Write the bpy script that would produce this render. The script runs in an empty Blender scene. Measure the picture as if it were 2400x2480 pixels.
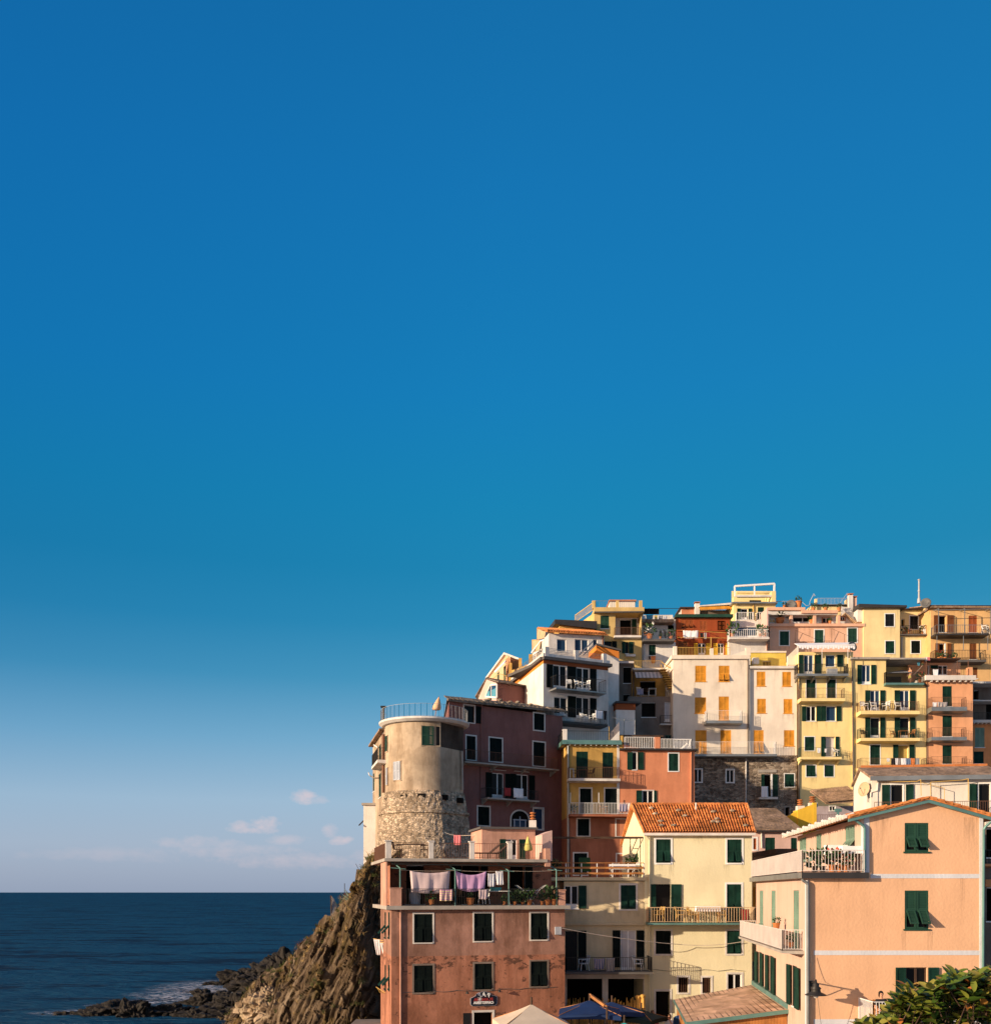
import bpy, bmesh, math, random
from mathutils import Vector as V, Matrix, noise as NZ
random.seed(7)
SC=bpy.context.scene; COL=SC.collection
R_=math.radians
F=2400.; U0=1200.; V0=2162.
# ---- zoomed study windows of the photograph: origin and magnification, so sizes can be written down as measured
CR={'A':(1360,1400,4.7425),'B':(1700,1400,4.7425),'C':(2000,1400,4.7425),'D':(1140,1480,4.7425),'E':(860,1640,4.7425),
'f':(1100,1700,4.7425),'G':(1340,1740,4.7425),'H':(1660,1740,4.7425),'I':(2000,1740,4.7425),'J':(900,2020,4.7425),
'K':(1200,2080,4.7425),'L':(1540,2080,4.7425),'M':(1780,2040,4.455),'N':(2000,2080,4.7425),'O':(560,2080,4.7425),'P':(0,1800,2.1078),'Z':(0,0,1.)}
def uv(c,x,y): o=CR[c]; return o[0]+x/o[2], o[1]+y/o[2]
def at(c,x,y,Y):
    u,v=uv(c,x,y); return V(((u-U0)/F*Y,Y,(V0-v)/F*Y))
# ------------------------------------------------------------------ materials
MT={}
def nt(name):
    m=bpy.data.materials.new(name); m.use_nodes=True; n=m.node_tree
    return m,n,n.nodes['Principled BSDF']
def lin(r,g,b):
    f=lambda c:(c/12.92 if c<=.04045 else ((c+.055)/1.055)**2.4)
    return (f(r/255),f(g/255),f(b/255))
LF=(1.33,1.17,.98)
def ph(r,g,b,k=1.):   # sunlit colour as seen -> base colour
    c=lin(r,g,b); return tuple(min(.82,max(.01,c[i]/LF[i]*k)) for i in range(3))
def N(t,ty,**kw):
    n=t.nodes.new(ty)
    for k,v in kw.items():
        if k in n.inputs: n.inputs[k].default_value=v
        else: setattr(n,k,v)
    return n
def ramp(t,stops):
    n=t.nodes.new('ShaderNodeValToRGB'); e=n.color_ramp.elements
    while len(e)<len(stops): e.new(.5)
    for q,(p,c) in zip(e,stops): q.position=p; q.color=(*c,1) if len(c)==3 else c
    return n
def mul(c,k): return tuple(min(.9,x*k) for x in c)
def mapped(t,scale):
    g=t.nodes.new('ShaderNodeNewGeometry'); mp=N(t,'ShaderNodeMapping'); mp.inputs['Scale'].default_value=scale
    t.links.new(g.outputs['Position'],mp.inputs['Vector']); return mp
def mixc(t,fac,a,b,mode='MIX'):
    n=t.nodes.new('ShaderNodeMix'); n.data_type='RGBA'; n.blend_type=mode
    for sock,val in ((n.inputs[0],fac),(n.inputs[6],a),(n.inputs[7],b)):
        if hasattr(val,'links') or hasattr(val,'is_linked'): t.links.new(val,sock)
        else: sock.default_value=(*val,1) if isinstance(val,tuple) else val
    return n.outputs[2]
def plaster(name,col,dirt=.5,patch=None,band=None):
    if name in MT: return MT[name]
    m,t,p=nt(name); L=t.links
    a=N(t,'ShaderNodeTexNoise',Scale=.55,Detail=7.,Roughness=.62); L.new(mapped(t,(1,1,1)).outputs[0],a.inputs['Vector'])
    ra=ramp(t,[(.36,mul(col,1-.24*dirt)),(.62,mul(col,1.03))]); L.new(a.outputs['Fac'],ra.inputs['Fac'])
    b=N(t,'ShaderNodeTexNoise',Scale=1.1,Detail=6.,Roughness=.7); L.new(mapped(t,(1,1,.22)).outputs[0],b.inputs['Vector'])
    rb=ramp(t,[(.36,(1-.27*dirt,1-.30*dirt,1-.33*dirt)),(.56,(1,1,1))]); L.new(b.outputs['Fac'],rb.inputs['Fac'])
    o=mixc(t,1.,ra.outputs[0],rb.outputs[0],'MULTIPLY')
    e=N(t,'ShaderNodeTexNoise',Scale=.33,Detail=5.,Roughness=.55); L.new(mapped(t,(1,1,1.2)).outputs[0],e.inputs['Vector']); re=ramp(t,[(.47,(1-.10*dirt,1-.11*dirt,1-.12*dirt)),(.50,(1,1,1)),(.60,(1,1,1)),(.62,(1+.07*dirt,1+.07*dirt,1+.08*dirt))]); L.new(e.outputs['Fac'],re.inputs['Fac']); o=mixc(t,1.,o,re.outputs[0],'MULTIPLY')
    if patch:
        c=N(t,'ShaderNodeTexNoise',Scale=.9,Detail=9.,Roughness=.68); L.new(mapped(t,(1,1,1.6)).outputs[0],c.inputs['Vector'])
        rc=ramp(t,[(.6,(0,0,0)),(.63,(1,1,1))]); L.new(c.outputs['Fac'],rc.inputs['Fac'])
        if band:   # the coat has flaked most along one old seam
            c.inputs['Scale'].default_value=1.7; g=t.nodes.new('ShaderNodeNewGeometry'); sx=t.nodes.new('ShaderNodeSeparateXYZ'); L.new(g.outputs['Position'],sx.inputs[0]); q=N(t,'ShaderNodeMath',operation='SUBTRACT'); L.new(sx.outputs[2],q.inputs[0]); q.inputs[1].default_value=band[0]; q2=N(t,'ShaderNodeMath',operation='ABSOLUTE'); L.new(q.outputs[0],q2.inputs[0]); q3=N(t,'ShaderNodeMapRange'); L.new(q2.outputs[0],q3.inputs[0]); q3.inputs[1].default_value=0; q3.inputs[2].default_value=band[1]; q3.inputs[3].default_value=band[2]; q3.inputs[4].default_value=0; q4=N(t,'ShaderNodeMath',operation='ADD'); L.new(q3.outputs[0],q4.inputs[0]); L.new(c.outputs['Fac'],q4.inputs[1]); L.new(q4.outputs[0],rc.inputs['Fac'])
        o=mixc(t,rc.outputs[0],o,patch)
    L.new(o,p.inputs['Base Color']); p.inputs['Roughness'].default_value=.92; p.inputs['Specular IOR Level'].default_value=.15
    d=N(t,'ShaderNodeTexNoise',Scale=9.,Detail=5.); L.new(mapped(t,(1,1,1)).outputs[0],d.inputs['Vector'])
    bp=N(t,'ShaderNodeBump',Strength=.35,Distance=.03); L.new(d.outputs['Fac'],bp.inputs['Height']); L.new(bp.outputs[0],p.inputs['Normal'])
    MT[name]=m; return m
def plain(name,col,rough=.7,metal=0.,var=.12,spec=.3):
    if name in MT: return MT[name]
    m,t,p=nt(name); L=t.links
    a=N(t,'ShaderNodeTexNoise',Scale=1.5,Detail=7.); L.new(mapped(t,(1,1,1)).outputs[0],a.inputs['Vector'])
    r=ramp(t,[(.33,mul(col,1-var*1.25)),(.67,mul(col,1+var*1.25))]); L.new(a.outputs['Fac'],r.inputs['Fac']); L.new(r.outputs[0],p.inputs['Base Color'])
    p.inputs['Roughness'].default_value=rough; p.inputs['Metallic'].default_value=metal; p.inputs['Specular IOR Level'].default_value=spec
    MT[name]=m; return m
def glass(name,col,rough=.12):
    if name in MT: return MT[name]
    m,t,p=nt(name); p.inputs['Base Color'].default_value=(*col,1); p.inputs['Roughness'].default_value=rough; p.inputs['Specular IOR Level'].default_value=.12
    a=N(t,'ShaderNodeTexNoise',Scale=1.2,Detail=2.); t.links.new(mapped(t,(1,1,1)).outputs[0],a.inputs['Vector'])
    bp=N(t,'ShaderNodeBump',Strength=.15,Distance=.05); t.links.new(a.outputs['Fac'],bp.inputs['Height']); t.links.new(bp.outputs[0],p.inputs['Normal'])
    MT[name]=m; return m
def stone(name,c1,c2,mortar,sc=3.,z=1.5):
    if name in MT: return MT[name]
    m,t,p=nt(name); L=t.links
    mp=mapped(t,(1,1,z)); w=N(t,'ShaderNodeTexNoise',Scale=2.5,Detail=3.); L.new(mp.outputs[0],w.inputs['Vector'])
    wm=mixc(t,.08,mp.outputs[0],w.outputs['Color'],'ADD')
    v1=N(t,'ShaderNodeTexVoronoi',Scale=sc); v2=N(t,'ShaderNodeTexVoronoi',Scale=sc,feature='DISTANCE_TO_EDGE')
    L.new(wm,v1.inputs['Vector']); L.new(wm,v2.inputs['Vector'])
    sx=t.nodes.new('ShaderNodeSeparateColor'); L.new(v1.outputs['Color'],sx.inputs[0])
    rc=ramp(t,[(0,mul(c2,.6)),(.35,c2),(.7,c1),(1,mul(c1,1.25))]); L.new(sx.outputs[0],rc.inputs['Fac'])
    re=ramp(t,[(.02,(0,0,0)),(.09,(1,1,1))]); L.new(v2.outputs['Distance'],re.inputs['Fac'])
    o=mixc(t,re.outputs[0],mortar,rc.outputs[0])
    n=N(t,'ShaderNodeTexNoise',Scale=.5,Detail=8.,Roughness=.7); L.new(mapped(t,(1,1,1)).outputs[0],n.inputs['Vector'])
    rn=ramp(t,[(.3,(.55,.52,.5)),(.6,(1.05,1.03,1))]); L.new(n.outputs['Fac'],rn.inputs['Fac'])
    o=mixc(t,1.,o,rn.outputs[0],'MULTIPLY')
    L.new(o,p.inputs['Base Color']); p.inputs['Roughness'].default_value=.95; p.inputs['Specular IOR Level'].default_value=.1
    bp=N(t,'ShaderNodeBump',Strength=.9,Distance=.12); L.new(re.outputs[0],bp.inputs['Height']); L.new(bp.outputs[0],p.inputs['Normal'])
    MT[name]=m; return m
def tileroof(name,c1,c2,sc=6.):
    if name in MT: return MT[name]
    m,t,p=nt(name); L=t.links
    v=N(t,'ShaderNodeTexVoronoi',Scale=sc); L.new(mapped(t,(1,.6,.8)).outputs[0],v.inputs['Vector'])
    sx=t.nodes.new('ShaderNodeSeparateColor'); L.new(v.outputs['Color'],sx.inputs[0])
    r=ramp(t,[(0,c2),(.6,c1),(1,mul(c1,1.2))]); L.new(sx.outputs[0],r.inputs['Fac'])
    n=N(t,'ShaderNodeTexNoise',Scale=.9,Detail=6.); L.new(mapped(t,(1,1,1)).outputs[0],n.inputs['Vector'])
    rn=ramp(t,[(.34,(.55,.52,.44)),(.5,(.9,.88,.84)),(.65,(1.08,1.05,1.05))]); L.new(n.outputs['Fac'],rn.inputs['Fac'])
    L.new(mixc(t,1.,r.outputs[0],rn.outputs[0],'MULTIPLY'),p.inputs['Base Color']); p.inputs['Roughness'].default_value=.9
    bp=N(t,'ShaderNodeBump',Strength=.5,Distance=.05); L.new(v.outputs['Distance'],bp.inputs['Height']); L.new(bp.outputs[0],p.inputs['Normal'])
    MT[name]=m; return m
def stripes(name,c1,c2,freq,axis=0,ft=None,rough=.85):
    """woven stripes across a cloth: along the cloth's own width (u)"""
    if name in MT: return MT[name]
    m,t,p=nt(name); L=t.links
    uvn=t.nodes.new('ShaderNodeUVMap'); sx=t.nodes.new('ShaderNodeSeparateXYZ'); L.new(uvn.outputs[0],sx.inputs[0])
    a=N(t,'ShaderNodeMath',operation='MULTIPLY'); L.new(sx.outputs[axis],a.inputs[0]); a.inputs[1].default_value=freq
    b=N(t,'ShaderNodeMath',operation='FRACT'); L.new(a.outputs[0],b.inputs[0])
    c=N(t,'ShaderNodeMath',operation='GREATER_THAN'); L.new(b.outputs[0],c.inputs[0]); c.inputs[1].default_value=.5
    L.new(mixc(t,c.outputs[0],c1,c2),p.inputs['Base Color']); p.inputs['Roughness'].default_value=rough
    MT[name]=m; return m
# shared materials
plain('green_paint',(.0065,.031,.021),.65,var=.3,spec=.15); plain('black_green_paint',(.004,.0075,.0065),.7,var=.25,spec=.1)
plain('pale_green_paint',(.16,.25,.19),.6); plain('mid_green_paint',(.017,.055,.036),.6,spec=.2); plain('ochre_paint',(.62,.26,.025),.6,var=.18)
plain('yellow_paint',(.72,.40,.02),.6); plain('brown_paint',(.17,.055,.015),.6); plain('rust_paint',(.30,.075,.02),.6)
plain('black_paint',(.010,.010,.010),.5); plain('greyblue_paint',(.38,.40,.45),.6); plain('white_paint',(.74,.72,.70),.55,var=.05)
plain('offwhite_plaster',(.62,.57,.52),.9); plain('cream_plaster',ph(245,225,185),.9); plain('iron',(.03,.027,.025),.5,.3)
plain('rust_iron',(.16,.075,.045),.7,.2); plain('grey_metal',(.28,.28,.27),.45,.6); plain('ochre_iron',(.55,.33,.08),.6)
plain('teal_metal',(.12,.24,.22),.45,.3); plain('darkgrey_metal',(.055,.048,.045),.5,.4); plain('concrete',(.34,.30,.26),.9)
plain('dark_concrete',(.10,.09,.085),.9); plain('terracotta',(.46,.16,.05),.8); plain('wood',(.36,.15,.045),.6,var=.3); plain('dark_wood',(.06,.033,.02),.7,var=.3)
plain('white_plastic',(.78,.77,.75),.4,var=.03); plain('white_cloth',(.78,.76,.77),.9,var=.04); plain('pink_cloth',(.72,.22,.24),.9)
plain('lilac_cloth',(.50,.29,.48),.9,var=.06); plain('palepink_cloth',(.60,.46,.46),.9,var=.06); plain('red_cloth',(.30,.03,.03),.9); plain('black_cloth',(.02,.017,.02),.9)
plain('blue_cloth',(.012,.05,.16),.8); plain('turquoise_plastic',(.02,.36,.42),.4); plain('cream_canvas',(.60,.49,.37),.85,var=.05); plain('navy_canvas',(.008,.028,.10),.75); plain('sign_board',(.005,.007,.018),.5)
plain('tealblue_cloth',(.08,.28,.38),.9); plain('yellow_cloth',(.75,.55,.15),.9); plain('orange_cloth',(.65,.2,.06),.9); plain('denim_cloth',(.13,.19,.30),.9)
plain('leaf_green',(.028,.062,.016),.5,var=.4); plain('bamboo',(.55,.30,.07),.7,var=.45); plain('flower_red',(.55,.05,.02),.7); plain('rope',(.62,.52,.42),.9)
plain('skin',(.52,.27,.17),.6); plain('hair_black',(.012,.009,.008),.5); plain('hair_brown',(.06,.03,.015),.6); plain('peach_cloth',(.62,.36,.2),.9)
glass('dark_glass',(.007,.006,.006),.3); glass('blue_glass',(.02,.045,.09),.1); plain('dark_room',(.011,.009,.008),.95,spec=.05); plain('curtain',(.50,.47,.47),.95); plain('ochre_curtain',(.36,.26,.08),.95)  # the near-black plain stands in for unlit interiors and deep shade
plain('frosted_panel',(.30,.25,.24),.5,var=.2); MT['frosted_panel'].node_tree.nodes['Principled BSDF'].inputs['Alpha'].default_value=.5; plain('rail_cream',(.60,.535,.50),.6,var=.06); plain('rail_grey',(.36,.37,.38),.6); plain('pipe_grey',(.13,.105,.09),.7); plain('dish_grey',(.10,.10,.10),.6); plain('tan_paint',(.50,.34,.20),.6)
def M(x): return MT[x] if isinstance(x,str) else x
m_,t_,p_=nt('rain_streak'); p_.inputs['Base Color'].default_value=(.13,.085,.055,1); p_.inputs['Roughness'].default_value=.95; p_.inputs['Specular IOR Level'].default_value=.05
u_=t_.nodes.new('ShaderNodeUVMap'); mp_=N(t_,'ShaderNodeMapping'); mp_.inputs['Scale'].default_value=(3.2,.7,1); t_.links.new(u_.outputs[0],mp_.inputs['Vector']); n_=N(t_,'ShaderNodeTexNoise',Scale=1.6,Detail=5.,Roughness=.6); t_.links.new(mp_.outputs[0],n_.inputs['Vector'])
r_=ramp(t_,[(.42,(0,0,0)),(.75,(1,1,1))]); t_.links.new(n_.outputs['Fac'],r_.inputs['Fac']); s_=t_.nodes.new('ShaderNodeSeparateXYZ'); t_.links.new(u_.outputs[0],s_.inputs[0]); fr_=N(t_,'ShaderNodeMath',operation='POWER'); t_.links.new(s_.outputs[1],fr_.inputs[0]); fr_.inputs[1].default_value=1.3
ma_=N(t_,'ShaderNodeMath',operation='MULTIPLY'); t_.links.new(r_.outputs[0],ma_.inputs[0]); t_.links.new(fr_.outputs[0],ma_.inputs[1]); mb_=N(t_,'ShaderNodeMath',operation='MULTIPLY'); t_.links.new(ma_.outputs[0],mb_.inputs[0]); mb_.inputs[1].default_value=.42; t_.links.new(mb_.outputs[0],p_.inputs['Alpha']); MT['rain_streak']=m_
# ------------------------------------------------------------------ mesh builder
class MB:
    def __init__(s): s.v=[]; s.f=[]; s.m=[]; s.cm=0; s.uv=None
    def add(s,pts,faces):
        o=len(s.v); s.v+= [V(p) for p in pts]
        for f in faces: s.f.append([o+i for i in f]); s.m.append(s.cm)
    def quad(s,*p): s.add(p,[list(range(len(p)))])
    def b8(s,p): s.add(p,[(0,3,2,1),(4,5,6,7),(0,1,5,4),(1,2,6,5),(2,3,7,6),(3,0,4,7)])
    def fb(s,f,s0,s1,d0,d1,z0,z1):
        w=f.w; s.b8([w(s0,d1,z0),w(s1,d1,z0),w(s1,d0,z0),w(s0,d0,z0),w(s0,d1,z1),w(s1,d1,z1),w(s1,d0,z1),w(s0,d0,z1)])
    def ob(s,o,a,b,c):
        o,a,b,c=V(o),V(a),V(b),V(c); s.b8([o,o+a,o+a+b,o+b,o+c,o+a+c,o+a+b+c,o+b+c])
    def bx(s,x0,x1,y0,y1,z0,z1): s.ob((x0,y0,z0),(x1-x0,0,0),(0,y1-y0,0),(0,0,z1-z0))
    def bar(s,p,q,r,n=4,r2=None):
        p,q=V(p),V(q); d=(q-p)
        if d.length<1e-6: return
        d.normalize(); a=d.cross(V((0,0,1)) if abs(d.z)<.95 else V((1,0,0))).normalized(); b=d.cross(a); r2=r if r2 is None else r2
        k=[math.pi/4+2*math.pi*i/n for i in range(n)]
        pts=[p+(a*math.cos(t)+b*math.sin(t))*r for t in k]+[q+(a*math.cos(t)+b*math.sin(t))*r2 for t in k]
        s.add(pts,[[i,(i+1)%n,n+(i+1)%n,n+i] for i in range(n)]+[list(range(n))[::-1],list(range(n,2*n))])
    def path(s,pts,r,n=6):
        for a,b in zip(pts,pts[1:]): s.bar(a,b,r,n)
    def lathe(s,o,prof,n=12):
        o=V(o); b=len(s.v)
        for r,z in prof:
            for i in range(n): t=2*math.pi*i/n; s.v.append(o+V((r*math.cos(t),r*math.sin(t),z)))
        for j in range(len(prof)-1):
            for i in range(n): s.f.append([b+j*n+i,b+j*n+(i+1)%n,b+(j+1)*n+(i+1)%n,b+(j+1)*n+i]); s.m.append(s.cm)
        s.f.append([b+i for i in range(n)][::-1]); s.m.append(s.cm); s.f.append([b+(len(prof)-1)*n+i for i in range(n)]); s.m.append(s.cm)
    def slab(s,p,th):
        """a sheet with corners p, thickened downwards"""
        n=len(p); d=V((0,0,-th)); p=[V(x) for x in p]
        s.add(p+[x+d for x in p],[list(range(n)),list(range(n,2*n))[::-1]]+[[i,n+i,n+(i+1)%n,(i+1)%n] for i in range(n)])
ORG={}
def link(name,mb,mat,par=None,loc=None,smooth=False):
    me=bpy.data.meshes.new(name); org=ORG[par.name] if par is not None else (V(loc) if loc is not None else (base(mb)))
    me.from_pydata([tuple(v-org) for v in mb.v],[],mb.f)
    for m in (mat if isinstance(mat,(list,tuple)) else [mat]): me.materials.append(M(m))
    if any(mb.m): me.polygons.foreach_set('material_index',mb.m)
    if smooth: me.polygons.foreach_set('use_smooth',[True]*len(me.polygons))
    if mb.uv:
        l=me.uv_layers.new(name='UVMap')
        for lp in me.loops: l.data[lp.index].uv=mb.uv[lp.vertex_index]
    o=bpy.data.objects.new(name,me); COL.objects.link(o)
    if par is not None: o.parent=par
    else: o.location=org
    ORG[o.name]=org; return o
def base(mb):
    n=len(mb.v); return V((sum(v.x for v in mb.v)/n,sum(v.y for v in mb.v)/n,min(v.z for v in mb.v)))
def tag(o,label,cat,grp=None):
    o['label']=label; o['category']=cat
    if grp: o['group']=grp
    return o
def struct(name,mb,mat,kind='structure',smooth=False):
    o=link(name,mb,mat,None,(0,0,0),smooth); o['kind']=kind; return o
def empty(name,loc,label,cat,grp=None):
    o=bpy.data.objects.new(name,None); o.location=loc; o.empty_display_size=.3; COL.objects.link(o); ORG[o.name]=V(loc); return tag(o,label,cat,grp)
def thing(name,mb,mat,label,cat,grp=None,smooth=False): return tag(link(name,mb,mat,None,None,smooth),label,cat,grp)
# ------------------------------------------------------------------ facades
class Fac:
    def __init__(f,uA,YA,uB,YB,pts=None):
        if pts: f.A,B=V((pts[0][0],pts[0][1],0)),V((pts[1][0],pts[1][1],0))
        else: f.A=V(((uA-U0)/F*YA,YA,0)); B=V(((uB-U0)/F*YB,YB,0))
        f.len=(B-f.A).length; f.t=(B-f.A).normalized(); f.n=V((f.t.y,-f.t.x,0))
    def w(f,s,d,z): return f.A+f.t*s+f.n*d+V((0,0,z))
    def sz(f,c,x,y,d=0.):
        u,v=uv(c,x,y); r=V(((u-U0)/F,1,0)); k=(f.A.dot(f.n)+d)/r.dot(f.n); return ((r*k)-f.A).dot(f.t),(V0-v)/F*k
    def off(f,d):
        p=f.A+f.n*d; q=p+f.t*f.len; return Fac(0,0,0,0,[p,q])
    def p(f,c,x,y,d=0.): s,z=f.sz(c,x,y,d); return f.w(s,d,z)
def FP(a,b): return Fac(0,0,0,0,[a,b])
class House:
    def __init__(h,label,mats,cat='house',name='house'):
        h.label=label; h.cat=cat; h.name=name; h.mats=mats if isinstance(mats,list) else [mats]; h.pan=[]; h.wb=MB(); h.root=None; h.streaks=1.
    def mkroot(h,loc):
        if h.root is None: h.root=empty(h.name,loc,h.label,h.cat)
    def panel(h,f,s0,s1,z0,z1,m=0):
        h.mkroot(f.w((s0+s1)/2,-1,z0)); h.pan.append(dict(f=f,s0=s0,s1=s1,z0=z0,z1=z1,h=[],m=m))
    def body(h,f,s0,s1,z0,z1,dep,skL=0.,skR=0.,left=False,right=False,m=0,top=True):
        h.panel(f,s0,s1,z0,z1,m); w=f.w; b=h.wb; b.cm=m
        A,B,C,D=w(s0,0,0),w(s1,0,0),w(s1+skR,-dep,0),w(s0+skL,-dep,0); Z0,Z1=V((0,0,z0)),V((0,0,z1))
        fl=FP(D,A); fr=FP(B,C)
        if left: h.panel(fl,0,fl.len,z0,z1,m)
        else: b.quad(D+Z0,A+Z0,A+Z1,D+Z1)
        if right: h.panel(fr,0,fr.len,z0,z1,m)
        else: b.quad(B+Z0,C+Z0,C+Z1,B+Z1)
        b.quad(C+Z0,D+Z0,D+Z1,C+Z1)
        if top: b.quad(A+Z1,B+Z1,C+Z1,D+Z1)
        b.cm=0; return fl,fr
    def bodypx(h,f,c,x0,y0,x1,y1,dep,**k):
        s0,z1=f.sz(c,x0,y0); s1,z0=f.sz(c,x1,y1); return h.body(f,s0,s1,z0,z1,dep,**k)
    def hole(h,f,s0,s1,z0,z1,rev=.2):
        cs,cz=(s0+s1)/2,(z0+z1)/2
        for q in h.pan:
            if q['f'] is f and q['s0']<=cs<=q['s1'] and q['z0']<=cz<=q['z1']:
                e=.02; q['h'].append((max(s0,q['s0']+e),min(s1,q['s1']-e),max(z0,q['z0']+e),min(z1,q['z1']-e),rev)); return q['h'][-1]
        return (s0,s1,z0,z1,rev)
    def part(h,name,mb,mat,par=None,smooth=False): return link(name,mb,mat,par or h.root,None,smooth)
    def finish(h):
        b=h.wb
        for q in h.pan:
            f=q['f']; b.cm=q['m']; xs=sorted({q['s0'],q['s1'],*[x for o in q['h'] for x in o[:2]]}); zs=sorted({q['z0'],q['z1'],*[x for o in q['h'] for x in o[2:4]]})
            for i in range(len(xs)-1):
                for j in range(len(zs)-1):
                    a,c=(xs[i]+xs[i+1])/2,(zs[j]+zs[j+1])/2
                    if any(o[0]<a<o[1] and o[2]<c<o[3] for o in q['h']): continue
                    b.quad(f.w(xs[i],0,zs[j]),f.w(xs[i+1],0,zs[j]),f.w(xs[i+1],0,zs[j+1]),f.w(xs[i],0,zs[j+1]))
            for a0,a1,c0,c1,r in q['h']:
                w=f.w
                b.quad(w(a0,0,c0),w(a0,0,c1),w(a0,-r,c1),w(a0,-r,c0)); b.quad(w(a1,0,c1),w(a1,0,c0),w(a1,-r,c0),w(a1,-r,c1))
                b.quad(w(a0,0,c1),w(a1,0,c1),w(a1,-r,c1),w(a0,-r,c1)); b.quad(w(a0,0,c0),w(a0,-r,c0),w(a1,-r,c0),w(a1,0,c0))
        # rain and rust streaks below sills and along the wall tops belong to the plaster coat
        ms=list(h.mats); rr=random.Random(hash(h.label)%9999 if False else sum(map(ord,h.label))); b.uv=[(0,0)]*len(b.v); b.cm=len(ms); ms.append('rain_streak')
        def streak(f,s,z,wd,ln):
            b.quad(f.w(s-wd,.004,z-ln),f.w(s+wd,.004,z-ln),f.w(s+wd,.004,z),f.w(s-wd,.004,z)); k=rr.random()*9; b.uv.extend([(k,0),(k+1,0),(k+1,1),(k,1)])
        for q in h.pan:
            f=q['f']
            if h.streaks<=0 or f.len<.8: continue
            used=[]
            def free(s,wd,zt,zb): return all(s+wd<o[0] or s-wd>o[1] or zt<o[2] or zb>o[3] for o in q['h']) and all(abs(s-u[0])>wd+u[1]+.02 or zb>u[2] or zt<u[3] for u in used) and q['s0']+.05<s-wd and s+wd<q['s1']-.05 and zb>q['z0']
            for a0,a1,c0,c1,r in q['h']:
                for s in (a0-.05,a1+.05,(a0+a1)/2+rr.uniform(-.2,.2)):
                    wd=rr.uniform(.06,.2); ln=rr.uniform(.4,1.5)
                    if rr.random()<.75*h.streaks and free(s,wd,c0-.1,c0-.1-ln): streak(f,s,c0-.1,wd,ln); used.append((s,wd,c0-.1,c0-.1-ln))
            for i in range(int((q['s1']-q['s0'])*1.1*h.streaks)):
                s=rr.uniform(q['s0'],q['s1']); wd=rr.uniform(.08,.4); ln=rr.uniform(.4,2.2); zt=q['z1']-.02
                if free(s,wd,zt,zt-ln): streak(f,s,zt,wd,ln); used.append((s,wd,zt,zt-ln))
        b.cm=0
        h.part('wall',b,ms)
    # ---------------- windows
    def win(h,f,k,c,x0,y0,x1,y1,sh='green_paint',fr='white_paint',sur=None,L=None,R=None,n=2,nm=None,ang=38,pane='dark_glass',sw=.11,dl=.035,mull=1):
        s0,z1=f.sz(c,x0,y0); s1,z0=f.sz(c,x1,y1)
        if s1<s0: s0,s1=s1,s0
        s0,s1,z0,z1,rv=h.hole(f,s0,s1,z0,z1,.2 if k!='n' else .5)
        mb=MB(); mats=[fr]
        nm=nm or ('door' if z1-z0>1.95 else 'window')
        if sur:
            mats.append(sur); mb.cm=1; e=.004
            mb.fb(f,s0-sw,s0+e,-.05,.025,z0-sw*.9,z1+sw); mb.fb(f,s1-e,s1+sw,-.05,.025,z0-sw*.9,z1+sw)
            mb.fb(f,s0+e,s1-e,-.05,.022,z1-e,z1+sw-.004); mb.fb(f,s0+e,s1-e,-.05,.05,z0-sw*.86,z0+e); mb.cm=0
        else: mb.fb(f,s0-.06,s1+.06,-.03,.05,z0-.06,z0+.003)
        if k in 'og':
            e=.055 if s1-s0>.5 else .04
            mb.fb(f,s0,s0+e,-.15,-.09,z0,z1); mb.fb(f,s1-e,s1,-.15,-.09,z0,z1); mb.fb(f,s0+e,s1-e,-.15,-.09,z1-e,z1)
            mb.fb(f,s0+e,s1-e,-.15,-.09,z0,z0+(e if nm=='window' else .28))
            if mull: mb.fb(f,(s0+s1)/2-e*.8,(s0+s1)/2+e*.8,-.148,-.088,z0+e,z1-e)
        else: mb.fb(f,s0,s1,-.16,-.13,z1-.05,z1)
        W=h.part(nm,mb,mats)
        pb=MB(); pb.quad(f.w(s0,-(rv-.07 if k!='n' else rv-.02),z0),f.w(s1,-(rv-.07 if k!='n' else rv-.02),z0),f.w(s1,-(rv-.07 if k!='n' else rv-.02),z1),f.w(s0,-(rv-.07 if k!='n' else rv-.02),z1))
        h.part('pane',pb,pane if k!='n' else 'dark_room',W)  # open kind: near-black sheet stands in for the unlit room, no glass
        if k in 'ct':
            ws=(s1-s0)/n
            for i in range(n):
                lb=MB(); leaf(lb,f,s0+i*ws+.006,s0+(i+1)*ws-.006,z0+.01,z1-.01,-.06,flap=ang if (k=='t') else 0)
                h.part('shutter',lb,sh,W)
        if k in 'oxn' :
            for q in (L,R):
                if q is None: continue
                a,_=f.sz(c,q[0],y0); b_,_=f.sz(c,q[1],y0); lb=MB(); leaf(lb,f,min(a,b_),max(a,b_),z0,z1,dl); h.part('shutter',lb,sh,W)
        return W
    def balc(h,f,c,x0,x1,yr,ys,yb,dep=1.,slab='concrete',rail='iron',step=.11,bar=.011,sides='LR',br=0,taper=.0,rr=.022,x0s=None,x1s=None,panel=None):
        s0,zr=f.sz(c,x0,yr,dep); s1,_=f.sz(c,x1,yr,dep); _,zs=f.sz(c,x0,ys,dep); _,zb=f.sz(c,x0,yb,dep)
        a0,a1=s0-.06,s1+.06; mb=MB()
        w=f.w; zt=zs; 
        mb.b8([w(a0,dep+.05,zt-(zt-zb)*.75),w(a1,dep+.05,zt-(zt-zb)*.75),w(a1,.0,zb),w(a0,.0,zb),w(a0,dep+.05,zt),w(a1,dep+.05,zt),w(a1,.0,zt),w(a0,.0,zt)])
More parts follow.
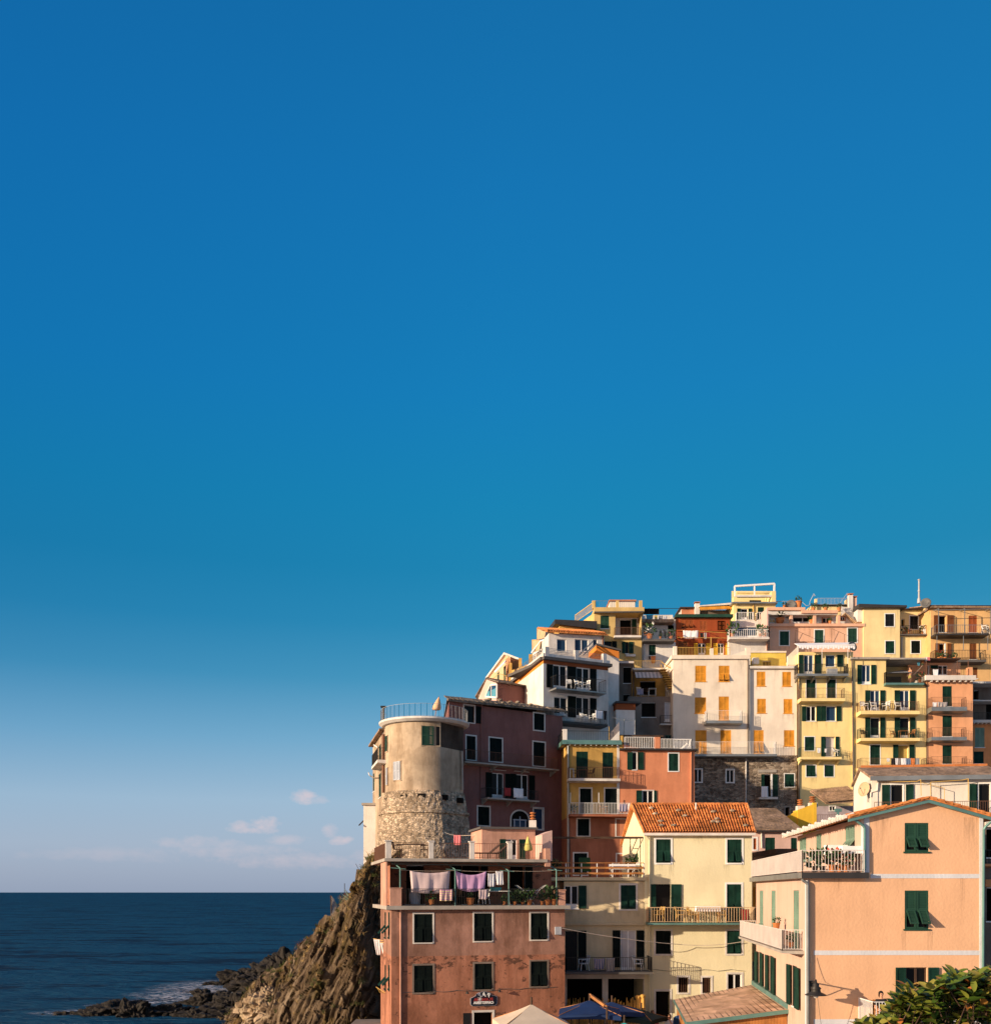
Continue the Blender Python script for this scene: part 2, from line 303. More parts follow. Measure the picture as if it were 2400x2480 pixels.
        for i in range(br):
            q=a0+.15+(a1-a0-.3)*i/max(1,br-1); mb.b8([w(q-.07,dep*.75,zb-.05),w(q+.07,dep*.75,zb-.05),w(q+.07,0,zb-.4),w(q-.07,0,zb-.4),w(q-.07,dep*.75,zb+.02),w(q+.07,dep*.75,zb+.02),w(q+.07,0,zb+.02),w(q-.07,0,zb+.02)])
        Bk=h.part('balcony',mb,slab)
        if rail:
            pts=([w(s0,.02,0)] if 'L' in sides else [])+[w(s0,dep,0),w(s1,dep,0)]+([w(s1,.02,0)] if 'R' in sides else [])
            rb=MB(); railing(rb,pts,zs,zr,step,bar,rr); h.part('railing',rb,rail,Bk)
        return s0,s1,zs,zr
    def rail(h,pts,z0,z1,mat,step=.11,bar=.011,rr=.022,name='railing',hor=0):
        rb=MB()
        if hor: hrail(rb,pts,z0,z1,hor,bar,rr)
        else: railing(rb,pts,z0,z1,step,bar,rr)
        return h.part(name,rb,mat)
    def pipe(h,pts,r=.06,mat='grey_metal',name='downpipe'):
        mb=MB(); mb.path(pts,r,8); return h.part(name,mb,mat,None,False)
    def fpart(h,name,mat,f,*boxes,par=None):
        mb=MB()
        for b in boxes: mb.fb(f,*b)
        return h.part(name,mb,mat,par)
    def pxpart(h,name,mat,f,c,x0,y0,x1,y1,d0,d1,par=None):
        s0,z1=f.sz(c,x0,y0,d1); s1,z0=f.sz(c,x1,y1,d1); return h.fpart(name,mat,f,(s0,s1,d0,d1,z0,z1),par=par)
def leaf(mb,f,s0,s1,z0,z1,d,th=.045,flap=0):
    w=min(.075,(s1-s0)*.2); m=z0+(z1-z0)*.5
    mb.fb(f,s0,s0+w,d,d+th,z0,z1); mb.fb(f,s1-w,s1,d,d+th,z0,z1)
    for a,b in ((z1-w,z1),(m-w/2,m+w/2),(z0,z0+w)): mb.fb(f,s0+w,s1-w,d+.002,d+th-.003,a,b)
    for i,(a,b) in enumerate(((z0+w,m-w/2),(m+w/2,z1-w))):
        if i==0 and flap: continue
        n=max(3,int((b-a)/.065)); p=(b-a)/n
        for j in range(n):
            z=a+j*p; mb.quad(f.w(s0+w,d+th-.008,z),f.w(s1-w,d+th-.008,z),f.w(s1-w,d+.006,z+p*1.15),f.w(s0+w,d+.006,z+p*1.15))
    if flap:
        a=R_(flap); Ln=(m-w/2)-(z0+w); dn=f.n*math.sin(a)*Ln-V((0,0,math.cos(a)*Ln)); ou=f.n*math.cos(a)+V((0,0,math.sin(a)))
        o=f.w(s0+w*.8,d+th,m-w/2); W=(s1-s0-w*1.6); t=f.t; e=w*.7
        mb.ob(o,t*e,ou*.035,dn); mb.ob(o+t*(W-e),t*e,ou*.035,dn); mb.ob(o+t*e,t*(W-2*e),ou*.03,dn*(e/Ln)); mb.ob(o+t*e+dn*(1-e/Ln),t*(W-2*e),ou*.03,dn*(e/Ln))
        n=max(3,int((Ln-2*e)/.065))
        for j in range(n):
            q=o+t*e+dn*(e/Ln+(1-2*e/Ln)*j/n); r=dn*((1-2*e/Ln)/n*1.1); mb.quad(q+ou*.006,q+t*(W-2*e)+ou*.006,q+t*(W-2*e)+r+ou*.028,q+r+ou*.028)
def railing(mb,pts,z0,z1,step=.11,bar=.011,rr=.022):
    pts=[V((p[0],p[1],0)) for p in pts]; Z=lambda p,z:V((p.x,p.y,z))
    for a,b in zip(pts,pts[1:]):
        L=(b-a).length; n=max(1,int(round(L/step)))
        mb.bar(Z(a,z1),Z(b,z1),rr); mb.bar(Z(a,z0+.07),Z(b,z0+.07),rr*.7)
        for i in range(n+1): p=a.lerp(b,i/n); mb.bar(Z(p,z0+(0 if i in(0,n) else .07)),Z(p,z1),bar*(1.7 if i in (0,n) else 1))
def hrail(mb,pts,z0,z1,k=4,post=.02,rr=.018):
    pts=[V((p[0],p[1],0)) for p in pts]; Z=lambda p,z:V((p.x,p.y,z))
    for a,b in zip(pts,pts[1:]):
        L=(b-a).length; n=max(1,int(L/1.3))
        for j in range(1,k+1): mb.bar(Z(a,z0+(z1-z0)*j/k),Z(b,z0+(z1-z0)*j/k),rr)
        for i in range(n+1): p=a.lerp(b,i/n); mb.bar(Z(p,z0),Z(p,z1),post*1.4)
# ------------------------------------------------------------------ small things
def cloth(name,label,f,c,x0,y0,x1,y1,d,mat,sag=.03,amp=.035,taper=0.,cat='laundry',grp=None,seed=0,skew=0.):
    s0,z1=f.sz(c,x0,y0,d); s1,z0=f.sz(c,x1,y1,d); mb=MB(); nu,nv=14,8; mb.uv=[]
    for j in range(nv+1):
        b=j/nv
        for i in range(nu+1):
            a=i/nu; s=s0+(s1-s0)*(a+taper*(.5-a)*b)+skew*b*(s1-s0); z=z1+(z0-z1)*b-sag*(1-(2*a-1)**2)*(1-.2*b)
            dd=d+amp*b**.6*math.sin(a*17+seed*2.1+b*1.5)+amp*.5*math.sin(a*31+seed)
            mb.v.append(f.w(s,dd,z)); mb.uv.append((a,b))
    for j in range(nv):
        for i in range(nu): k=j*(nu+1)+i; mb.f.append([k,k+1,k+nu+2,k+nu+1]); mb.m.append(0)
    o=thing(name,mb,mat,label,cat,grp,True); md=o.modifiers.new('thick','SOLIDIFY'); md.thickness=.012; return o
def copytree(o,loc,rz,label,grp=None,scale=1.):
    r=o.copy(); COL.objects.link(r); r.location=loc; r.rotation_euler=(0,0,rz); r['label']=label; r.scale=(scale,)*3
    if grp: r['group']=grp
    for ch in list(o.children):
        q=ch.copy(); COL.objects.link(q); q.parent=r
        for g in ch.children: e=g.copy(); COL.objects.link(e); e.parent=q
    return r
PROTO={}
def chair_build(kind,loc,label,grp):
    e=empty('chair',loc,label,'chair',grp); m={'white':'white_plastic','wicker':'ochre_iron','wood':'wood','dark':'dark_wood','red':'orange_cloth'}[kind]; L=V(loc)
    def p(name,fn):
        b=MB(); fn(b); b.v=[v+L for v in b.v]; link(name,b,m,e)
    p('seat',lambda b:b.bx(-.23,.23,-.22,.22,.42,.455))
    def back(b):
        b.ob((-.23,.2,.46),(.05,0,0),(0,.03,0),(0,.1,.42)); b.ob((.18,.2,.46),(.05,0,0),(0,.03,0),(0,.1,.42)); b.ob((-.23,.285,.8),(.46,0,0),(0,.03,0),(0,.012,.07))
        for i in range(4): b.ob((-.16+i*.09,.215,.46),(.045,0,0),(0,.02,0),(0,.08,.34))
    p('backrest',back)
    for sx in (-1,1):
        p('leg',lambda b:b.bar((sx*.2,-.19,.42),(sx*.24,-.24,0),.022)); p('leg',lambda b:b.bar((sx*.2,.19,.42),(sx*.24,.27,0),.022))
        p('armrest',lambda b:(b.ob((sx*.25-.025,-.2,.64),(.05,0,0),(0,.46,.02),(0,0,.03)),b.bar((sx*.25,-.18,.42),(sx*.25,-.18,.64),.018)))
    return e
def chair(kind,f,c,x,y,d,label,rz=0.,grp='chairs on the balconies and terraces',sc=1.):
    loc=f.p(c,x,y,d)
    if kind not in PROTO: PROTO[kind]=chair_build(kind,loc,label,grp); PROTO[kind].rotation_euler=(0,0,rz); PROTO[kind].scale=(sc,)*3; return PROTO[kind]
    return copytree(PROTO[kind],loc,rz,label,grp,sc)
def table(f,c,x,y,d,label,mat='white_plastic',w=1.,dp=.6,h=.73,cl=None,grp=None):
    loc=f.p(c,x,y,d); e=empty('table',loc,label,'table',grp)
    b=MB(); b.ob(loc+V((-w/2,-dp/2,h-.03)),(w,0,0),(0,dp,0),(0,0,.03)); link('table_top',b,mat,e)
    for sx in (-1,1):
        for sy in (-1,1): b=MB(); b.bar(loc+V((sx*(w/2-.06),sy*(dp/2-.06),h-.03)),loc+V((sx*(w/2-.04),sy*(dp/2-.04),0)),.022); link('leg',b,mat,e)
    if cl:
        b=MB(); b.ob(loc+V((-w/2-.04,-dp/2-.04,h-.3)),(w+.08,0,0),(0,dp+.08,0),(0,0,.305)); tag(link('tablecloth',b,cl),label.replace('table','cloth on the table'),'tablecloth')
    return e
def leafball(mb,c,r,n,ls,rng=random,flat=1.,up=.3):
    for _ in range(n):
        d=V((rng.gauss(0,1),rng.gauss(0,1),rng.gauss(0,1)*flat)); d.normalize(); p=V(c)+d*r*(rng.random()**.45); 
        a=(d+V((rng.uniform(-.6,.6),rng.uniform(-.6,.6),rng.uniform(-.3,.8)+up))).normalized(); s=a.cross(V((rng.uniform(-1,1),rng.uniform(-1,1),.3))).normalized(); l=ls*rng.uniform(.6,1.3)
        mb.quad(p-s*l*.22,p+a*l*.5-s*l*.3,p+a*l,p+a*l*.5+s*l*.3)
def pot(f,c,x,y,d,label,h=.35,pl=.45,flower=None,mat='terracotta',name='flower_pot',tall=1.,grp='potted plants on balconies and terraces',rng=random):
    loc=f.p(c,x,y,d); e=empty(name,loc,label,'potted plant',grp)
    b=MB(); b.lathe(loc,[(.6*h*.7,0),(h*.55,h*.85),(h*.62,h*.86),(h*.62,h)],10); link('pot',b,mat,e)
    b=MB(); leafball(b,loc+V((0,0,h+pl*.5*tall)),pl*.6,70,pl*.4,flat=tall); link('plant',b,'leaf_green',e)
    if flower:
        b=MB(); leafball(b,loc+V((0,0,h+pl*.75*tall)),pl*.55,26,pl*.28); link('blossom',b,flower,e)
    return e
def dish(loc,dirv,r,label,mat='dish_grey'):
    loc=V(loc); d=V(dirv).normalized(); a=d.cross(V((0,0,1))).normalized(); b=d.cross(a); e=empty('satellite_dish',loc,label,'satellite dish')
    mb=MB(); n=14
    rings=[[loc+(a*math.cos(2*math.pi*i/n)+b*math.sin(2*math.pi*i/n))*r*q+d*(q*q*r*.25) for i in range(n)] for q in (.3,.65,1)]
    mb.add([loc]+sum(rings,[]),[[0,1+i,1+(i+1)%n] for i in range(n)]+[[1+k*n+i,1+(k+1)*n+i,1+(k+1)*n+(i+1)%n,1+k*n+(i+1)%n] for k in range(2) for i in range(n)])
    o=link('reflector',mb,mat,e,None,True); o.modifiers.new('thick','SOLIDIFY').thickness=.02
    mb=MB(); mb.bar(loc+b*r*.9,loc+d*r*.9,.015); mb.bar(loc+d*r*.8,loc+d*r*1.0,.04,8); link('receiver_arm',mb,'grey_metal',e)
    mb=MB(); mb.bar(loc-d*.02,loc-d*.25-V((0,0,.1)),.03,6); mb.bar(loc-d*.25-V((0,0,.1)),loc-d*.25-V((0,0,r+.3)),.03,6); link('mount',mb,'grey_metal',e)
    return e
def chimney(h,loc,w,ht,mat,cap=None,pots=0):
    b=MB(); x,y,z=loc; b.bx(x-w/2,x+w/2,y-w/2,y+w/2,z,z+ht); o=h.part('chimney',b,mat)
    b=MB()
    if pots:
        for i in range(3): b.lathe((x,y,z+ht+.06+i*.17),[(w*.3,0),(w*.42,.03),(w*.42,.07),(w*.3,.1)],10); b.bar((x,y,z+ht),(x,y,z+ht+.5),w*.22,8)
    else: b.bx(x-w/2-.06,x+w/2+.06,y-w/2-.06,y+w/2+.06,z+ht+.12,z+ht+.18); b.bx(x-w/2+.03,x-w/2+.1,y-w/2+.03,y+w/2-.03,z+ht,z+ht+.12); b.bx(x+w/2-.1,x+w/2-.03,y-w/2+.03,y+w/2-.03,z+ht,z+ht+.12)
    h.part('chimney_pot',b,cap or 'terracotta',o); return o
def cable(label,pts,sag,r=.012,mat='rope',name='cable'):
    mb=MB()
    for a,b in zip(pts,pts[1:]):
        a,b=V(a),V(b); q=[a.lerp(b,i/16)-V((0,0,sag*(1-(2*i/16-1)**2))) for i in range(17)]; mb.path(q,r,5)
    return thing(name,mb,mat,label,'cable')
# ================================================================== camera, sun, sky
cam=bpy.data.cameras.new('camera'); co=bpy.data.objects.new('camera',cam); COL.objects.link(co); SC.camera=co
co.location=(0,0,0); co.rotation_euler=(R_(90),0,0); cam.sensor_fit='HORIZONTAL'; cam.sensor_width=36; cam.lens=36.; cam.shift_y=(V0-1240)/2400; cam.clip_end=200000; cam.clip_start=.5
SUND=V((1.9,1.0,-.425)).normalized()
sl=bpy.data.lights.new('sun','SUN'); sl.energy=5.; sl.angle=R_(.5); sl.color=(1,.80,.57); so=bpy.data.objects.new('sun',sl); COL.objects.link(so); so.rotation_euler=SUND.to_track_quat('-Z','Y').to_euler(); so.location=(-60,-30,60)
SC.view_settings.view_transform='Standard'; SC.view_settings.look='None'; SC.view_settings.exposure=EXPO=.50
wd=bpy.data.worlds.new('World'); SC.world=wd; wd.use_nodes=True; t=wd.node_tree; L=t.links; bg=t.nodes['Background']
sky=N(t,'ShaderNodeTexSky',sky_type='NISHITA'); sky.sun_disc=False; sky.sun_elevation=math.asin(-SUND.z); sky.sun_rotation=math.atan2(-SUND.x,-SUND.y); sky.air_density=1.; sky.dust_density=.6; sky.ozone_density=2.
tc=t.nodes.new('ShaderNodeTexCoord'); sp=t.nodes.new('ShaderNodeSeparateXYZ'); L.new(tc.outputs['Generated'],sp.inputs[0])
ek=2**-EXPO
def S(r,g,b,k=1.): return tuple(x*ek*k for x in lin(r,g,b))
cr=ramp(t,[(0,S(150,163,186)),(.02,S(160,173,194)),(.045,S(168,184,204)),(.09,S(162,190,213)),(.15,S(120,174,207)),(.209,S(70,152,192)),(.26,S(40,139,184)),(.31,S(25,133,180)),(.365,S(19,132,182)),(.45,S(17,126,186)),(.58,S(17,117,181)),(.70,S(17,108,169)),(1,S(14,90,155))])
L.new(sp.outputs['Z'],cr.inputs['Fac'])
def mth(op,a,b=None,c=None):
    n=t.nodes.new('ShaderNodeMath'); n.operation=op
    for i,x in enumerate((a,b,c)):
        if x is None: continue
        if isinstance(x,(int,float)): n.inputs[i].default_value=x
        else: L.new(x,n.inputs[i])
    return n.outputs[0]
base_=mixc(t,.03,cr.outputs[0],mixc(t,1.,sky.outputs[0],(.09,.09,.09),'MULTIPLY'))
# the sky is a little deeper towards the open sea, a little greener inland
side=mth('MULTIPLY_ADD',sp.outputs['X'],.9,.5); rs=ramp(t,[(0,(.66,.77,.88)),(.5,(.98,1.,1.)),(1,(1.10,1.05,1.0))]); L.new(side,rs.inputs['Fac'])
lowf=mth('MINIMUM',mth('MULTIPLY',sp.outputs['Z'],4.5),1.); base_=mixc(t,lowf,base_,mixc(t,1.,base_,rs.outputs[0],'MULTIPLY'))
# warm bright air round the low sun
dp=t.nodes.new('ShaderNodeVectorMath'); dp.operation='DOT_PRODUCT'; L.new(tc.outputs['Generated'],dp.inputs[0]); dp.inputs[1].default_value=tuple(-SUND)
au=mth('POWER',mth('MAXIMUM',dp.outputs['Value'],0.),5.)
base_=mixc(t,au,base_,(1.5,.92,.5))
# small fair-weather clouds low over the sea
ax=mth('DIVIDE',sp.outputs['X'],mth('MAXIMUM',sp.outputs['Y'],.05)); bz=mth('DIVIDE',sp.outputs['Z'],mth('MAXIMUM',sp.outputs['Y'],.05))
nz=N(t,'ShaderNodeTexNoise',Scale=52.,Detail=6.,Roughness=.6); mpn=N(t,'ShaderNodeMapping'); mpn.inputs['Scale'].default_value=(1,1,1.7); L.new(tc.outputs['Generated'],mpn.inputs['Vector']); L.new(mpn.outputs[0],nz.inputs['Vector'])
tot=None
for u,v,wu,wv,k in ((732,1932,42,24,1.),(770,1940,38,12,.5),(645,2001,48,27,1.),(578,2004,36,18,.7),(610,2012,66,11,.8),(826,2036,36,15,.9),(800,2016,24,20,.6),(700,2035,70,14,.4),(480,2042,120,18,.4),(560,2062,190,20,.4),(880,2075,60,22,.4),(280,2070,260,22,.22),(720,2085,240,24,.45)):
    dx=mth('DIVIDE',mth('SUBTRACT',ax,(u-U0)/F),wu/F); dz=mth('DIVIDE',mth('SUBTRACT',bz,(V0-v)/F),wv/F)
    m=mth('SUBTRACT',1.,mth('ADD',mth('MULTIPLY',dx,dx),mth('MULTIPLY',dz,dz))); m=mth('ADD',m,mth('MULTIPLY_ADD',nz.outputs['Fac'],3.2,-1.75))
    m=mth('MULTIPLY',mth('MINIMUM',mth('MAXIMUM',mth('MULTIPLY',m,.75),0.),1.),k); tot=m if tot is None else mth('MAXIMUM',tot,m)
base_=mixc(t,mth('MULTIPLY',tot,.75),base_,S(228,206,208))
L.new(base_,bg.inputs['Color']); bg.inputs['Strength'].default_value=1.
# ================================================================== ground, sea, cliff
SEA=-14.
m,t,p=nt('sea_water'); L=t.links
p.inputs['Base Color'].default_value=(.004,.030,.075,1); p.inputs['Roughness'].default_value=.32; p.inputs['Specular IOR Level'].default_value=.04
g=t.nodes.new('ShaderNodeNewGeometry')
def wn(sc,st,det): 
    mp=N(t,'ShaderNodeMapping'); mp.inputs['Scale'].default_value=st; L.new(g.outputs['Position'],mp.inputs['Vector']); n=N(t,'ShaderNodeTexNoise',Scale=sc,Detail=det,Roughness=.6); L.new(mp.outputs[0],n.inputs['Vector']); return n
n1=wn(.55,(.40,1,1),9.); n2=wn(.09,(.35,1,1),6.); n3=wn(.010,(.25,1,1),4.)
ad=N(t,'ShaderNodeMath',operation='MULTIPLY_ADD'); L.new(n2.outputs['Fac'],ad.inputs[0]); ad.inputs[1].default_value=2.; L.new(n1.outputs['Fac'],ad.inputs[2])
bp=N(t,'ShaderNodeBump',Strength=1.,Distance=2.2); L.new(ad.outputs[0],bp.inputs['Height']); df=t.nodes.new('ShaderNodeBsdfDiffuse'); gl=t.nodes.new('ShaderNodeBsdfGlossy'); gl.inputs['Roughness'].default_value=.28; ms=t.nodes.new('ShaderNodeMixShader'); ms.inputs[0].default_value=.06; L.new(df.outputs[0],ms.inputs[1]); L.new(gl.outputs[0],ms.inputs[2]); L.new(bp.outputs[0],df.inputs['Normal']); L.new(bp.outputs[0],gl.inputs['Normal']); L.new(ms.outputs[0],t.nodes['Material Output'].inputs['Surface'])
mx=N(t,'ShaderNodeMath',operation='MULTIPLY_ADD'); L.new(n1.outputs['Fac'],mx.inputs[0]); mx.inputs[1].default_value=.6
m2=N(t,'ShaderNodeMath',operation='MULTIPLY_ADD'); L.new(n2.outputs['Fac'],m2.inputs[0]); m2.inputs[1].default_value=1.0; m2.inputs[2].default_value=.25; L.new(m2.outputs[0],mx.inputs[2])
rc=ramp(t,[(.62,(.0006,.005,.012)),(.90,(.0012,.019,.050)),(1.12,(.005,.065,.13))]);  # ripple light and shade is put into the colour along the waves
dv=N(t,'ShaderNodeMath',operation='MULTIPLY'); L.new(mx.outputs[0],dv.inputs[0]); dv.inputs[1].default_value=.95; L.new(dv.outputs[0],rc.inputs['Fac']); L.new(rc.outputs[0],df.inputs['Color']); MT['sea_water']=m
b=MB(); b.quad((-90000,20,SEA),(90000,20,SEA),(90000,90000,SEA),(-90000,90000,SEA)); struct('sea',b,'sea_water')
plaster('paving',(.30,.25,.21),.8)
b=MB(); b.quad((-9,12,-8.2),(40,12,-8.2),(40,64,-8.2),(-9,64,-8.2)); b.quad((-9,12,-8.2),(-9,64,-8.2),(-10,64,-14.5),(-10,12,-14.5)); struct('plaza',b,'paving')
# hillside the houses stand on
plaster('earth',(.16,.12,.08),1.)
b=MB(); prof=[(63,-9),(66,-6),(84,-2),(93,0),(98,2),(101,8),(106,12),(112,16),(130,20),(160,5),(200,-15)]
for i in range(25):
    x=-8+i*4.2
    for y,z in prof: b.v.append(V((x,y,z+.5*NZ.noise(V((x*.2,y*.2,0)))-(6 if i==0 else 0))))
k=len(prof)
for i in range(24):
    for j in range(k-1): b.f.append([i*k+j,(i+1)*k+j,(i+1)*k+j+1,i*k+j+1]); b.m.append(0)
struct('hillside',b,'earth')
# cliff under the tower
m,t,p=nt('cliff_rock'); L=t.links
uvn=t.nodes.new('ShaderNodeUVMap'); 
def un(sc,st,det,ro=.65):
    mp=N(t,'ShaderNodeMapping'); mp.inputs['Scale'].default_value=st; L.new(uvn.outputs[0],mp.inputs['Vector']); n=N(t,'ShaderNodeTexNoise',Scale=sc,Detail=det,Roughness=ro); L.new(mp.outputs[0],n.inputs['Vector']); return n
a=un(1.,(120,2.4,1),9.); r1=ramp(t,[(.35,(.012,.008,.006)),(.45,(.085,.055,.033)),(.54,(.18,.125,.078)),(.66,(.33,.25,.17))]); L.new(a.outputs['Fac'],r1.inputs['Fac'])
c=N(t,'ShaderNodeTexNoise',Scale=.22,Detail=8.,Roughness=.7); L.new(mapped(t,(1,1,1)).outputs[0],c.inputs['Vector']); r2=ramp(t,[(.50,(0,0,0)),(.64,(1,1,1))]); L.new(c.outputs['Fac'],r2.inputs['Fac'])
d=un(1.,(60,7,1),6.); r3=ramp(t,[(.36,(.028,.024,.008)),(.5,(.10,.072,.022)),(.64,(.24,.13,.04))]); L.new(d.outputs['Fac'],r3.inputs['Fac'])
L.new(mixc(t,r2.outputs[0],r1.outputs[0],r3.outputs[0]),p.inputs['Base Color']); p.inputs['Roughness'].default_value=.95; p.inputs['Specular IOR Level'].default_value=.1
e9=N(t,'ShaderNodeTexNoise',Scale=2.6,Detail=8.,Roughness=.7); L.new(mapped(t,(1,1,1)).outputs[0],e9.inputs['Vector']); ad9=N(t,'ShaderNodeMath',operation='ADD'); L.new(a.outputs['Fac'],ad9.inputs[0]); L.new(e9.outputs['Fac'],ad9.inputs[1]); bp=N(t,'ShaderNodeBump',Strength=1.,Distance=.5); L.new(ad9.outputs[0],bp.inputs['Height']); L.new(bp.outputs[0],p.inputs['Normal']); MT['cliff_rock']=m
RT=[(985,2040,79),(935,2050,79.5),(893,2078,81),(868,2112,83),(850,2160,86),(818,2196,89),(772,2240,94),(737,2280,98),(702,2325,102),(662,2346,106),(610,2385,110),(560,2450,113)]
RB=[(985,2560,72),(925,2620,72),(888,2640,63),(840,2640,64),(780,2640,68),(720,2640,73),(670,2640,78),(630,2620,84),(590,2590,92),(560,2560,98),(530,2530,104),(500,2510,109)]
def P3(q): return V(((q[0]-U0)/F*q[2],q[2],(V0-q[1])/F*q[2]))
NA,NB=400,190; b=MB(); b.uv=[]; CG={}
def interp(T,a):
    x=a*(len(T)-1); i=min(int(x),len(T)-2); f_=x-i; return P3(T[i]).lerp(P3(T[i+1]),f_)
for i in range(NA+1):
    A_=interp(RT,i/NA); B_=interp(RB,i/NA)
    for j in range(NB+1):
        s=j/NB; q=A_.lerp(B_,s); ou=V((-.35,-.85,.35)).normalized(); q=q+ou*(1.1*math.sin(math.pi*s)*(.4+.6*i/NA))
        u=U0+q.x/q.y*F; v=V0-q.z/q.y*F; wv=(u+.43*v)/24.; al=(v-.43*u)/160.
        fade=min(1,s*9)
        st=abs(NZ.noise(V((wv*.6,al*.30,0))))*.7+abs(NZ.noise(V((wv*2.3,al*.35,4))))*1.0+abs(NZ.noise(V((wv*4.8,al*.8,9))))*.6+.42*NZ.cell(V((wv*.9+NZ.noise(V((al*1.7,wv*.4,3)))*1.2,al*1.15+NZ.noise(V((wv*.9,al,7)))*.8,0)))+.22*NZ.cell(V((wv*2.1,al*2.7+NZ.noise(V((wv*1.7,al*2,5))),2)))
        lo=NZ.fractal(V((q.x*.16,q.y*.16,q.z*.16)),1.,2.,6); big=(i/NA)**1.5
        q=q+ou*((st*1.25-.55)*(1-.45*big)+lo*(.45+.9*big)+.22*NZ.noise(q*1.7))*fade; q.z+=(.35*NZ.noise(V((i*.11,3,0)))+.5*NZ.noise(V((i*.04,7,0))))*(1-fade)
        b.v.append(q); b.uv.append((wv/30.,al/30.*6)); CG[i,j]=q
for i in range(NA):
    for j in range(NB): k=i*(NB+1)+j; b.f.append([k,k+1,k+NB+2,k+NB+1]); b.m.append(0)
# the back of the headland, falling away seaward
o=len(b.v)
for i in range(NA+1): q=CG[i,0]+V((-.8,5,-1.2)); b.v.append(q); b.uv.append((i/20,0)); q2=V((q.x-4,q.y+16,SEA-1)); b.v.append(q2); b.uv.append((i/20,1))
for i in range(NA): k=i*(NB+1); b.f.append([k,k+NB+1,o+2*i+2,o+2*i]); b.m.append(0); b.f.append([o+2*i,o+2*i+2,o+2*i+3,o+2*i+1]); b.m.append(0)
struct('cliff',b,'cliff_rock')
# dry grass and scrub clinging to it
def tuft(b,q,h,n,sp,rr):
    for _ in range(n):
        d=V((rr.gauss(0,sp),rr.gauss(0,sp),1)).normalized(); l=h*rr.uniform(.5,1.2); p=q+V((rr.gauss(0,.12),rr.gauss(0,.12),-.05)); s=d.cross(V((rr.gauss(0,1),rr.gauss(0,1),0))).normalized()*.018
        mi=p+d*l*.6; tp=p+d*l+V((d.x*.3*l,d.y*.3*l,-.12*l)); b.quad(p-s,p+s,mi+s*.8,mi-s*.8); b.add([mi-s*.8,mi+s*.8,tp],[[0,1,2]])
for nm,col,cnt,sd,lab in (('dry_grass',(.26,.17,.065),260,1,0),('cliff_scrub',(.05,.06,.014),300,2,0),('rust_scrub',(.17,.07,.018),150,3,0)):
    plain(nm+'_leaf',col,.9,var=.45); b=MB(); rr=random.Random(sd)
    for _ in range(cnt):
        i=int(rr.random()*NA); j=int(NB*min(.999,(rr.random()**1.7)*.9)); q=CG[i,j]
        if NZ.noise(q*.3+V((sd*11,0,0)))<-.05: continue
        if sd==3 and not(150<i<290 and j<45): continue
        tuft(b,q,rr.uniform(.25,.7),16,.5,rr)
    o=struct(nm,b,nm+'_leaf','stuff')
plain('agave_leaf',(.20,.26,.20),.6,var=.25)
for c,x,y,Y,sz,lb in (('O',1400,500,84,1.5,'lower of the two grey-green agaves on the cliff edge'),('O',1560,400,82,1.3,'upper agave growing on the cliff just under the tower base')):
    q=at(c,x,y,Y)+V((0,-1.0,0)); b=MB(); rr=random.Random(x)
    for k in range(26):
        a=k*2.4; el=.25+.85*(k/26)+rr.uniform(-.1,.1); d=V((math.cos(a)*math.cos(el),math.sin(a)*math.cos(el),math.sin(el))); s=d.cross(V((0,0,1))).normalized(); l=sz*rr.uniform(.75,1.1); up=s.cross(d)
        b.add([q-s*.05,q+s*.05,q+d*l*.4+s*.1+up*.02,q+d*l*.4-up*.03,q+d*l*.4-s*.1+up*.02,q+d*l-V((0,0,.12*l))],[[0,1,2,3],[0,3,4],[2,5,3],[3,5,4]])
    thing('agave',b,'agave_leaf',lb,'plant','agaves on the cliff')
plain('net_mesh',(.36,.29,.23),.9,var=.25)
b=MB(); TL_=[at('O',x,y,88) for x,y in ((1148,430),(1185,480),(1215,560),(1262,640))]; BL_=[at('O',x,y,87.7) for x,y in ((1148,690),(1180,720),(1215,745),(1258,740))]
for i in range(14):
    a=i/13*3; k=min(int(a),2); tpt=TL_[k].lerp(TL_[k+1],a-k); bt=BL_[k].lerp(BL_[k+1],a-k); b.bar(tpt,bt,.012)
for j in range(10):
    s=j/9
    for k in range(3): b.bar(TL_[k].lerp(BL_[k],s),TL_[k+1].lerp(BL_[k+1],s),.014)
e=thing('net_fence',b,'net_mesh','sagging net fence on the cliff edge below the agaves','fence'); 
for i,(x,y0,y1) in enumerate(((1150,425,700),(1258,415,480))):
    b=MB(); b.bar(at('O',x,y1,87.8),at('O',x-5,y0,87.8),.05,6); link('post',b,'dark_wood',e)
b=MB(); b.bar(at('O',1302,420,89),at('O',1302,285,89),.03,6); thing('pole',b,'iron','thin bare pole standing against the sky on the cliff edge','pole')
b=MB(); b.bar(at('O',1445,230,84.3),at('O',1460,125,84.3),.16,5); b.bar(at('O',1420,300,84.3),at('O',1445,230,84.3),.1,5); b.bar(at('O',1480,150,84.2),at('O',1430,60,84),.02); b.bar(at('O',1520,95,84.2),at('O',1470,65,84),.015); thing('tree_stump',b,'dark_wood','dark dead stump leaning out at the top of the cliff','stump')
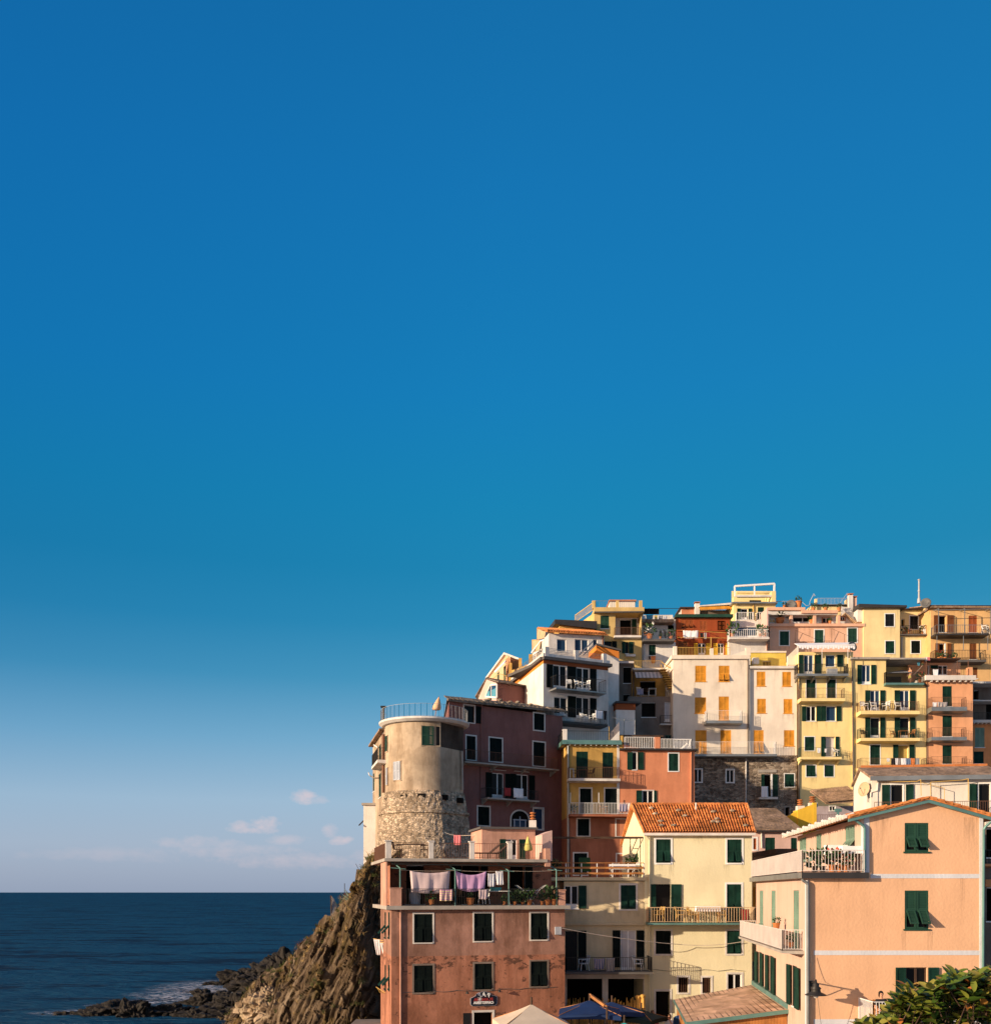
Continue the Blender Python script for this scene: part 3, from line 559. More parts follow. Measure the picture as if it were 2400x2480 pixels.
# rocks at the waterline
stone('tanrock',(.44,.33,.22),(.24,.17,.11),(.36,.28,.19),.7,1.); plain('darkrock',(.020,.016,.013),.85,var=.5,spec=.25)
def rock(c,x,y,Y,rx,ry,rz_,label,mat,sub=5,amp=.55,seed=0,name='rock',grp='rocks along the waterline'):
    q=at(c,x,y,Y); bm=bmesh.new(); bmesh.ops.create_icosphere(bm,subdivisions=sub,radius=1.)
    for v in bm.verts:
        d=v.co.copy(); k=1+amp*NZ.fractal(d*1.25+V((seed*5.1,0,0)),1.,2.,3)+amp*.55*abs(NZ.noise(d*3.1+V((0,seed*3.3,0))))+.20*NZ.cell(d*2.6+V((seed,NZ.noise(d*2)*.6,0)))+.10*NZ.noise(d*8+V((seed,0,0)))+.05*NZ.noise(d*19+V((seed,0,0)))
        v.co=V((d.x*rx,d.y*ry,d.z*rz_))*k
    b=MB(); b.add([q+v.co for v in bm.verts],[[v.index for v in f.verts] for f in bm.faces]); bm.free()
    return thing(name,b,mat,label,'rock',grp)
rock('O',440,1760,100,2.5,2.4,2.2,'big tan boulder at the foot of the cliff','tanrock',amp=.3,seed=2)
rock('O',660,1850,96,2.1,2.0,1.7,'rough tan boulder right of the big tan boulder','tanrock',amp=.45,seed=9)
DR=[('O',250,1420,137,4.2,3,1.6),('O',420,1330,140,3.6,3,2.4),('O',560,1290,138,3.4,3,2.8),('O',110,1370,142,3.2,2.6,1.7),('O',330,1500,128,3.,2.6,2.2),('O',640,1400,128,3.6,3,3.6),('O',60,1700,116,2.6,2.2,2.),
 ('P',600,1375,115,3.6,2.6,2.0),('P',690,1385,112,2.4,2.,2.0),('P',480,1400,113,3.4,2.2,1.5),('P',330,1412,114,3.4,2,1.2),('P',860,1385,114,3.6,2.4,1.7),('P',1060,1330,124,3.6,2.6,2.4),('P',1140,1345,120,2.4,2.2,2.0),('P',1190,1400,112,2.8,2.2,1.6),('P',1010,1410,112,3.,2.,1.5),('P',760,1405,113,2.8,2.,1.),('P',1085,1225,150,1.6,1.2,.5),('P',1150,1225,150,2.,1.4,.7)]
LBL=['long low dark rock behind the white foam','dark jagged rock in the sea ridge beside the cliff foot','dark rock right against the foot of the cliff slope','dark rock at the far end of the sea ridge','wet dark rock between the foam pool and the cliff','tall dark rock joining the ridge to the cliff','black rock in the foam pool left of the big tan boulder',
 'brown peaked rock at the bottom edge, largest on the left','dark rock leaning on the brown peaked rock','low black rock left of the brown peaked rock','flat black rock, leftmost at the waterline','wide dark rock in the middle of the waterline','dark humped rock below the foam','dark rock just right of the humped rock','dark rock at the bottom edge nearest the white foam','low dark rock at the bottom edge under the humped rock','small flat rock between two dark rocks at the bottom edge','tiny rock breaking the foam, left one','tiny rock breaking the foam, right one']
for i,(q,lb) in enumerate(zip(DR,LBL)):
    k=.68 if q[0]=='O' else .8; q=(q[0],q[1],q[2]+(14 if q[0]=='O' else 8),q[3],q[4]*k,q[5]*k,q[6]*(.72 if i not in (5,) else .9)); rock(*q,lb,'darkrock',amp=.5,seed=i+3)
m,t,p=nt('foam'); p.inputs['Base Color'].default_value=(.62,.60,.64,1); p.inputs['Roughness'].default_value=.9
n=N(t,'ShaderNodeTexNoise',Scale=1.7,Detail=9.,Roughness=.8); mp=mapped(t,(.55,1,1)); t.links.new(mp.outputs[0],n.inputs['Vector']); r=ramp(t,[(.50,(0,0,0)),(.57,(1,1,1))]); t.links.new(n.outputs['Fac'],r.inputs['Fac']); uvn=t.nodes.new('ShaderNodeUVMap')
sx=t.nodes.new('ShaderNodeVectorMath'); sx.operation='LENGTH'; t.links.new(uvn.outputs[0],sx.inputs[0]); r2=ramp(t,[(.25,(1,1,1)),(1,(0,0,0))]); t.links.new(sx.outputs['Value'],r2.inputs['Fac']); t.links.new(mixc(t,1.,r.outputs[0],r2.outputs[0],'MULTIPLY'),p.inputs['Alpha']); MT['foam']=m
b=MB(); b.uv=[]
for x,y,rx,ry in ((1080,1240,9.5,12),(1000,1258,8,7),(1180,1255,8,8),(1245,1335,4.5,4.5),(900,1285,8,5),(330,1380,4.5,3.),(790,1325,6,4),(860,1300,5,4),(1120,1275,6,4),(1240,1320,3.5,4),(1215,1300,5,6),(620,1345,5,3),(480,1375,5,3),(960,1310,5,4),(700,1350,5,3),(1245,1345,3,3),(1225,1330,3,3)):
    u,v=uv('P',x,y); Y=-SEA*F/(v-V0); cx=(u-U0)/F*Y; o=len(b.v); b.v.append(V((cx,Y,SEA+.03+.006*len(b.f)/20))); b.uv.append((0,0))
    for i in range(20): a=2*math.pi*i/20; b.v.append(V((cx+math.cos(a)*rx,Y+math.sin(a)*ry,SEA+.03+.006*o/21))); b.uv.append((math.cos(a),math.sin(a)))
    for i in range(20): b.f.append([o,o+1+i,o+1+(i+1)%20]); b.m.append(0)
struct('sea_foam',b,'foam','stuff')
# ================================================================== HOUSES
plaster('peach',ph(251,187,136),.22); plaster('band_grey',ph(232,220,208),.3); plaster('peach_lite',(.60,.41,.32),.3)
plaster('yg',ph(250,224,172),.2); plaster('beige',ph(236,203,152),.5); plaster('barpink',(.43,.185,.115),1.2,patch=(.13,.06,.04),band=(-3.85,.75,.10)); plaster('barpink_lite',(.58,.32,.235),.8); plaster('barpink_upper',(.37,.195,.142),1.4)
plaster('cream',ph(250,226,196),.3); plaster('w1',ph(252,223,188,1.06),.4); plaster('w2',ph(254,225,191,1.06),.35); plaster('y1',ph(255,215,140,1.1),.3); plaster('y2',ph(255,213,138,1.1),.3)
plaster('o2',ph(238,163,112,1.18),.4); plaster('o3',ph(238,152,92,1.15),.5); plaster('p1',ph(247,184,142,1.05),.3); plaster('s1',ph(250,212,145,1.12),.3); plaster('s2',ph(250,212,142,1.12),.4); plaster('s3',ph(236,178,112,1.1),.5)
plaster('tc',ph(178,82,42),.6); plaster('tl',ph(228,184,112),.5); plaster('whitew',(.70,.65,.60),.5); plaster('yel8',ph(236,178,92),.7); plaster('red8',(.40,.15,.085),.7); plaster('or8',ph(236,146,100),.5)
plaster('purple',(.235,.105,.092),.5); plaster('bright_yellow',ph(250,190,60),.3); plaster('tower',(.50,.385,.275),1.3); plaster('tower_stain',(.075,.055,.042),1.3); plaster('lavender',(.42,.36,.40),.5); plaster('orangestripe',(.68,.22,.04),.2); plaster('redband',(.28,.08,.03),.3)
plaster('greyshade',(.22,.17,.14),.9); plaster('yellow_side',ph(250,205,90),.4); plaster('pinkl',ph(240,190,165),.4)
stone('stonewall',(.34,.27,.21),(.20,.15,.115),(.42,.35,.28),2.6,1.9); stone('towerstone',(.55,.43,.32),(.36,.27,.19),(.58,.48,.37),4.2,1.3)
tileroof('brownroof',(.34,.22,.14),(.20,.13,.085),5.); tileroof('slate',(.19,.145,.11),(.09,.075,.055),3.5); tileroof('orangeroof',(.62,.23,.065),(.46,.145,.04),4.); tileroof('shedroof',(.60,.38,.25),(.50,.31,.20),2.)
MI=MB
# ---------- 1 peach house, right foreground
fP=Fac(1957,40,2380,40); fPL=FP((14.18,53.9),(12.617,40)); fPU=FP((16.45,54),(14.883,40))
h=House('large peach house with grey bands and teal gutters at the right edge of the photo',['peach','band_grey','peach_lite'])
BZ=-8.2; zt=.73; sU=2.267; LP=fP.len
h.panel(fP,0,LP,BZ,zt); h.panel(fP,sU,LP,zt,3.05); h.panel(fPL,0,fPL.len,BZ,zt,2); h.panel(fPU,0,fPU.len,zt,3.05,2)
w=fP.w; b=h.wb; b.quad(w(sU,0,3.05),w(LP,0,3.05),w(LP,0,3.1),w(4.758,0,3.64),w(sU,0,3.09))
BR=V((21.3,54,0)); b.quad(w(LP,0,BZ),BR+V((0,0,BZ)),BR+V((0,0,3.05)),w(LP,0,3.05)); b.quad(BR+V((0,0,BZ)),V((14.18,53.9,BZ)),V((14.18,53.9,.7)),BR+V((0,0,.7))); b.quad(BR+V((0,0,.7)),V((16.45,54,.7)),V((16.45,54,3.05)),BR+V((0,0,3.05)))
zz=lambda v,Y=40:(V0-v)/F*Y
bands=[]
for v0,v1 in ((2117.5,2128),(2303,2314),(2469.7,2482)): bands.append((sU+.25 if v0<2200 else .22,LP-.14,-.02,.012,zz(v1),zz(v0)))
h.fpart('band','band_grey',fP,*bands)
h.fpart('quoin','band_grey',fP,(LP-.14,LP+.012,-.05,.016,BZ,3.06)); h.fpart('quoin','band_grey',fP,(sU-.012,sU+.2,-.05,.014,zt+.06,3.08)); h.fpart('quoin','band_grey',fPL,(fPL.len-.55,fPL.len+.014,-.03,.014,BZ,.5)); h.fpart('quoin','band_grey',fPU,(fPU.len-.45,fPU.len-.02,-.03,.012,zt+.06,3.05))
dv=V((.1125,1,0)); b=MB(); Rf=w(4.758,.3,3.80); Le=w(1.54,.3,3.03); Re=w(7.6,.3,3.0)
b.slab([Le,Rf,Rf+dv*14.5,Le+dv*14.5],.07); b.slab([Rf,Re,Re+dv*14.5,Rf+dv*14.5],.07)
for a,e in ((Le,Rf),(Re,Rf)):
    for i in range(9):
        p=a.lerp(e,(i+.03)/9); q=a.lerp(e,(i+.95)/9); b.b8([p+V((0,-.05,-.02)),q+V((0,-.05,.0)),q+dv*.5,p+dv*.5-V((0,0,.02)),p+V((0,-.05,.09)),q+V((0,-.05,.06)),q+dv*.5+V((0,0,.06)),p+dv*.5+V((0,0,.09))])
for i in range(22):
    p=Le.lerp(Rf,.02)+dv*(.3+i*.64); b.bar(p-V((.12,0,-.02)),Le.lerp(Rf,.5)+dv*(.3+i*.64)+V((0,0,.04)),.11,6)
rf=h.part('roof',b,'orangeroof')
b=MB()
for a,e in ((Le,Rf),(Rf,Re)): b.b8([a+V((0,.03,-.2)),e+V((0,.03,-.2)),e+V((0,.11,-.2)),a+V((0,.11,-.2)),a+V((0,.03,-.075)),e+V((0,.03,-.075)),e+V((0,.11,-.075)),a+V((0,.11,-.075))])
h.part('fascia',b,'teal_metal',rf); b=MB()
for i in range(30):
    p=Le+dv*(.1+i*.47); b.bar(p+V((-.12,0,.02)),p+dv*.42+V((-.12,0,.03+.05*(i%3))),.09,5); b.bar(p+V((-.2,0.1,-.05)),p+dv*.1+V((.25,0,.14)),.07,5)
h.part('eave_tiles',b,'offwhite_plaster',rf)
g=lambda x,y,d=.1:fP.p('I',x,y,d)
h.pipe([g(300,1148,.2),g(330,1165,.15),g(430,1235,.12),g(446,1262,.12),g(446,1730,.12),g(425,1765,.12)],.055,'teal_metal'); h.pipe([g(1897,1190,.2),g(1835,1245,.12),g(1815,1280,.1),fP.w(LP-.07,.1,BZ)],.05,'teal_metal')
g=lambda x,y:fP.p('M',x,y,.12); h.pipe([g(722,398),g(735,418),g(772,440),g(783,462),g(785,1960),fP.w(fP.sz('M',785,1960)[0],.12,BZ)],.06,'grey_metal')
for c,y0,y1 in (('I',1203,1535),('N',368,812)): h.win(fP,'t',c,906,y0,1180,y1,sh='mid_green_paint',fr='mid_green_paint',ang=36)
h.win(fP,'o','N',922,1252,1163,1650,L=(797,912),R=(1170,1290),fr='dark_wood',nm='window'); 
for x0,x1,y0,y1 in ((265,305,525,885),(390,437,525,935),(628,690,523,1145)): h.win(fPL,'c','M',x0,y0,x1,y1,sh='pale_green_paint',fr='pale_green_paint',nm='shutter_door')
for x0,x1,y0,y1,l,r in ((260,287,1185,1545,(233,258),(289,315)),(377,412,1225,1630,(350,375),(414,445)),(622,665,1330,1790,(583,619),(668,712))): h.win(fPL,'o','M',x0,y0,x1,y1,L=l,R=r,mull=0,nm='window',dl=.09); h.pxpart('dark_gap','dark_room',fPL,'M',x0,y0,x1,y1,-.04,.006)  # near-black plate across each opening paints the shadow of the ajar shutters
for x0,x1,y0,y1 in ((1310,1388,1385,1640),(1500,1560,1335,1700),(1835,1945,1245,1560)): h.win(fPU,'t','H',x0,y0,x1,y1,sh='pale_green_paint',fr='pale_green_paint',ang=40,nm='window')
b=MB(); q=lambda f,s,d:f.w(s,d,.78)
b.slab([q(fPL,0,.35),q(fPL,fPL.len+.3,.35),q(fP,2.32,.3),q(fP,2.32,-.0),fPU.w(fPU.len,.02,.78),fPU.w(0,.02,.78)],.21); ts=h.part('terrace_slab',b,'concrete')
h.part('edge_flashing',(lambda b:(b.fb(fP,-.36,2.33,.304,.33,.56,.8),b)[1])(MB()),'darkgrey_metal',ts); h.part('edge_flashing',(lambda b:(b.fb(fPL,0,fPL.len+.3,.352,.37,.58,.8),b)[1])(MB()),'grey_metal',ts)
c0=fPL.w(fPL.len+.2,.26,0); h.rail([fPL.w(0,.26,0),c0,fP.w(2.18,.22,0)],.8,1.69,'rail_cream',.13,.012,.022)
b=MB(); n=9
for i in range(n): b.fb(fPL,.05+i*(fPL.len+.1)/n+.03,.05+(i+1)*(fPL.len+.1)/n-.03,.20,.225,.9,1.66)
h.part('privacy_panel',b,'frosted_panel')
a0,a1,zs,zr=h.balc(fPL,'M',50,512,850,1020,1048,.87,'concrete','rail_cream',.13,.012,'LR')
b=MB(); b.fb(fPL,a0+.05,a1-.05,.80,.83,zs+.06,zr-.03); h.part('privacy_panel',b,'frosted_panel')
fT=fP.off(1.55)
s0,zfl=fT.sz('N',545,1880); s0,zrt=fT.sz('N',545,1650); zfl=zrt-.98
b=MB(); b.fb(fP,s0-.1,LP+.5,.0,1.65,zfl-.22,zfl); h.part('balcony',b,'concrete')
h.rail([fP.w(s0,.02,0),fP.w(s0,1.55,0),fP.w(LP+.4,1.55,0)],zfl,zrt,'white_paint',.115,.013,.022)
h.finish(); PE=h; zterr=zfl
# ---------- shed beside it
h=House('low wooden shed with a shingle roof and teal metal edging against the peach house','wood','shed','shed')
p=lambda x,y,z:V((x,y,z)); A,B,C,D=p(8.55,44.4,-5.80),p(13.2,44.4,-5.22),p(14.1,54,-5.02),p(9.6,53.2,-5.75)
h.mkroot(p(10.5,48,-8.2)); b=MB(); b.slab([A,B,C,D],.1)
h.part('roof',b,'shedroof')
b=MB(); b.cm=0
E=[(8.72,44.55),(13.1,44.55),(14,53.9),(9.7,53)]; T=[-5.92,-5.36,-5.2,-5.9]
for i in range(4):
    j=(i+1)%4; a,c=V((*E[i],0)),V((*E[j],0)); L=(c-a).length; n=int(L/.14); t=(c-a)/n; nn=V((t.y,-t.x,0)).normalized()
    for k in range(n):
        z1=T[i]+(T[j]-T[i])*(k+.5)/n; o=a+t*k; b.ob(o+V((0,0,-8.2)),t*.94,nn*-.05,(0,0,z1+8.2))
h.wb=b
b=MB(); b.bar(A+p(0,-.03,-.1),B+p(0,-.03,-.1),.12); b.bar(B+p(.0,0,.06),C+p(0,0,.06),.22); b.bar(D+p(0,0,-.06),A+p(0,0,-.06),.08); h.part('edge_flashing',b,'teal_metal')
b=MB()
for i in range(1,17):
    a=A.lerp(B,i/17); c=D.lerp(C,i/17); b.bar(a+p(0,0,.006),c+p(0,0,.006),.014)
h.part('roof_seam',b,'dark_wood'); h.part('wall',h.wb,'wood')
# ---------- 2 yellow-green gable house
f=Fac(1561,60,1821,60)
h=House('pale yellow gable house with a bright orange tile roof in the centre foreground',['yg'])
ze=(V0-2017)/F*60; D2=7.
fl,fr=h.body(f,0,f.len,BZ,ze-.12,D2,skL=-.45,skR=.5,top=False); GY=h
YGf=f; w=f.w
rz=5.62; Lf,Rg,Lb=w(-.08,.28,ze),V((8.72,63.5,rz)),V((8.5,67.2,3.2)); Rf2,Rr,Rb=w(f.len+.12,.28,ze),V((16.12,63.5,rz)),V((16.4,67.2,3.2))
b=h.wb; b.quad(fl.w(fl.len,0,ze-.12),V((8.95,63.5,rz-.2)),fl.w(0,0,ze-.12)); b.quad(w(f.len,0,ze-.12),w(f.len+.5,-D2,ze-.12),V((16.0,63.5,rz-.2)))
# corrugated clay tiles
def tiles(A,B,C,D,nc,nr,amp=.045):
    """A,B eave left/right, C,D ridge right/left"""
    b=MB(); nn=((B-A).cross(D-A)).normalized(); K=nc*4; o=0
    for r in range(nr):
        for e in (0,1):
            for i in range(K+1):
                a=A.lerp(B,i/K); c=D.lerp(C,i/K); t=(r+e*1.0)/nr; hgt=amp*math.sin(2*math.pi*i/4)+(.05*(1-e))+random.uniform(-.012,.012); b.v.append(a.lerp(c,t)+nn*hgt)
        k=len(b.v)-2*(K+1)
        for i in range(K): b.f.append([k+i,k+i+1,k+K+2+i,k+K+1+i]); b.m.append(0)
        if r: 
            for i in range(K): b.f.append([k-K-1+i,k-K+i,k+i+1,k+i]); b.m.append(0)
    return b
b=tiles(Lf,Rf2,Rr,Rg,40,16,.062); b2=MB(); b2.slab([Lf,Rf2,Rr,Rg],.1); b2.slab([Rg,Rr,Rb,Lb],.1)
o=len(b.v); 
b.v+=[v-V((0,0,.04)) for v in b2.v]; b.f+=[[i+o for i in q] for q in b2.f]; b.m+=b2.m
for i in range(19):
    p0=Rg.lerp(Rr,i/19); p1=Rg.lerp(Rr,(i+1.04)/19); b.bar(p0+V((0,0,.05)),p1+V((0,0,.03)),.1,6)
for i in range(11):
    p0=Lf.lerp(Rg,i/11); p1=Lf.lerp(Rg,(i+1)/11); b.bar(p0+V((0,0,.05)),p1+V((0,0,.05)),.08,6); p0=Rf2.lerp(Rr,i/11); p1=Rf2.lerp(Rr,(i+1)/11); b.bar(p0+V((0,0,.05)),p1+V((0,0,.05)),.08,6); p0=Lb.lerp(Rg,i/11); p1=Lb.lerp(Rg,(i+1)/11); b.bar(p0+V((0,0,.02)),p1+V((0,0,.02)),.08,6)
ROOF=h.part('roof',b,'orangeroof')
b=MB(); b.bar(Lf+V((0,-.02,-.12)),Rf2+V((0,-.02,-.12)),.11,4); b.fb(f,-.05,f.len+.08,.0,.24,ze-.2,ze-.12); h.part('gutter',b,'offwhite_plaster',ROOF)
# loose stones that hold the tiles, a thing each
STN=[(1130,1055),(1175,1120),(1235,1205),(1240,1255),(1385,1255),(1440,1080),(1510,1145),(1840,1095),(1835,1212),(1880,1180)]
pl0,pl1,pl2=Lf,Rf2,Rg; pn=((pl1-pl0).cross(pl2-pl0)).normalized()
def onroof(c,x,y):
    r=at(c,x,y,1.); k=pl0.dot(pn)/r.dot(pn); return r*k
SP=[('G',x,y) for x,y in STN]+[('H',540,1085),('H',650,1155),('H',690,1255),('H',370,1215)]
for i,(c,x,y) in enumerate(SP):
    P=onroof(c,x,y); b=MB(); rr=random.Random(i); bm=bmesh.new(); bmesh.ops.create_icosphere(bm,subdivisions=2,radius=.14)
    for v in bm.verts: v.co=V((v.co.x*1.35,v.co.y,v.co.z*.65))*(1+.35*NZ.noise(v.co*9+V((i*7,0,0))))
    b.add([P+V((0,0,.13))+v.co for v in bm.verts],[[v.index for v in q.verts] for q in bm.faces]); bm.free()
    thing('stone',b,'towerstone','loose grey stone weighing down the orange roof tiles','stone','stones on the orange tile roof',True)
P=onroof('G',1640,1225); b=MB(); b.bar(P-V((0,0,.1)),P+V((0,0,.62)),.05,8); b2=MB(); h.part('vent_pipe',b,'terracotta')
P=onroof('G',1638,1062); b=MB(); b.bar(P-V((0,0,.1)),P+V((0,0,.5)),.05,8); h.part('vent_pipe',b,'offwhite_plaster')
h.win(f,'t','G',1178,1390,1350,1663,sur='white_paint',ang=16); h.win(f,'t','H',478,1392,647,1663,sur='white_paint',ang=10)
h.win(f,'x','L',230,296,397,742,L=(172,228),R=(402,520),sur=None); h.win(f,'t','L',1043,295,1212,742,sur='white_paint',ang=25)
h.win(f,'c','L',226,830,402,1098,sh='black_green_paint',sur='offwhite_plaster'); h.win(f,'t','L',1043,830,1213,1096,sur='offwhite_plaster',ang=8)
for x0,x1,y0,y1 in ((487,603,1364,1543),(762,864,1367,1550)):
    W=h.win(f,'n','L',x0,y0,x1,y1,sur='offwhite_plaster'); b=MB(); s0,z1=f.sz('L',x0,y0); s1,z0=f.sz('L',x1,y1)
    for i in range(5): s=s0+(s1-s0)*(i+.5)/5; b.bar(f.w(s,-.05,z0),f.w(s,-.05,z1),.014)
    h.part('grille',b,'rust_iron',W)
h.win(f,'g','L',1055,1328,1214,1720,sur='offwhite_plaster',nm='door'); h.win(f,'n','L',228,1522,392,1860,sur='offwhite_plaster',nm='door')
YB=h.balc(f,'L',150,1372,563,740,770,1.0,'teal_metal','tan_paint',.16,.02,'LR',rr=.028)
b=MB(); s,_=f.sz('G',1112,1340); b.path([f.w(.05,.2,ze-.2),f.w(.28,.1,ze-.45),f.w(.28,.09,BZ)],.055,8); h.part('downpipe',b,'yg')
s0,z=f.sz('L',150,1285); s1,_=f.sz('L',1250,1285); b=MB(); 
for i in range(14): b.bar(f.w(s0+(s1-s0)*i/14,.03,z+.05*math.sin(i*1.7)),f.w(s0+(s1-s0)*(i+1)/14,.03,z+.05*math.sin(i*1.7+1.7)),.014)
h.part('wall_cable',b,'dark_concrete')
# attic vent and small windows on the sunlit gable end
h.finish()
# narrow golden house in the gap
f=Fac(1818,70,1850,70); h=House('narrow strip of an orange-yellow house squeezed between the pale yellow and peach houses','s3'); h.bodypx(f,'L',1310,240,1400,2300,6)
h.win(f,'c','L',1345,330,1375,560,sh='ochre_paint',n=1); h.balc(f,'L',1322,1395,1090,1285,1300,.8,'teal_metal','rust_iron',.15,.012); h.finish()
# ---------- 3 beige house with the wood-railed terrace
f=Fac(1366,60,1571,60.05); h=House('beige house with a wood-railed roof terrace between the bar building and the pale yellow house',['beige','offwhite_plaster']); BEI=f
s0,zt3=f.sz('K',800,216); _,zp=f.sz('K',800,1336)
h.body(f,0,f.len,zp,zt3-.25,7,m=0)
b=MB(); b.fb(f,-.9,f.len-.02,-7,.12,zt3-.2,zt3); ts=h.part('terrace_slab',b,'beige')
h.win(f,'o','K',790,312,948,575,R=(953,1043),fr='white_paint',nm='door'); h.win(f,'t','K',1437,306,1612,582,ang=12,sur='offwhite_plaster')
h.win(f,'x','K',802,830,940,1305,R=(948,1042),sh='black_green_paint',nm='door'); h.win(f,'g','K',1436,826,1614,1305,nm='door',pane='curtain')
for q in ((1345,1432),(1618,1704)):
    s0,z1=f.sz('K',q[0],826); s1,z0=f.sz('K',q[1],1250); b=MB(); leaf(b,f,s0,s1,z0,z1,.035); h.part('shutter',b,'black_green_paint')
h.pxpart('string_course','beige',f,'K',797,738,1742,766,0,.14)
h.balc(f,'K',806,1795,1138,1308,1340,1.75,'dark_concrete','iron',.12,.013)
# portico under the balcony
b=MB(); b.fb(f,0,f.len,-.35,.02,zp-.25,zp-.002); h.part('beam',b,'offwhite_plaster')
for x0,x1 in ((795,822),(1228,1293),(1700,1765)):
    s0,_=f.sz('K',x0,1400); s1,_=f.sz('K',x1,1400); b=MB(); b.fb(f,s0,s1,-.33,.0,BZ,zp-.25); h.part('pillar',b,'offwhite_plaster')
b=MB(); b.fb(f,0.02,f.len-.02,-3.4,-3.2,BZ,zp-.01); b.fb(f,.02,.2,-3.2,-.34,BZ,zp-.01); b.fb(f,f.len-.2,f.len-.02,-3.2,-.34,BZ,zp-.01); h.part('portico_wall',b,'dark_room')  # inner walls near-black: the portico's shade is put into the colour
# terrace rail of boards on white posts
s0,zr=f.sz('K',630,55,.0); s1,_=f.sz('K',1700,55,0); b=MB()
for i in range(7): s=s0+(s1-s0)*i/6; b.fb(f,s-.025,s+.025,.0,.05,zt3,zr+.02)
rr_=h.part('railing',b,'white_paint'); b=MB()
b.fb(f,s0,s1,-.02,.07,zr,zr+.045)
for y in (107,172): _,z=f.sz('K',700,y); b.fb(f,s0,s1,.052,.085,z-.06,z+.06)
h.part('rail_board',b,'wood',rr_)
fB2=f.off(-3.6); z4=zt3+2.55
b=MB(); b.fb(f,s0-.2,s1,-2.2,-2.05,zt3+2.45,zt3+2.55); b.fb(f,s0-.2,s1,-.3,-.2,zt3+2.4,zt3+2.48)
for s in (s0+1.2,(s0+s1)/2,s1-.15): b.bar(f.w(s,-.25,zt3+2.44),f.w(s,-2.1,zt3+2.5),.03)
for s in (s0+1.2,s1-.15): b.bar(f.w(s,-.25,zt3),f.w(s,-.25,zt3+2.42),.035)
h.part('pergola',b,'dark_wood')
h.finish(); zBT=zt3
# ---------- 4 bar building
f=Fac(948,54.4,1368,56.5); BARf=f
h=House('weathered pink house with a bar sign and a washing loggia at the left front',['barpink','barpink_lite','barpink_upper'])
_,zl1=f.sz('J',240,872); _,zl2=f.sz('J',240,828); _,zu1=f.sz('J',240,318); _,zu2=f.sz('J',240,283)
zsp=f.sz('J',240,1412)[1]; flb,_=h.body(f,0,f.len,BZ,zsp,8,skL=.2,left=True,m=0,top=False); flb2,_=h.body(f,0,f.len,zsp,zl1,8,skL=.2,left=True,m=2)
b=MB(); b.fb(f,-.3,f.len+.25,-8,.3,zl1,zl2); h.part('floor_slab',b,'concrete')
# loggia back wall; black openings and added dark shutters stand in for its shade
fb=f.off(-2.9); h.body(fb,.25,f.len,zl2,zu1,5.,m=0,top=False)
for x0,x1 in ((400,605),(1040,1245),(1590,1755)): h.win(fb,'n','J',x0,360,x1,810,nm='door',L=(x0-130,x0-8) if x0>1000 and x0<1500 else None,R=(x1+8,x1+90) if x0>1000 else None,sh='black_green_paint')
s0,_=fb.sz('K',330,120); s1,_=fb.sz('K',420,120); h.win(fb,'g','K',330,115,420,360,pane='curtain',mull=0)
s,_=f.sz('J',338,700); b=MB(); b.fb(f,-.3,s-.75,-2.9,-.02,zl2,zu1-.002); h.part('pier',b,'barpink_lite')
_,zp1=f.sz('J',240,630); b=MB(); b.fb(f,-.1,s,-.1,.22,zl2,zp1); b.fb(f,-.13,s+.05,-.12,.25,zp1,zp1+.05); h.part('parapet',b,'barpink_lite')
a,_=f.sz('K',716,400); e,_=f.sz('K',792,400); b=MB(); b.fb(f,a,e,-1.2,.2,zl2,zp1-.1); b.fb(f,a-.03,e+.03,-1.25,.25,zp1-.1,zp1-.05); h.part('parapet',b,'barpink_lite')
h.rail([f.w(s+.02,.15,0),f.w(a-.02,.15,0)],zl2,zp1-.02,'iron',.13,.011,.02)
b=MB(); e1,_=f.sz('K',582,30); b.fb(f,-.4,e1,-8,.3,zu1,zu2); h.part('floor_slab',b,'concrete')
# green posts with arms for the washing lines
for x,yt,c in ((328,395,'J'),(960,410,'J'),(1575,425,'J'),(700,130,'K')):
    s,z=f.sz(c,x,yt,.12); b=MB(); b.bar(f.w(s,.12,zl2),f.w(s,.12,z),.035,6); b.bar(f.w(s,.12,z),f.w(s-.45,-.7,z+.42),.03,6); b.bar(f.w(s-.5,.0,z+.02),f.w(s+.3,.2,z-.05),.02,6); h.part('line_post',b,'teal_metal')
b=MB(); q=f.p('J',330,400,.12); q2=f.p('K',700,130,.12); b.bar(f.p('J',230,345,.1),f.p('K',560,92,.1),.05,6); h.part('beam',b,'iron')
# upper terrace: pillars and rails
_,zq=f.sz('J',190,88); pil=[('J',190,.30),('J',680,.26),('J',1148,.26),('J',1582,.26)]; ss=[]
for c,x,wd in pil:
    s,_=f.sz(c,x,200); ss.append(s); b=MB(); b.fb(f,s-wd/2,s+wd/2,-.05,.2,zu2,zq); b.fb(f,s-wd/2-.05,s+wd/2+.05,-.1,.25,zq,zq+.06); h.part('pillar',b,'offwhite_plaster')
s5,_=f.sz('f',1040,1700); ss.append(s5)
for a,e in zip(ss,ss[1:]): h.rail([f.w(a+.16,.08,0),f.w(e-.16,.08,0)],zu2,zq-.07,'rust_iron',.14,.011,.018)
h.rail([f.w(ss[0]-.05,-7.5,0),f.w(ss[0]-.05,-.1,0)],zu2,zq-.05,'rust_iron',.14,.011,.018)
b=MB(); b.fb(f,s5-.04,s5+.26,-.4,.25,zl2+2.2,zu2+.62); h.part('pier',b,'barpink_lite')
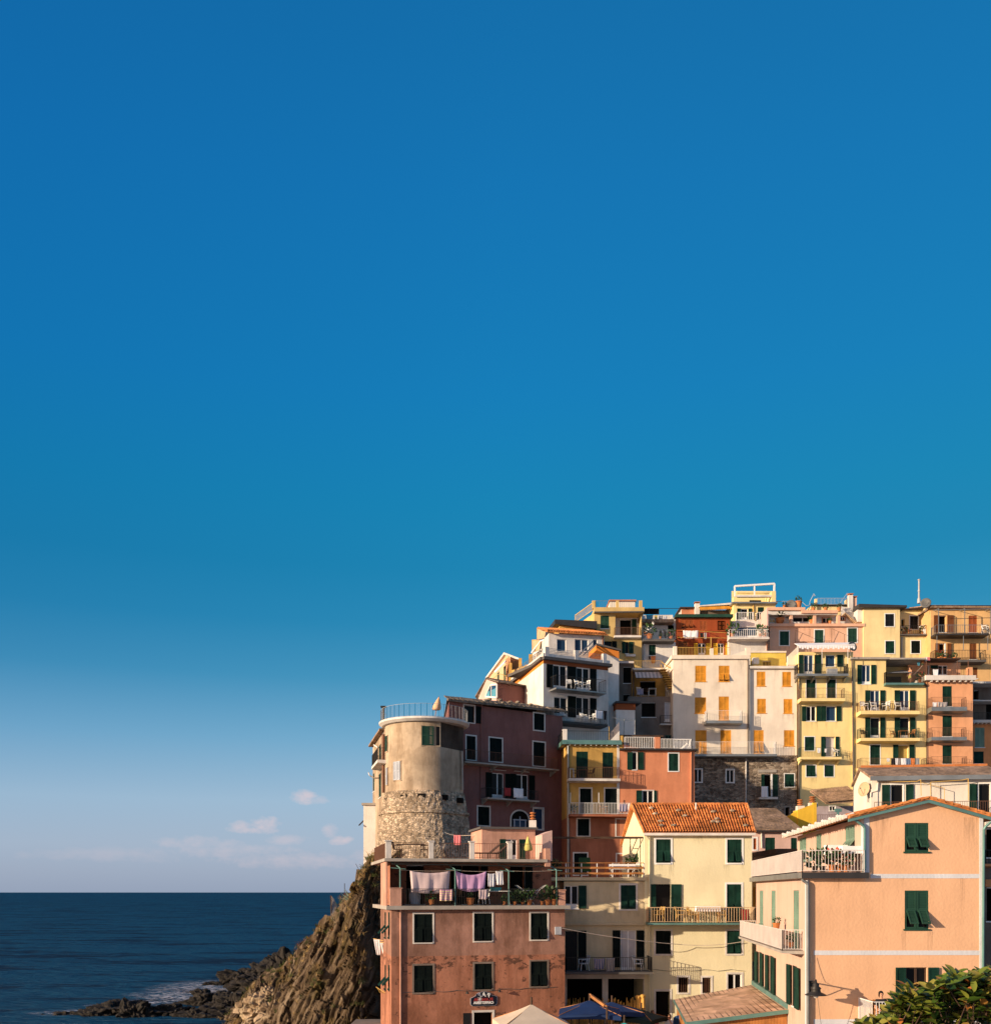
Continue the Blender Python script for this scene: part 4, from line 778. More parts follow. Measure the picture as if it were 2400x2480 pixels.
# penthouse on the terrace
fp=f.off(-4.2); s0,z1=fp.sz('f',318,1462); s1,_=fp.sz('f',930,1462); h.panel(fp,s0,s1,zu2,z1,1); w=fp.w; b=h.wb; b.cm=1
b.quad(w(s0,0,zu2),w(s0,0,z1),w(s0,-3.5,z1),w(s0,-3.5,zu2)); b.quad(w(s1,0,zu2),w(s1,0,z1),w(s1,-3.5,z1),w(s1,-3.5,zu2)); b.quad(w(s0,-3.5,zu2),w(s1,-3.5,zu2),w(s1,-3.5,z1),w(s0,-3.5,z1)); b.cm=0
b=MB(); b.fb(fp,s0-.15,s1+.12,-3.6,.2,z1,z1+.13); h.part('roof',b,'dark_concrete')
h.win(fp,'o','f',600,1580,722,1815,L=(522,592),R=(745,818),nm='door')
sA,zA=fp.sz('f',895,1545); sB,zB=fp.sz('f',1045,1498); b=MB(); w=fp.w; b.b8([w(s1+.01,1.6,zu2),w(sB,1.6,zu2),w(sB,-.5,zu2),w(s1+.01,-.5,zu2),w(s1+.01,1.6,zA),w(sB,1.6,zB),w(sB,-.5,zB),w(s1+.01,-.5,zA)]); h.part('stair_wall',b,'pinkl')
chimney(h,fp.w(fp.sz('f',925,1440)[0],-.5,z1+.1),.42,.5,'whitew',pots=1)
# shuttered windows
for x0,x1,y0,y1 in ((487,702,922,1250),(1176,1384,914,1233)): h.win(f,'t','J',x0,y0,x1,y1,sh='black_green_paint',fr='black_green_paint',sur='offwhite_plaster',sw=.08,ang=7)
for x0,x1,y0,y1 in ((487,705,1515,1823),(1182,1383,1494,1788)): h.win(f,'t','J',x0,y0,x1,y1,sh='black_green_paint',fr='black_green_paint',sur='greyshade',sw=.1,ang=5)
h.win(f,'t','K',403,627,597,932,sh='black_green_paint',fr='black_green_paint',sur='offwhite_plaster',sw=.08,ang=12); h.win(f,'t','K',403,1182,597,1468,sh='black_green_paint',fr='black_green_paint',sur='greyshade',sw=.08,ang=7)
CR['s']=(1100,2380,9.485); h.win(f,'n','s',450,690,880,1500,sur='offwhite_plaster',nm='door')
for y0,y1 in ((900,1200),(1500,1800)):
    for x0,x1 in ((148,166),(190,208)): h.win(flb2 if y0<1000 else flb,'t','J',x0,y0,x1,y1,sh='green_paint',fr='green_paint',ang=42,nm='window')
s,z=f.sz('J',332,880); h.pipe([f.w(s,.06,zl1),f.w(s,.06,BZ)],.05,'barpink_lite')
b=MB(); s0,z=f.sz('J',340,1830); s1,_=f.sz('K',700,1480)
for i in range(20): b.bar(f.w(s0+(s1-s0)*i/20,.02,z+.12*i/20+.04*math.sin(i*2)),f.w(s0+(s1-s0)*(i+1)/20,.02,z+.12*(i+1)/20+.04*math.sin(i*2+2)),.016)
h.part('wall_cable',b,'dark_concrete')
h.finish(); BAR=h
# mirrored bar sign
s0,z1=f.sz('s',370,220); s1,z0=f.sz('s',985,535); cx=(s0+s1)/2; cz=(z0+z1)/2; e=empty('bar_sign',f.w(cx,.03,z0),'dark blue bar sign with a rounded top above the bar door','sign')
W2=(s1-s0)/2; H=(z1-z0)
def signpoly(k,d0,d1,mat,name):
    o=[(-1,.12),(-.88,0),(.86,0),(1,.15),(1,.62),(.86,.7),(.62,.72)]+[(.62*math.cos(t),.7+.3*math.sin(t)) for t in [math.pi*i/12 for i in range(1,12)]]+[(-.62,.72),(-.84,.62),(-1,.55)]
    pts=[(cx+x*W2*k,z0+H*(.5+(y-.5)*k)) for x,y in o]; n=len(pts); b=MB(); b.add([f.w(s,d1,z) for s,z in pts]+[f.w(s,d0,z) for s,z in pts],[list(range(n)),list(range(n,2*n))[::-1]]+[[i,n+i,n+(i+1)%n,(i+1)%n] for i in range(n)]); return link(name,b,mat,e)
signpoly(1.,.0,.05,'greyblue_paint','frame'); signpoly(.965,.052,.058,'sign_board','board')
def text(body,s,z,size,mat,ang=0.,par=None):
    cu=bpy.data.curves.new('lettering','FONT'); cu.body=body; cu.size=size; cu.extrude=.004; cu.offset=.012; cu.align_x='CENTER'; cu.align_y='CENTER'
    o=bpy.data.objects.new('lettering',cu); COL.objects.link(o); dg=bpy.context.evaluated_depsgraph_get(); me=bpy.data.meshes.new_from_object(o.evaluated_get(dg)); bpy.data.objects.remove(o)
    b=MB(); ca,sa=math.cos(ang),math.sin(ang)
    for v in me.vertices: x,y=v.co.x,v.co.y; x,y=x*ca-y*sa,x*sa+y*ca; b.v.append(f.w(s-x,.064+v.co.z,z+y))
    for q in me.polygons: b.f.append(list(q.vertices)); b.m.append(0)
    link('lettering',b,mat,par)
for ch,x,y,a in (('B',780,305,.35),('A',680,285,0),('R',575,300,-.35)): s,z=f.sz('s',x,y,.06); text(ch,s,z,.33,'white_paint',a,e)
s,z=f.sz('s',672,400,.06); text('PLANCHA',s,z,.24,'red_cloth',0,e); s,z=f.sz('s',675,472,.06); text('CAFFETTERIA',s,z,.19,'white_paint',0,e)
s,z=f.sz('s',590,390,.06); b=MB()
for i in range(5): t=math.pi*i/5; b.bar(f.w(s-.13*math.cos(t),.072,z-.13*math.sin(t)),f.w(s+.13*math.cos(t),.072,z+.13*math.sin(t)),.009)
link('star',b,'white_paint',e)
for x,y in ((1040,230),(300,265)):
    P=f.p('s',x,y,.25); b=MB(); b.lathe(P,[(.1,0),(.07,.08),(.03,.13)],8); b.bar(P+V((0,0,.13)),P+V((0,0,.2)),.02); b.bar(P+V((0,0,.2)),P+f.n*-.25+V((0,0,.2)),.015); thing('sign_lamp',b,'iron','small shaded lamp to the '+('right' if x>600 else 'left')+' of the bar sign','lamp')
P=f.p('s',285,830,.03); s,z1=f.sz('s',205,710); s1,z0=f.sz('s',365,1000); b=MB(); b.fb(f,s,s1,.0,.06,z0,z1); thing('menu_board',b,'black_paint','black menu board on the wall left of the bar door','sign')
# ---------- 5 cream house behind the peach house
f=Fac(2110.7,60.5,2430,59.6); h=House('cream house with a brown slab roof and grey fascia behind the peach house',['cream'])
_,ze=f.sz('I',525,672); back=V((23.45,64.9,0)); A=f.w(0,0,0); fl=FP(back,A); h.panel(fl,0,fl.len,-2,ze-.1); h.panel(f,0,f.len,-2,ze-.1); b=h.wb; zr=7.95; mid=back.lerp(A,.43)
b.quad(back+V((0,0,ze-.1)),A+V((0,0,ze-.1)),mid+V((0,0,zr-.1))); BK=back+f.t*f.len; b.quad(back+V((0,0,-2)),BK+V((0,0,-2)),BK+V((0,0,ze-.1)),back+V((0,0,ze-.1)))
b=MB(); o=-f.t*.15; U=lambda p,z:V((p.x,p.y,z)); Af=f.w(-.15,.35,0)
b.slab([U(Af,ze),f.w(f.len,.35,ze),U(mid+f.t*f.len,zr),U(mid+o,zr)],.16); b.slab([U(mid+o,zr),U(mid+f.t*f.len,zr),U(BK,ze),U(back+o,ze)],.16); rf=h.part('roof',b,'brownroof')
b=MB(); b.fb(f,-.17,f.len,.352,.4,ze-.28,ze-.01); h.part('fascia',b,'grey_metal',rf)
b=MB()
for i in range(12): p0=U(mid+f.t*(f.len*i/12),zr+.04); b.bar(p0,p0+f.t*(f.len/12.3),.09,6)
h.part('ridge_tiles',b,'terracotta',rf)
h.win(f,'x','I',748,765,884,1180,L=(642,732),R=(916,1004),nm='door',sur='white_paint',sw=.07); h.win(f,'x','I',1755,755,1885,1180,L=(1646,1735),R=(1900,1985),nm='door',sur='white_paint',sw=.07)
h.rail([f.p('I',560,1000,.9),f.p('I',1990,1000,.9)],f.sz('I',560,1150,.9)[1],f.sz('I',560,965,.9)[1],'rust_iron',.13,.01)
b=MB(); b.fb(f,.2,f.len,0,.9,f.sz('I',560,1180,.9)[1],f.sz('I',560,1150,.9)[1]); h.part('balcony',b,'concrete')
g=lambda x,y,d=.5:f.p('I',x,y,d)
b=MB(); b.path([g(600,735,.02),g(1050,725),g(1090,705),g(1095,890)],.022,5); b.path([g(1090,735),g(1362,805),g(1362,950)],.018,5); b.path([g(1205,890),g(1205,735),g(1570,710),g(1635,695),g(1640,945)],.022,5); h.part('awning_frame',b,'ochre_iron')
h.pipe([g(585,680,.3),g(600,705,.1),g(590,830,.08),g(520,850,.08),g(515,905,.08)],.05,'cream'); b=MB(); b.fb(f,-.04,.35,-.05,.06,-2,f.sz('I',560,815)[1]); h.part('corner_pier',b,'cream')
h.finish(); CRf=f
dish(fl.p('I',450,818,.3),(-.9,-.45,.15),.45,'pale round dish on the gable wall of the cream house','tan_paint')
# ---------- 6 round tower house
TC=V((-5.89,82,0)); TR=3.23
h=House('round tower house of beige plaster over rough stone at the cliff edge','tower','house','tower_house'); h.mkroot(TC+V((0,0,-3)))
zt_=lambda v:(V0-v)/F*78.8
ztop=zt_(1742); zpl=zt_(1914); zst=zt_(1966); zbot=-3.
AC0,AC1=R_(-62),R_(-6)
def plan(t):
    # round wall that breaks into a flat flank on its right side
    c=lambda a:V((TR*math.cos(a),TR*math.sin(a),0)); t=(t+math.pi)%(2*math.pi)-math.pi
    return c(AC0).lerp(c(AC1),(t-AC0)/(AC1-AC0)) if AC0<t<AC1 else c(t)
def ring(b,prof,n=64,jit=0.,a0=0,a1=2*math.pi,flat=1):
    o=len(b.v)
    for j,(r,z) in enumerate(prof):
        for i in range(n+1):
            t=a0+(a1-a0)*i/n; rr=r+(jit*NZ.noise(V((t*9,z*2.2,1)))+jit*.7*NZ.noise(V((t*26,z*6,5))) if jit else 0); b.v.append(TC+(plan(t) if flat else V((TR*math.cos(t),TR*math.sin(t),0)))*(rr/TR)+V((0,0,z)))
    for j in range(len(prof)-1):
        for i in range(n): k=o+j*(n+1)+i; b.f.append([k,k+1,k+n+2,k+n+1]); b.m.append(b.cm)
b=MB(); zs_=(V0-uv('E',0,812)[1])/F*79.6; ring(b,[(TR,zpl-.3),(TR,zs_),(TR,ztop-.2)],180)
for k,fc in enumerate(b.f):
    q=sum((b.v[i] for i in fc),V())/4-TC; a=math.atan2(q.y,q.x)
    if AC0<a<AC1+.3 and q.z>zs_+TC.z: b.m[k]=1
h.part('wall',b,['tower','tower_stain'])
b=MB(); P=[(TR+2.1-2.0*((z-zbot)/(zpl-zbot))**.8,z) for z in [zbot+(zpl-zbot)*i/60 for i in range(61)]]; ring(b,P+[(TR-.1,zpl+.05)],300,.06); h.part('stone_base',b,'towerstone')
b=MB(); ring(b,[(TR+.3,zst-.12),(TR+.52,zst-.1),(TR+.52,zst+.1),(TR+.3,zst+.16)],72,.03); h.part('string_course',b,'towerstone')
b=MB(); ring(b,[(TR-.5,ztop-.2),(TR+.25,ztop-.16),(TR+.5,ztop+.02),(TR+.5,ztop+.16),(0,ztop+.17)],72,flat=0); ts=h.part('terrace_slab',b,'offwhite_plaster')
for x,y in ((575,1385),(772,1370),(1022,1385),(1200,1420),(355,1420)):
    u,v=uv('E',x,y); a=math.asin(max(-.97,min(.97,((u-U0)/F*79.5-TC.x)/TR))); d=V((math.sin(a),-math.cos(a),0)); t=V((math.cos(a),math.sin(a),0)); z=(V0-v)/F*(82-math.cos(a)*TR); b=MB(); rr=TR+.16
    b.ob(TC+d*(rr-.35)-t*.3+V((0,0,z-.2)),t*.6,d*.36,V((0,0,.4))); h.part('beam_hole',b,'dark_room')  # solid near-black blocks; the shade inside the holes is only colour
def twin(c,x0,y0,x1,y1,sh,leaves=2,open2=False):
    u0,_=uv(c,x0,y0); u1,_=uv(c,x1,y1); an=[]
    for u in (u0,u1):
        lo,hi=-1.4,1.4
        for _ in range(40):
            m=(lo+hi)/2; px=(TC.x+TR*math.sin(m))/(TC.y-TR*math.cos(m))*F+U0
            if px<u: lo=m
            else: hi=m
        an.append(lo)
    P=[TC+V((TR*math.sin(a),-TR*math.cos(a),0)) for a in an]; g=FP(*P); k=TC.y-TR*math.cos(sum(an)/2); z1=(V0-uv(c,x0,y0)[1])/F*k; z0=(V0-uv(c,x0,y1)[1])/F*k
    b=MB(); b.fb(g,-.08,g.len+.08,-.2,.06,z0-.08,z0); b.fb(g,-.08,g.len+.08,-.2,.05,z1,z1+.06); b.fb(g,-.06,0,-.2,.045,z0,z1); b.fb(g,g.len,g.len+.06,-.2,.045,z0,z1); W=h.part('window',b,'tower')
    b=MB(); b.quad(g.w(0,.05,z0),g.w(g.len,.05,z0),g.w(g.len,.05,z1),g.w(0,.05,z1)); h.part('pane',b,'dark_glass',W)
    for i in range(leaves):
        if open2 and i==leaves-1: continue
        b=MB(); leaf(b,g,g.len*i/leaves+.01,g.len*(i+1)/leaves-.01,z0,z1,.06); h.part('shutter',b,sh,W)
    return g
twin('E',765,565,970,785,'mid_green_paint',3,True); twin('E',447,972,525,1185,'greyblue_paint'); twin('E',358,678,376,855,'mid_green_paint',1); twin('E',364,1045,379,1240,'greyblue_paint',1)
pts=[TC+V(((TR+.35)*math.cos(t),(TR+.35)*math.sin(t),0)) for t in [R_(180+i*7.5) for i in range(-3,27)]]
h.rail(pts,ztop+.16,ztop+1.2,'rail_grey',.16,.009,.014)
g=at('E',325,620,83.5); b=MB(); b.bar(at('E',325,660,83.5),at('E',327,355,83.5),.10,8); b.bx(g.x-.22,g.x+.22,83.3,83.7,at('E',0,352,83.5).z,at('E',0,342,83.5).z+.05); h.part('stove_pipe',b,'iron')
b=MB(); b.bar(at('E',1228,850,81.3),at('E',1236,1300,81.3),.08,6); h.part('drainpipe',b,'concrete')
# wing running back from the tower above the sea
WA,WB=V((-11.39,92,0)),V((-9.14,82,0)); fw=FP(WA,WB); zw=0
h.panel(fw,0,fw.len,2.,ztop-.2); q=h.wb; e=fw.w(0,-6,0); q.quad(fw.w(0,0,2),e+V((0,0,2)),e+V((0,0,ztop-.2)),fw.w(0,0,ztop-.2)); q.quad(fw.w(0,0,ztop-.2),e+V((0,0,ztop-.2)),TC+V((0,3.5,ztop-.2)),fw.w(fw.len,0,ztop-.2))
for x0,x1,y0,y1 in ((274,298,795,955),(272,298,1125,1375),(206,222,1120,1310)): h.win(fw,'c','E',x0,y0,x1,y1,sh='mid_green_paint',n=1,nm='window')
h.balc(fw,'E',195,262,905,1035,1075,.7,'offwhite_plaster','iron',.15,.012,'LR'); b=MB(); b.fb(fw,-.1,fw.len*.95,-.3,.4,ztop-.28,ztop-.12); h.part('eave',b,'brownroof')
b=MB(); b.bar(at('E',325,660,81.9),at('E',325,1330,81.9),.13,8); h.part('downpipe',b,'rust_iron')
b=MB(); b.path([fw.p('E',215,780,.3),fw.p('E',260,810,.1)],.05,6); b.path([fw.p('E',155,1100,.9),fw.p('E',165,1130,.9),fw.p('E',215,1160,.1)],.05,6); h.part('gutter_pipe',b,'white_paint')
h.finish()
# lower little building left of the tower
f2=FP(V((-12.9,98,0)),V((-12.0,92,0))); h=House('small pale lean-to with a railed roof on the seaward side of the round tower','whitew'); A=at('E',105,1480,90); zt2=A.z
x0=at('E',105,1480,90).x; b=h.wb; h.mkroot(V((x0+1,91,-1))); b.bx(x0,x0+2.2,89.5,94,-2,zt2); 
b=MB(); b.bx(x0-.15,x0+2.2,89.3,94,zt2+.002,zt2+.2); h.part('roof',b,'concrete'); h.rail([V((x0+1.4,89.5,0)),V((x0+1.4,93.8,0)),V((x0+2.2,93.8,0))],zt2+.2,at('E',130,1215,90).z,'grey_metal',.5,.02,hor=3)
b=MB(); b.bar(at('E',105,1645,90),at('E',45,1705,89.2),.06,4); h.part('spout',b,'darkgrey_metal'); h.finish()
# ---------- 7 purple house in the shade
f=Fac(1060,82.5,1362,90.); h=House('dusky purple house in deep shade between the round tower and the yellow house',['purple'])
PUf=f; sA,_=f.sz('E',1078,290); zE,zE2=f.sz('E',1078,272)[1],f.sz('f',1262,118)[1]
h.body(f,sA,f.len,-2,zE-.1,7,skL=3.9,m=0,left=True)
w=f.w; b=MB()
b.slab([w(sA-.35,.45,zE),w(f.len+.35,.45,zE2),w(f.len+.35,-3.4,zE2+.95),w(sA+1.9,-3.4,zE+.95)],.14); b.slab([w(sA+1.9,-3.4,zE+.95),w(f.len+.35,-3.4,zE2+.95),w(f.len,-7.2,zE2),w(sA+3.9,-7.2,zE)],.14)
rr=random.Random(3)
rows=7
for r in range(rows):
    t=r/rows; 
    for i in range(26):
        sL=sA-.3+2.2*t; s=sL+(f.len-sL+.3)*(i+.5*(r%2))/26; o=w(s,.45-3.8*t,zE+(zE2-zE)*i/26+1.0*t+.02); b.ob(o,f.t*.38,f.n*-.6+V((0,0,.25)),V((0,0,.03+.03*rr.random())))
rf=h.part('roof',b,'slate')
for x,y in ((175,1020),(215,1008),(335,1015),(375,1045),(455,1040),(540,1042),(610,1078),(690,1070),(885,1110),(155,1030)):
    P=f.p('D',x,y+6,-.2); b=MB(); bm=bmesh.new(); bmesh.ops.create_icosphere(bm,subdivisions=2,radius=.17); b.add([P+V((v.co.x*1.3,v.co.y,v.co.z*.7))*1. for v in bm.verts],[[v.index for v in q.verts] for q in bm.faces]); bm.free(); thing('stone',b,'towerstone','rounded stone on the mossy slab roof of the purple house','stone','stones on the purple house roof',True)
h.win(f,'x','E',1250,318,1372,530,R=(1386,1447),sur='offwhite_plaster',sw=.08,nm='window',sh='black_green_paint')
h.win(f,'c','f',915,128,1034,335,sh='black_green_paint',sur='offwhite_plaster')
for x0,x1,y0,y1 in ((140,246,388,672),(405,549,412,694),(907,1040,458,745)): h.win(f,'c','f',x0,y0,x1,y1,sh='black_green_paint',sur='offwhite_plaster',nm='door')
h.win(f,'o','f',435,815,568,1108,L=(360,430),R=(585,640),sh='black_green_paint',nm='door'); h.win(f,'o','f',713,832,850,1125,L=(645,708),R=(856,922),sh='black_green_paint',nm='door')
for x0,x1,y in ((420,598,775),(698,865,792)): h.pxpart('lintel','offwhite_plaster',f,'f',x0,y,x1,y+20,0,.2)
h.balc(f,'f',130,1195,548,682,705,1.05,'concrete','rust_iron',.13,.011,'LR',br=4); h.balc(f,'f',385,968,985,1100,1122,1.0,'concrete','iron',.13,.011,'LR',br=3)
h.win(f,'c','f',272,1203,405,1425,sh='black_green_paint',sur='offwhite_plaster',nm='window'); h.win(f,'o','f',912,1222,1022,1470,sur='offwhite_plaster',mull=0,pane='blue_glass')
# arched opening; a flat near-black sheet paints the shade of its inside
s0,z1=f.sz('f',655,1250); s1,z0=f.sz('f',850,1445); cx=(s0+s1)/2; r=(s1-s0)/2; zc=z1-r*.8; b=MB(); b.fb(f,s0-.13,s0,-.05,.04,z0,zc); b.fb(f,s1,s1+.13,-.05,.04,z0,zc)
for i in range(12):
    t0,t1=math.pi*i/12,math.pi*(i+1)/12; q=lambda t,k:(cx+math.cos(t)*(r+k),zc+math.sin(t)*(r*.8+k)); a,c,d,e=q(t0,0),q(t1,0),q(t1,.13),q(t0,.13); b.b8([w(a[0],.04,a[1]),w(e[0],.04,e[1]),w(e[0],-.05,e[1]),w(a[0],-.05,a[1]),w(c[0],.04,c[1]),w(d[0],.04,d[1]),w(d[0],-.05,d[1]),w(c[0],-.05,c[1])])
W=h.part('arched_window',b,'offwhite_plaster'); b=MB(); pts=[(cx+math.cos(math.pi*i/12)*r,zc+math.sin(math.pi*i/12)*r*.8) for i in range(13)]; b.add([w(s,.008,z) for s,z in [(s1,z0)]+pts+[(s0,z0)]],[list(range(15))]); h.part('recess',b,'dark_room',W)
b=MB()
for a in (.17,.5,.83): s=s0+(s1-s0)*a; b.fb(f,s-.05,s+.05,.015,.05,z0,zc+(.25 if a==.5 else 0))
b.fb(f,s0+.2,s1-.2,.012,.052,zc-.1,zc); h.part('sash',b,'greyblue_paint',W); b=MB(); b.quad(w(s0+.2,.013,z0),w(s1-.2,.013,z0),w(s1-.2,.013,zc),w(s0+.2,.013,zc)); h.part('pane',b,'blue_glass',W)
h.pipe([f.p('E',1455,320,.06),f.p('E',1447,640,.06),f.p('E',1440,1430,.06)],.05,'purple'); h.finish()
# upper purple gable behind it
f=Fac(1203,95,1319,98.5); h=House('small purple gabled house peeping over the slab roof with a white gable window',['purple','pinkl']); _,z1=f.sz('D',280,825); _,z1b=f.sz('D',838,905); bl=at('D',95,960,105)
h.panel(f,0,f.len,10,z1b); b=h.wb; b.quad(f.w(0,0,z1b),f.w(f.len,0,z1b),f.w(f.len,0,z1b+.02),f.w(0,0,z1))
Lb=at('D',85,990,103); Ap=at('D',178,785,99.5); b.cm=1; A=f.w(0,0,0); b.quad(V((A.x,A.y,10)),V((A.x,A.y,z1)),Ap,Lb,V((Lb.x,Lb.y,10))); b.cm=0
b=MB(); b.slab([f.w(-.1,.4,z1+.1),f.w(f.len+.4,.4,z1b+.12),V((8.5,104,z1b+.8)),Ap+V((0,0,.15))],.13); b.slab([Ap+V((0,-.3,.15)),V((8.5,104,z1b+.8)),V((4,106,14)),Lb+V((-.3,-.2,.1))],.13); h.part('roof',b,'slate')
b=MB(); q=lambda x,y:at('D',x,y,94.7+(299-x)*.0374); b.path([q(172,985),q(230,850),q(298,845),q(298,995),q(172,985)],.1,4); b.bar(q(235,850),q(236,990),.08); W=h.part('gable_window',b,'white_paint'); b=MB(); b.quad(q(172,985)+V((0,.05,0)),q(298,995)+V((0,.05,0)),q(298,845)+V((0,.05,0)),q(230,850)+V((0,.05,0))); h.part('pane',b,'blue_glass',W)
b=MB()
for x0,x1,y0,y1 in ((178,222,915,985),(245,290,885,990)): b=MB(); b.quad(q(x0,y1)-V((0.02,.03,0)),q(x1,y1)-V((0.02,.03,0)),q(x1,y0)-V((0.02,.03,0)),q(x0,y0+25)-V((0.02,.03,0))); h.part('shutter',b,'tealblue_cloth',W)
h.finish()
# ---------- 8 yellow and orange pair
f=Fac(1372,86.5,1500,86.8); h=House('ochre yellow house with brick red lower floors and a teal roof edge',['yel8','red8','whitew']); Y8=f
_,zt8=f.sz('G',140,292); _,zm=f.sz('G',180,1118); bl=V((5.82,93.2,0)); fl=FP(bl,f.w(0,0,0))
h.panel(f,0,f.len,zm,zt8); h.panel(f,0,f.len,-2,zm,1); h.panel(fl,0,fl.len,zm-.2,zt8); h.panel(fl,0,fl.len,-2,zm-.2,1)
_,ztt=f.sz('G',140,262); b=MB(); b.fb(f,-.35,f.len+.1,-6.2,.4,zt8-.06,ztt); ts=h.part('roof_slab',b,'concrete'); b=MB(); b.fb(f,-.37,f.len+.12,.402,.46,zt8-.1,ztt+.04); b.fb(f,-.43,-.36,-5.5,.4,zt8-.1,ztt+.04); h.part('gutter',b,'teal_metal',ts)
b=MB()
for i in range(10): s=f.len*(i+.5)/10; b.fb(f,s-.04,s+.04,.0,.36,zt8-.2,zt8-.07)
h.part('bracket',b,'offwhite_plaster')
for x0,x1,y0,y1 in ((263,398,382,690),(565,688,392,700)): h.win(f,'c','G',x0,y0,x1,y1,nm='door')
h.balc(f,'G',183,762,560,690,728,1.1,'offwhite_plaster','rust_iron',.15,.011,'LR')
for x0,x1,y0,y1 in ((306,436,808,1100),(594,744,808,1100)): h.win(f,'c','G',x0,y0,x1,y1,sur='offwhite_plaster',nm='door',sh='black_green_paint')
s0,s1,zs,zr=h.balc(f,'G',195,885,972,1102,1135,1.1,'red8','white_paint',.13,.016,'LR')
for x in (197,522): h.fpart('line_post','white_paint',f,(f.sz('G',x,900,1.1)[0]-.025,f.sz('G',x,900,1.1)[0]+.025,1.07,1.12,zr,f.sz('G',x,855,1.1)[1]))
for x0,x1,y0,y1 in ((278,413,1157,1352),(724,850,1162,1358),(238,388,1552,1800),(730,812,1562,1700)): h.win(f,'c','G',x0,y0,x1,y1,sh='black_green_paint',sur='offwhite_plaster',nm='window')
s=f.sz('G',745,340)[0]; b=MB(); b.fb(f,s-.12,f.len-.0,.0,.02,zm,zt8-.1); h.part('quoin',b,'offwhite_plaster')
h.pipe([f.w(.12,.1,zt8-.15),f.w(.12,.1,-2)],.09,'grey_metal'); h.pipe([f.p('G',185,1100,.1),f.p('G',170,1130,.1),f.p('G',168,1500,.1)],.07,'grey_metal')
# roof terrace of the yellow house
a,zz1=f.sz('G',108,125,.2); c,_=f.sz('G',158,125,.2); b=MB(); b.fb(f,a,c,-.1,.22,ztt,zz1); h.part('pillar',b,'whitew'); zr=f.sz('G',160,148)[1]
h.rail([f.w(c,.15,0),f.w(f.sz('G',650,150)[0],.15,0)],ztt,zr,'iron',.15,.01); h.rail([f.w(a,-5.5,0),f.w(a,.1,0)],ztt,zr,'iron',.15,.01)
s0,_=f.sz('G',640,280); s1,z1=f.sz('G',755,150); _,z0=f.sz('G',640,268); b=MB(); w=f.w; b.b8([w(s0,.15,ztt),w(s1,.15,ztt),w(s1,-.25,ztt),w(s0,-.25,ztt),w(s0,.15,z0),w(s1,.15,z1),w(s1,-.25,z1),w(s0,-.25,z0)]); h.part('parapet',b,'whitew')
_,z2=f.sz('G',650,95); b=MB(); b.b8([w(s0,.02,z0),w(s1,.02,z1),w(s1,-.02,z1),w(s0,-.02,z0),w(s0,.02,z0+.6),w(s1,.02,f.sz('G',755,45)[1]),w(s1,-.02,f.sz('G',755,45)[1]),w(s0,-.02,z0+.6)]); h.part('glass_screen',b,'frosted_panel'); b=MB(); b.bar(w(s0,0,ztt),w(s0,0,z2),.03); h.part('screen_post',b,'ochre_iron')
h.finish()
f=Fac(1500.5,86.8,1682,87.2); h=House('salmon orange house with a white-barred roof terrace behind the orange tile roof',['or8','yel8','redband']); O8=f
_,zt8=f.sz('G',760,372); h.body(f,0,f.len,-2,zt8,9.5,skR=.6)
_,ztt=f.sz('G',760,348); b=MB(); b.fb(f,-.05,f.len+.2,-9.4,.25,zt8+.002,ztt); ts=h.part('roof_slab',b,'dark_concrete'); b=MB(); b.bar(f.w(-.05,.28,zt8+.08),f.w(f.len+.2,.28,zt8+.08),.09,8); h.part('gutter',b,'darkgrey_metal',ts)
h.win(f,'x','G',908,392,956,592,L=(848,908),R=(972,1034),sur='white_paint',sw=.07,nm='window'); h.win(f,'c','G',1324,404,1436,608,sur='white_paint',sw=.09); h.win(f,'o','G',1024,830,1150,1000,L=(952,1018),R=(1155,1182),sur='white_paint',sw=.05,nm='window')
h.rail([f.p('G',820,230,.1),f.p('G',1165,230,.1)],ztt,f.sz('G',820,218)[1],'white_paint',.16,.026,.028); h.rail([f.p('G',1225,245,.1),f.p('G',1590,245,.1),f.w(f.len+.3,-8,0)],ztt,f.sz('G',1300,240)[1],'white_paint',.13,.022,.026)
h.pxpart('pillar','or8',f,'G',1165,215,1228,345,-.3,.15); h.pxpart('pillar','yel8',f,'G',762,200,800,345,-.3,.1)
b=MB(); z=f.sz('G',800,190)[1]; b.fb(f,f.sz('G',775,0)[0],f.sz('G',1275,0)[0],-3.6,-.4,z-.1,z+.06); h.part('canopy',b,'dark_wood'); fb=f.off(-3.7); h.panel(fb,.3,f.len*.62,ztt,z-.1,2); h.win(fb,'o','G',1000,215,1110,345,nm='door',pane='curtain')
h.pipe([f.p('G',1583,385,.08),f.p('G',1580,990,.08)],.06,'or8'); h.finish()
# ---------- 9 fillers between the pale yellow and peach houses
f=Fac(1815,72,1945,72); h=House('low pink house with a brown slab roof right of the orange tile roof',['pinkl']); _,ze=f.sz('H',770,1300); h.bodypx(f,'H',735,1300,1345,2400,5)
b=MB(); a=f.sz('H',740,1290)[0]; c=f.sz('H',1340,1290)[0]; _,zb=f.sz('H',770,1285); b.slab([f.w(a,.3,zb),f.w(c,.3,zb),f.w(c-.6,-4.6,zb+2.0),f.w(a-.2,-4.6,zb+2.0)],.15); rf=h.part('roof',b,'brownroof'); b=MB(); b.bar(f.w(a,.35,zb-.1),f.w(c,.35,zb-.1),.07,6); h.part('gutter',b,'darkgrey_metal',rf)
h.win(f,'c','H',915,1372,1028,1562,nm='door'); h.win(f,'c','H',1212,1375,1280,1562,nm='door'); h.win(f,'c','H',778,1380,815,1510,sh='rust_paint',n=1,sur='white_paint',nm='window')
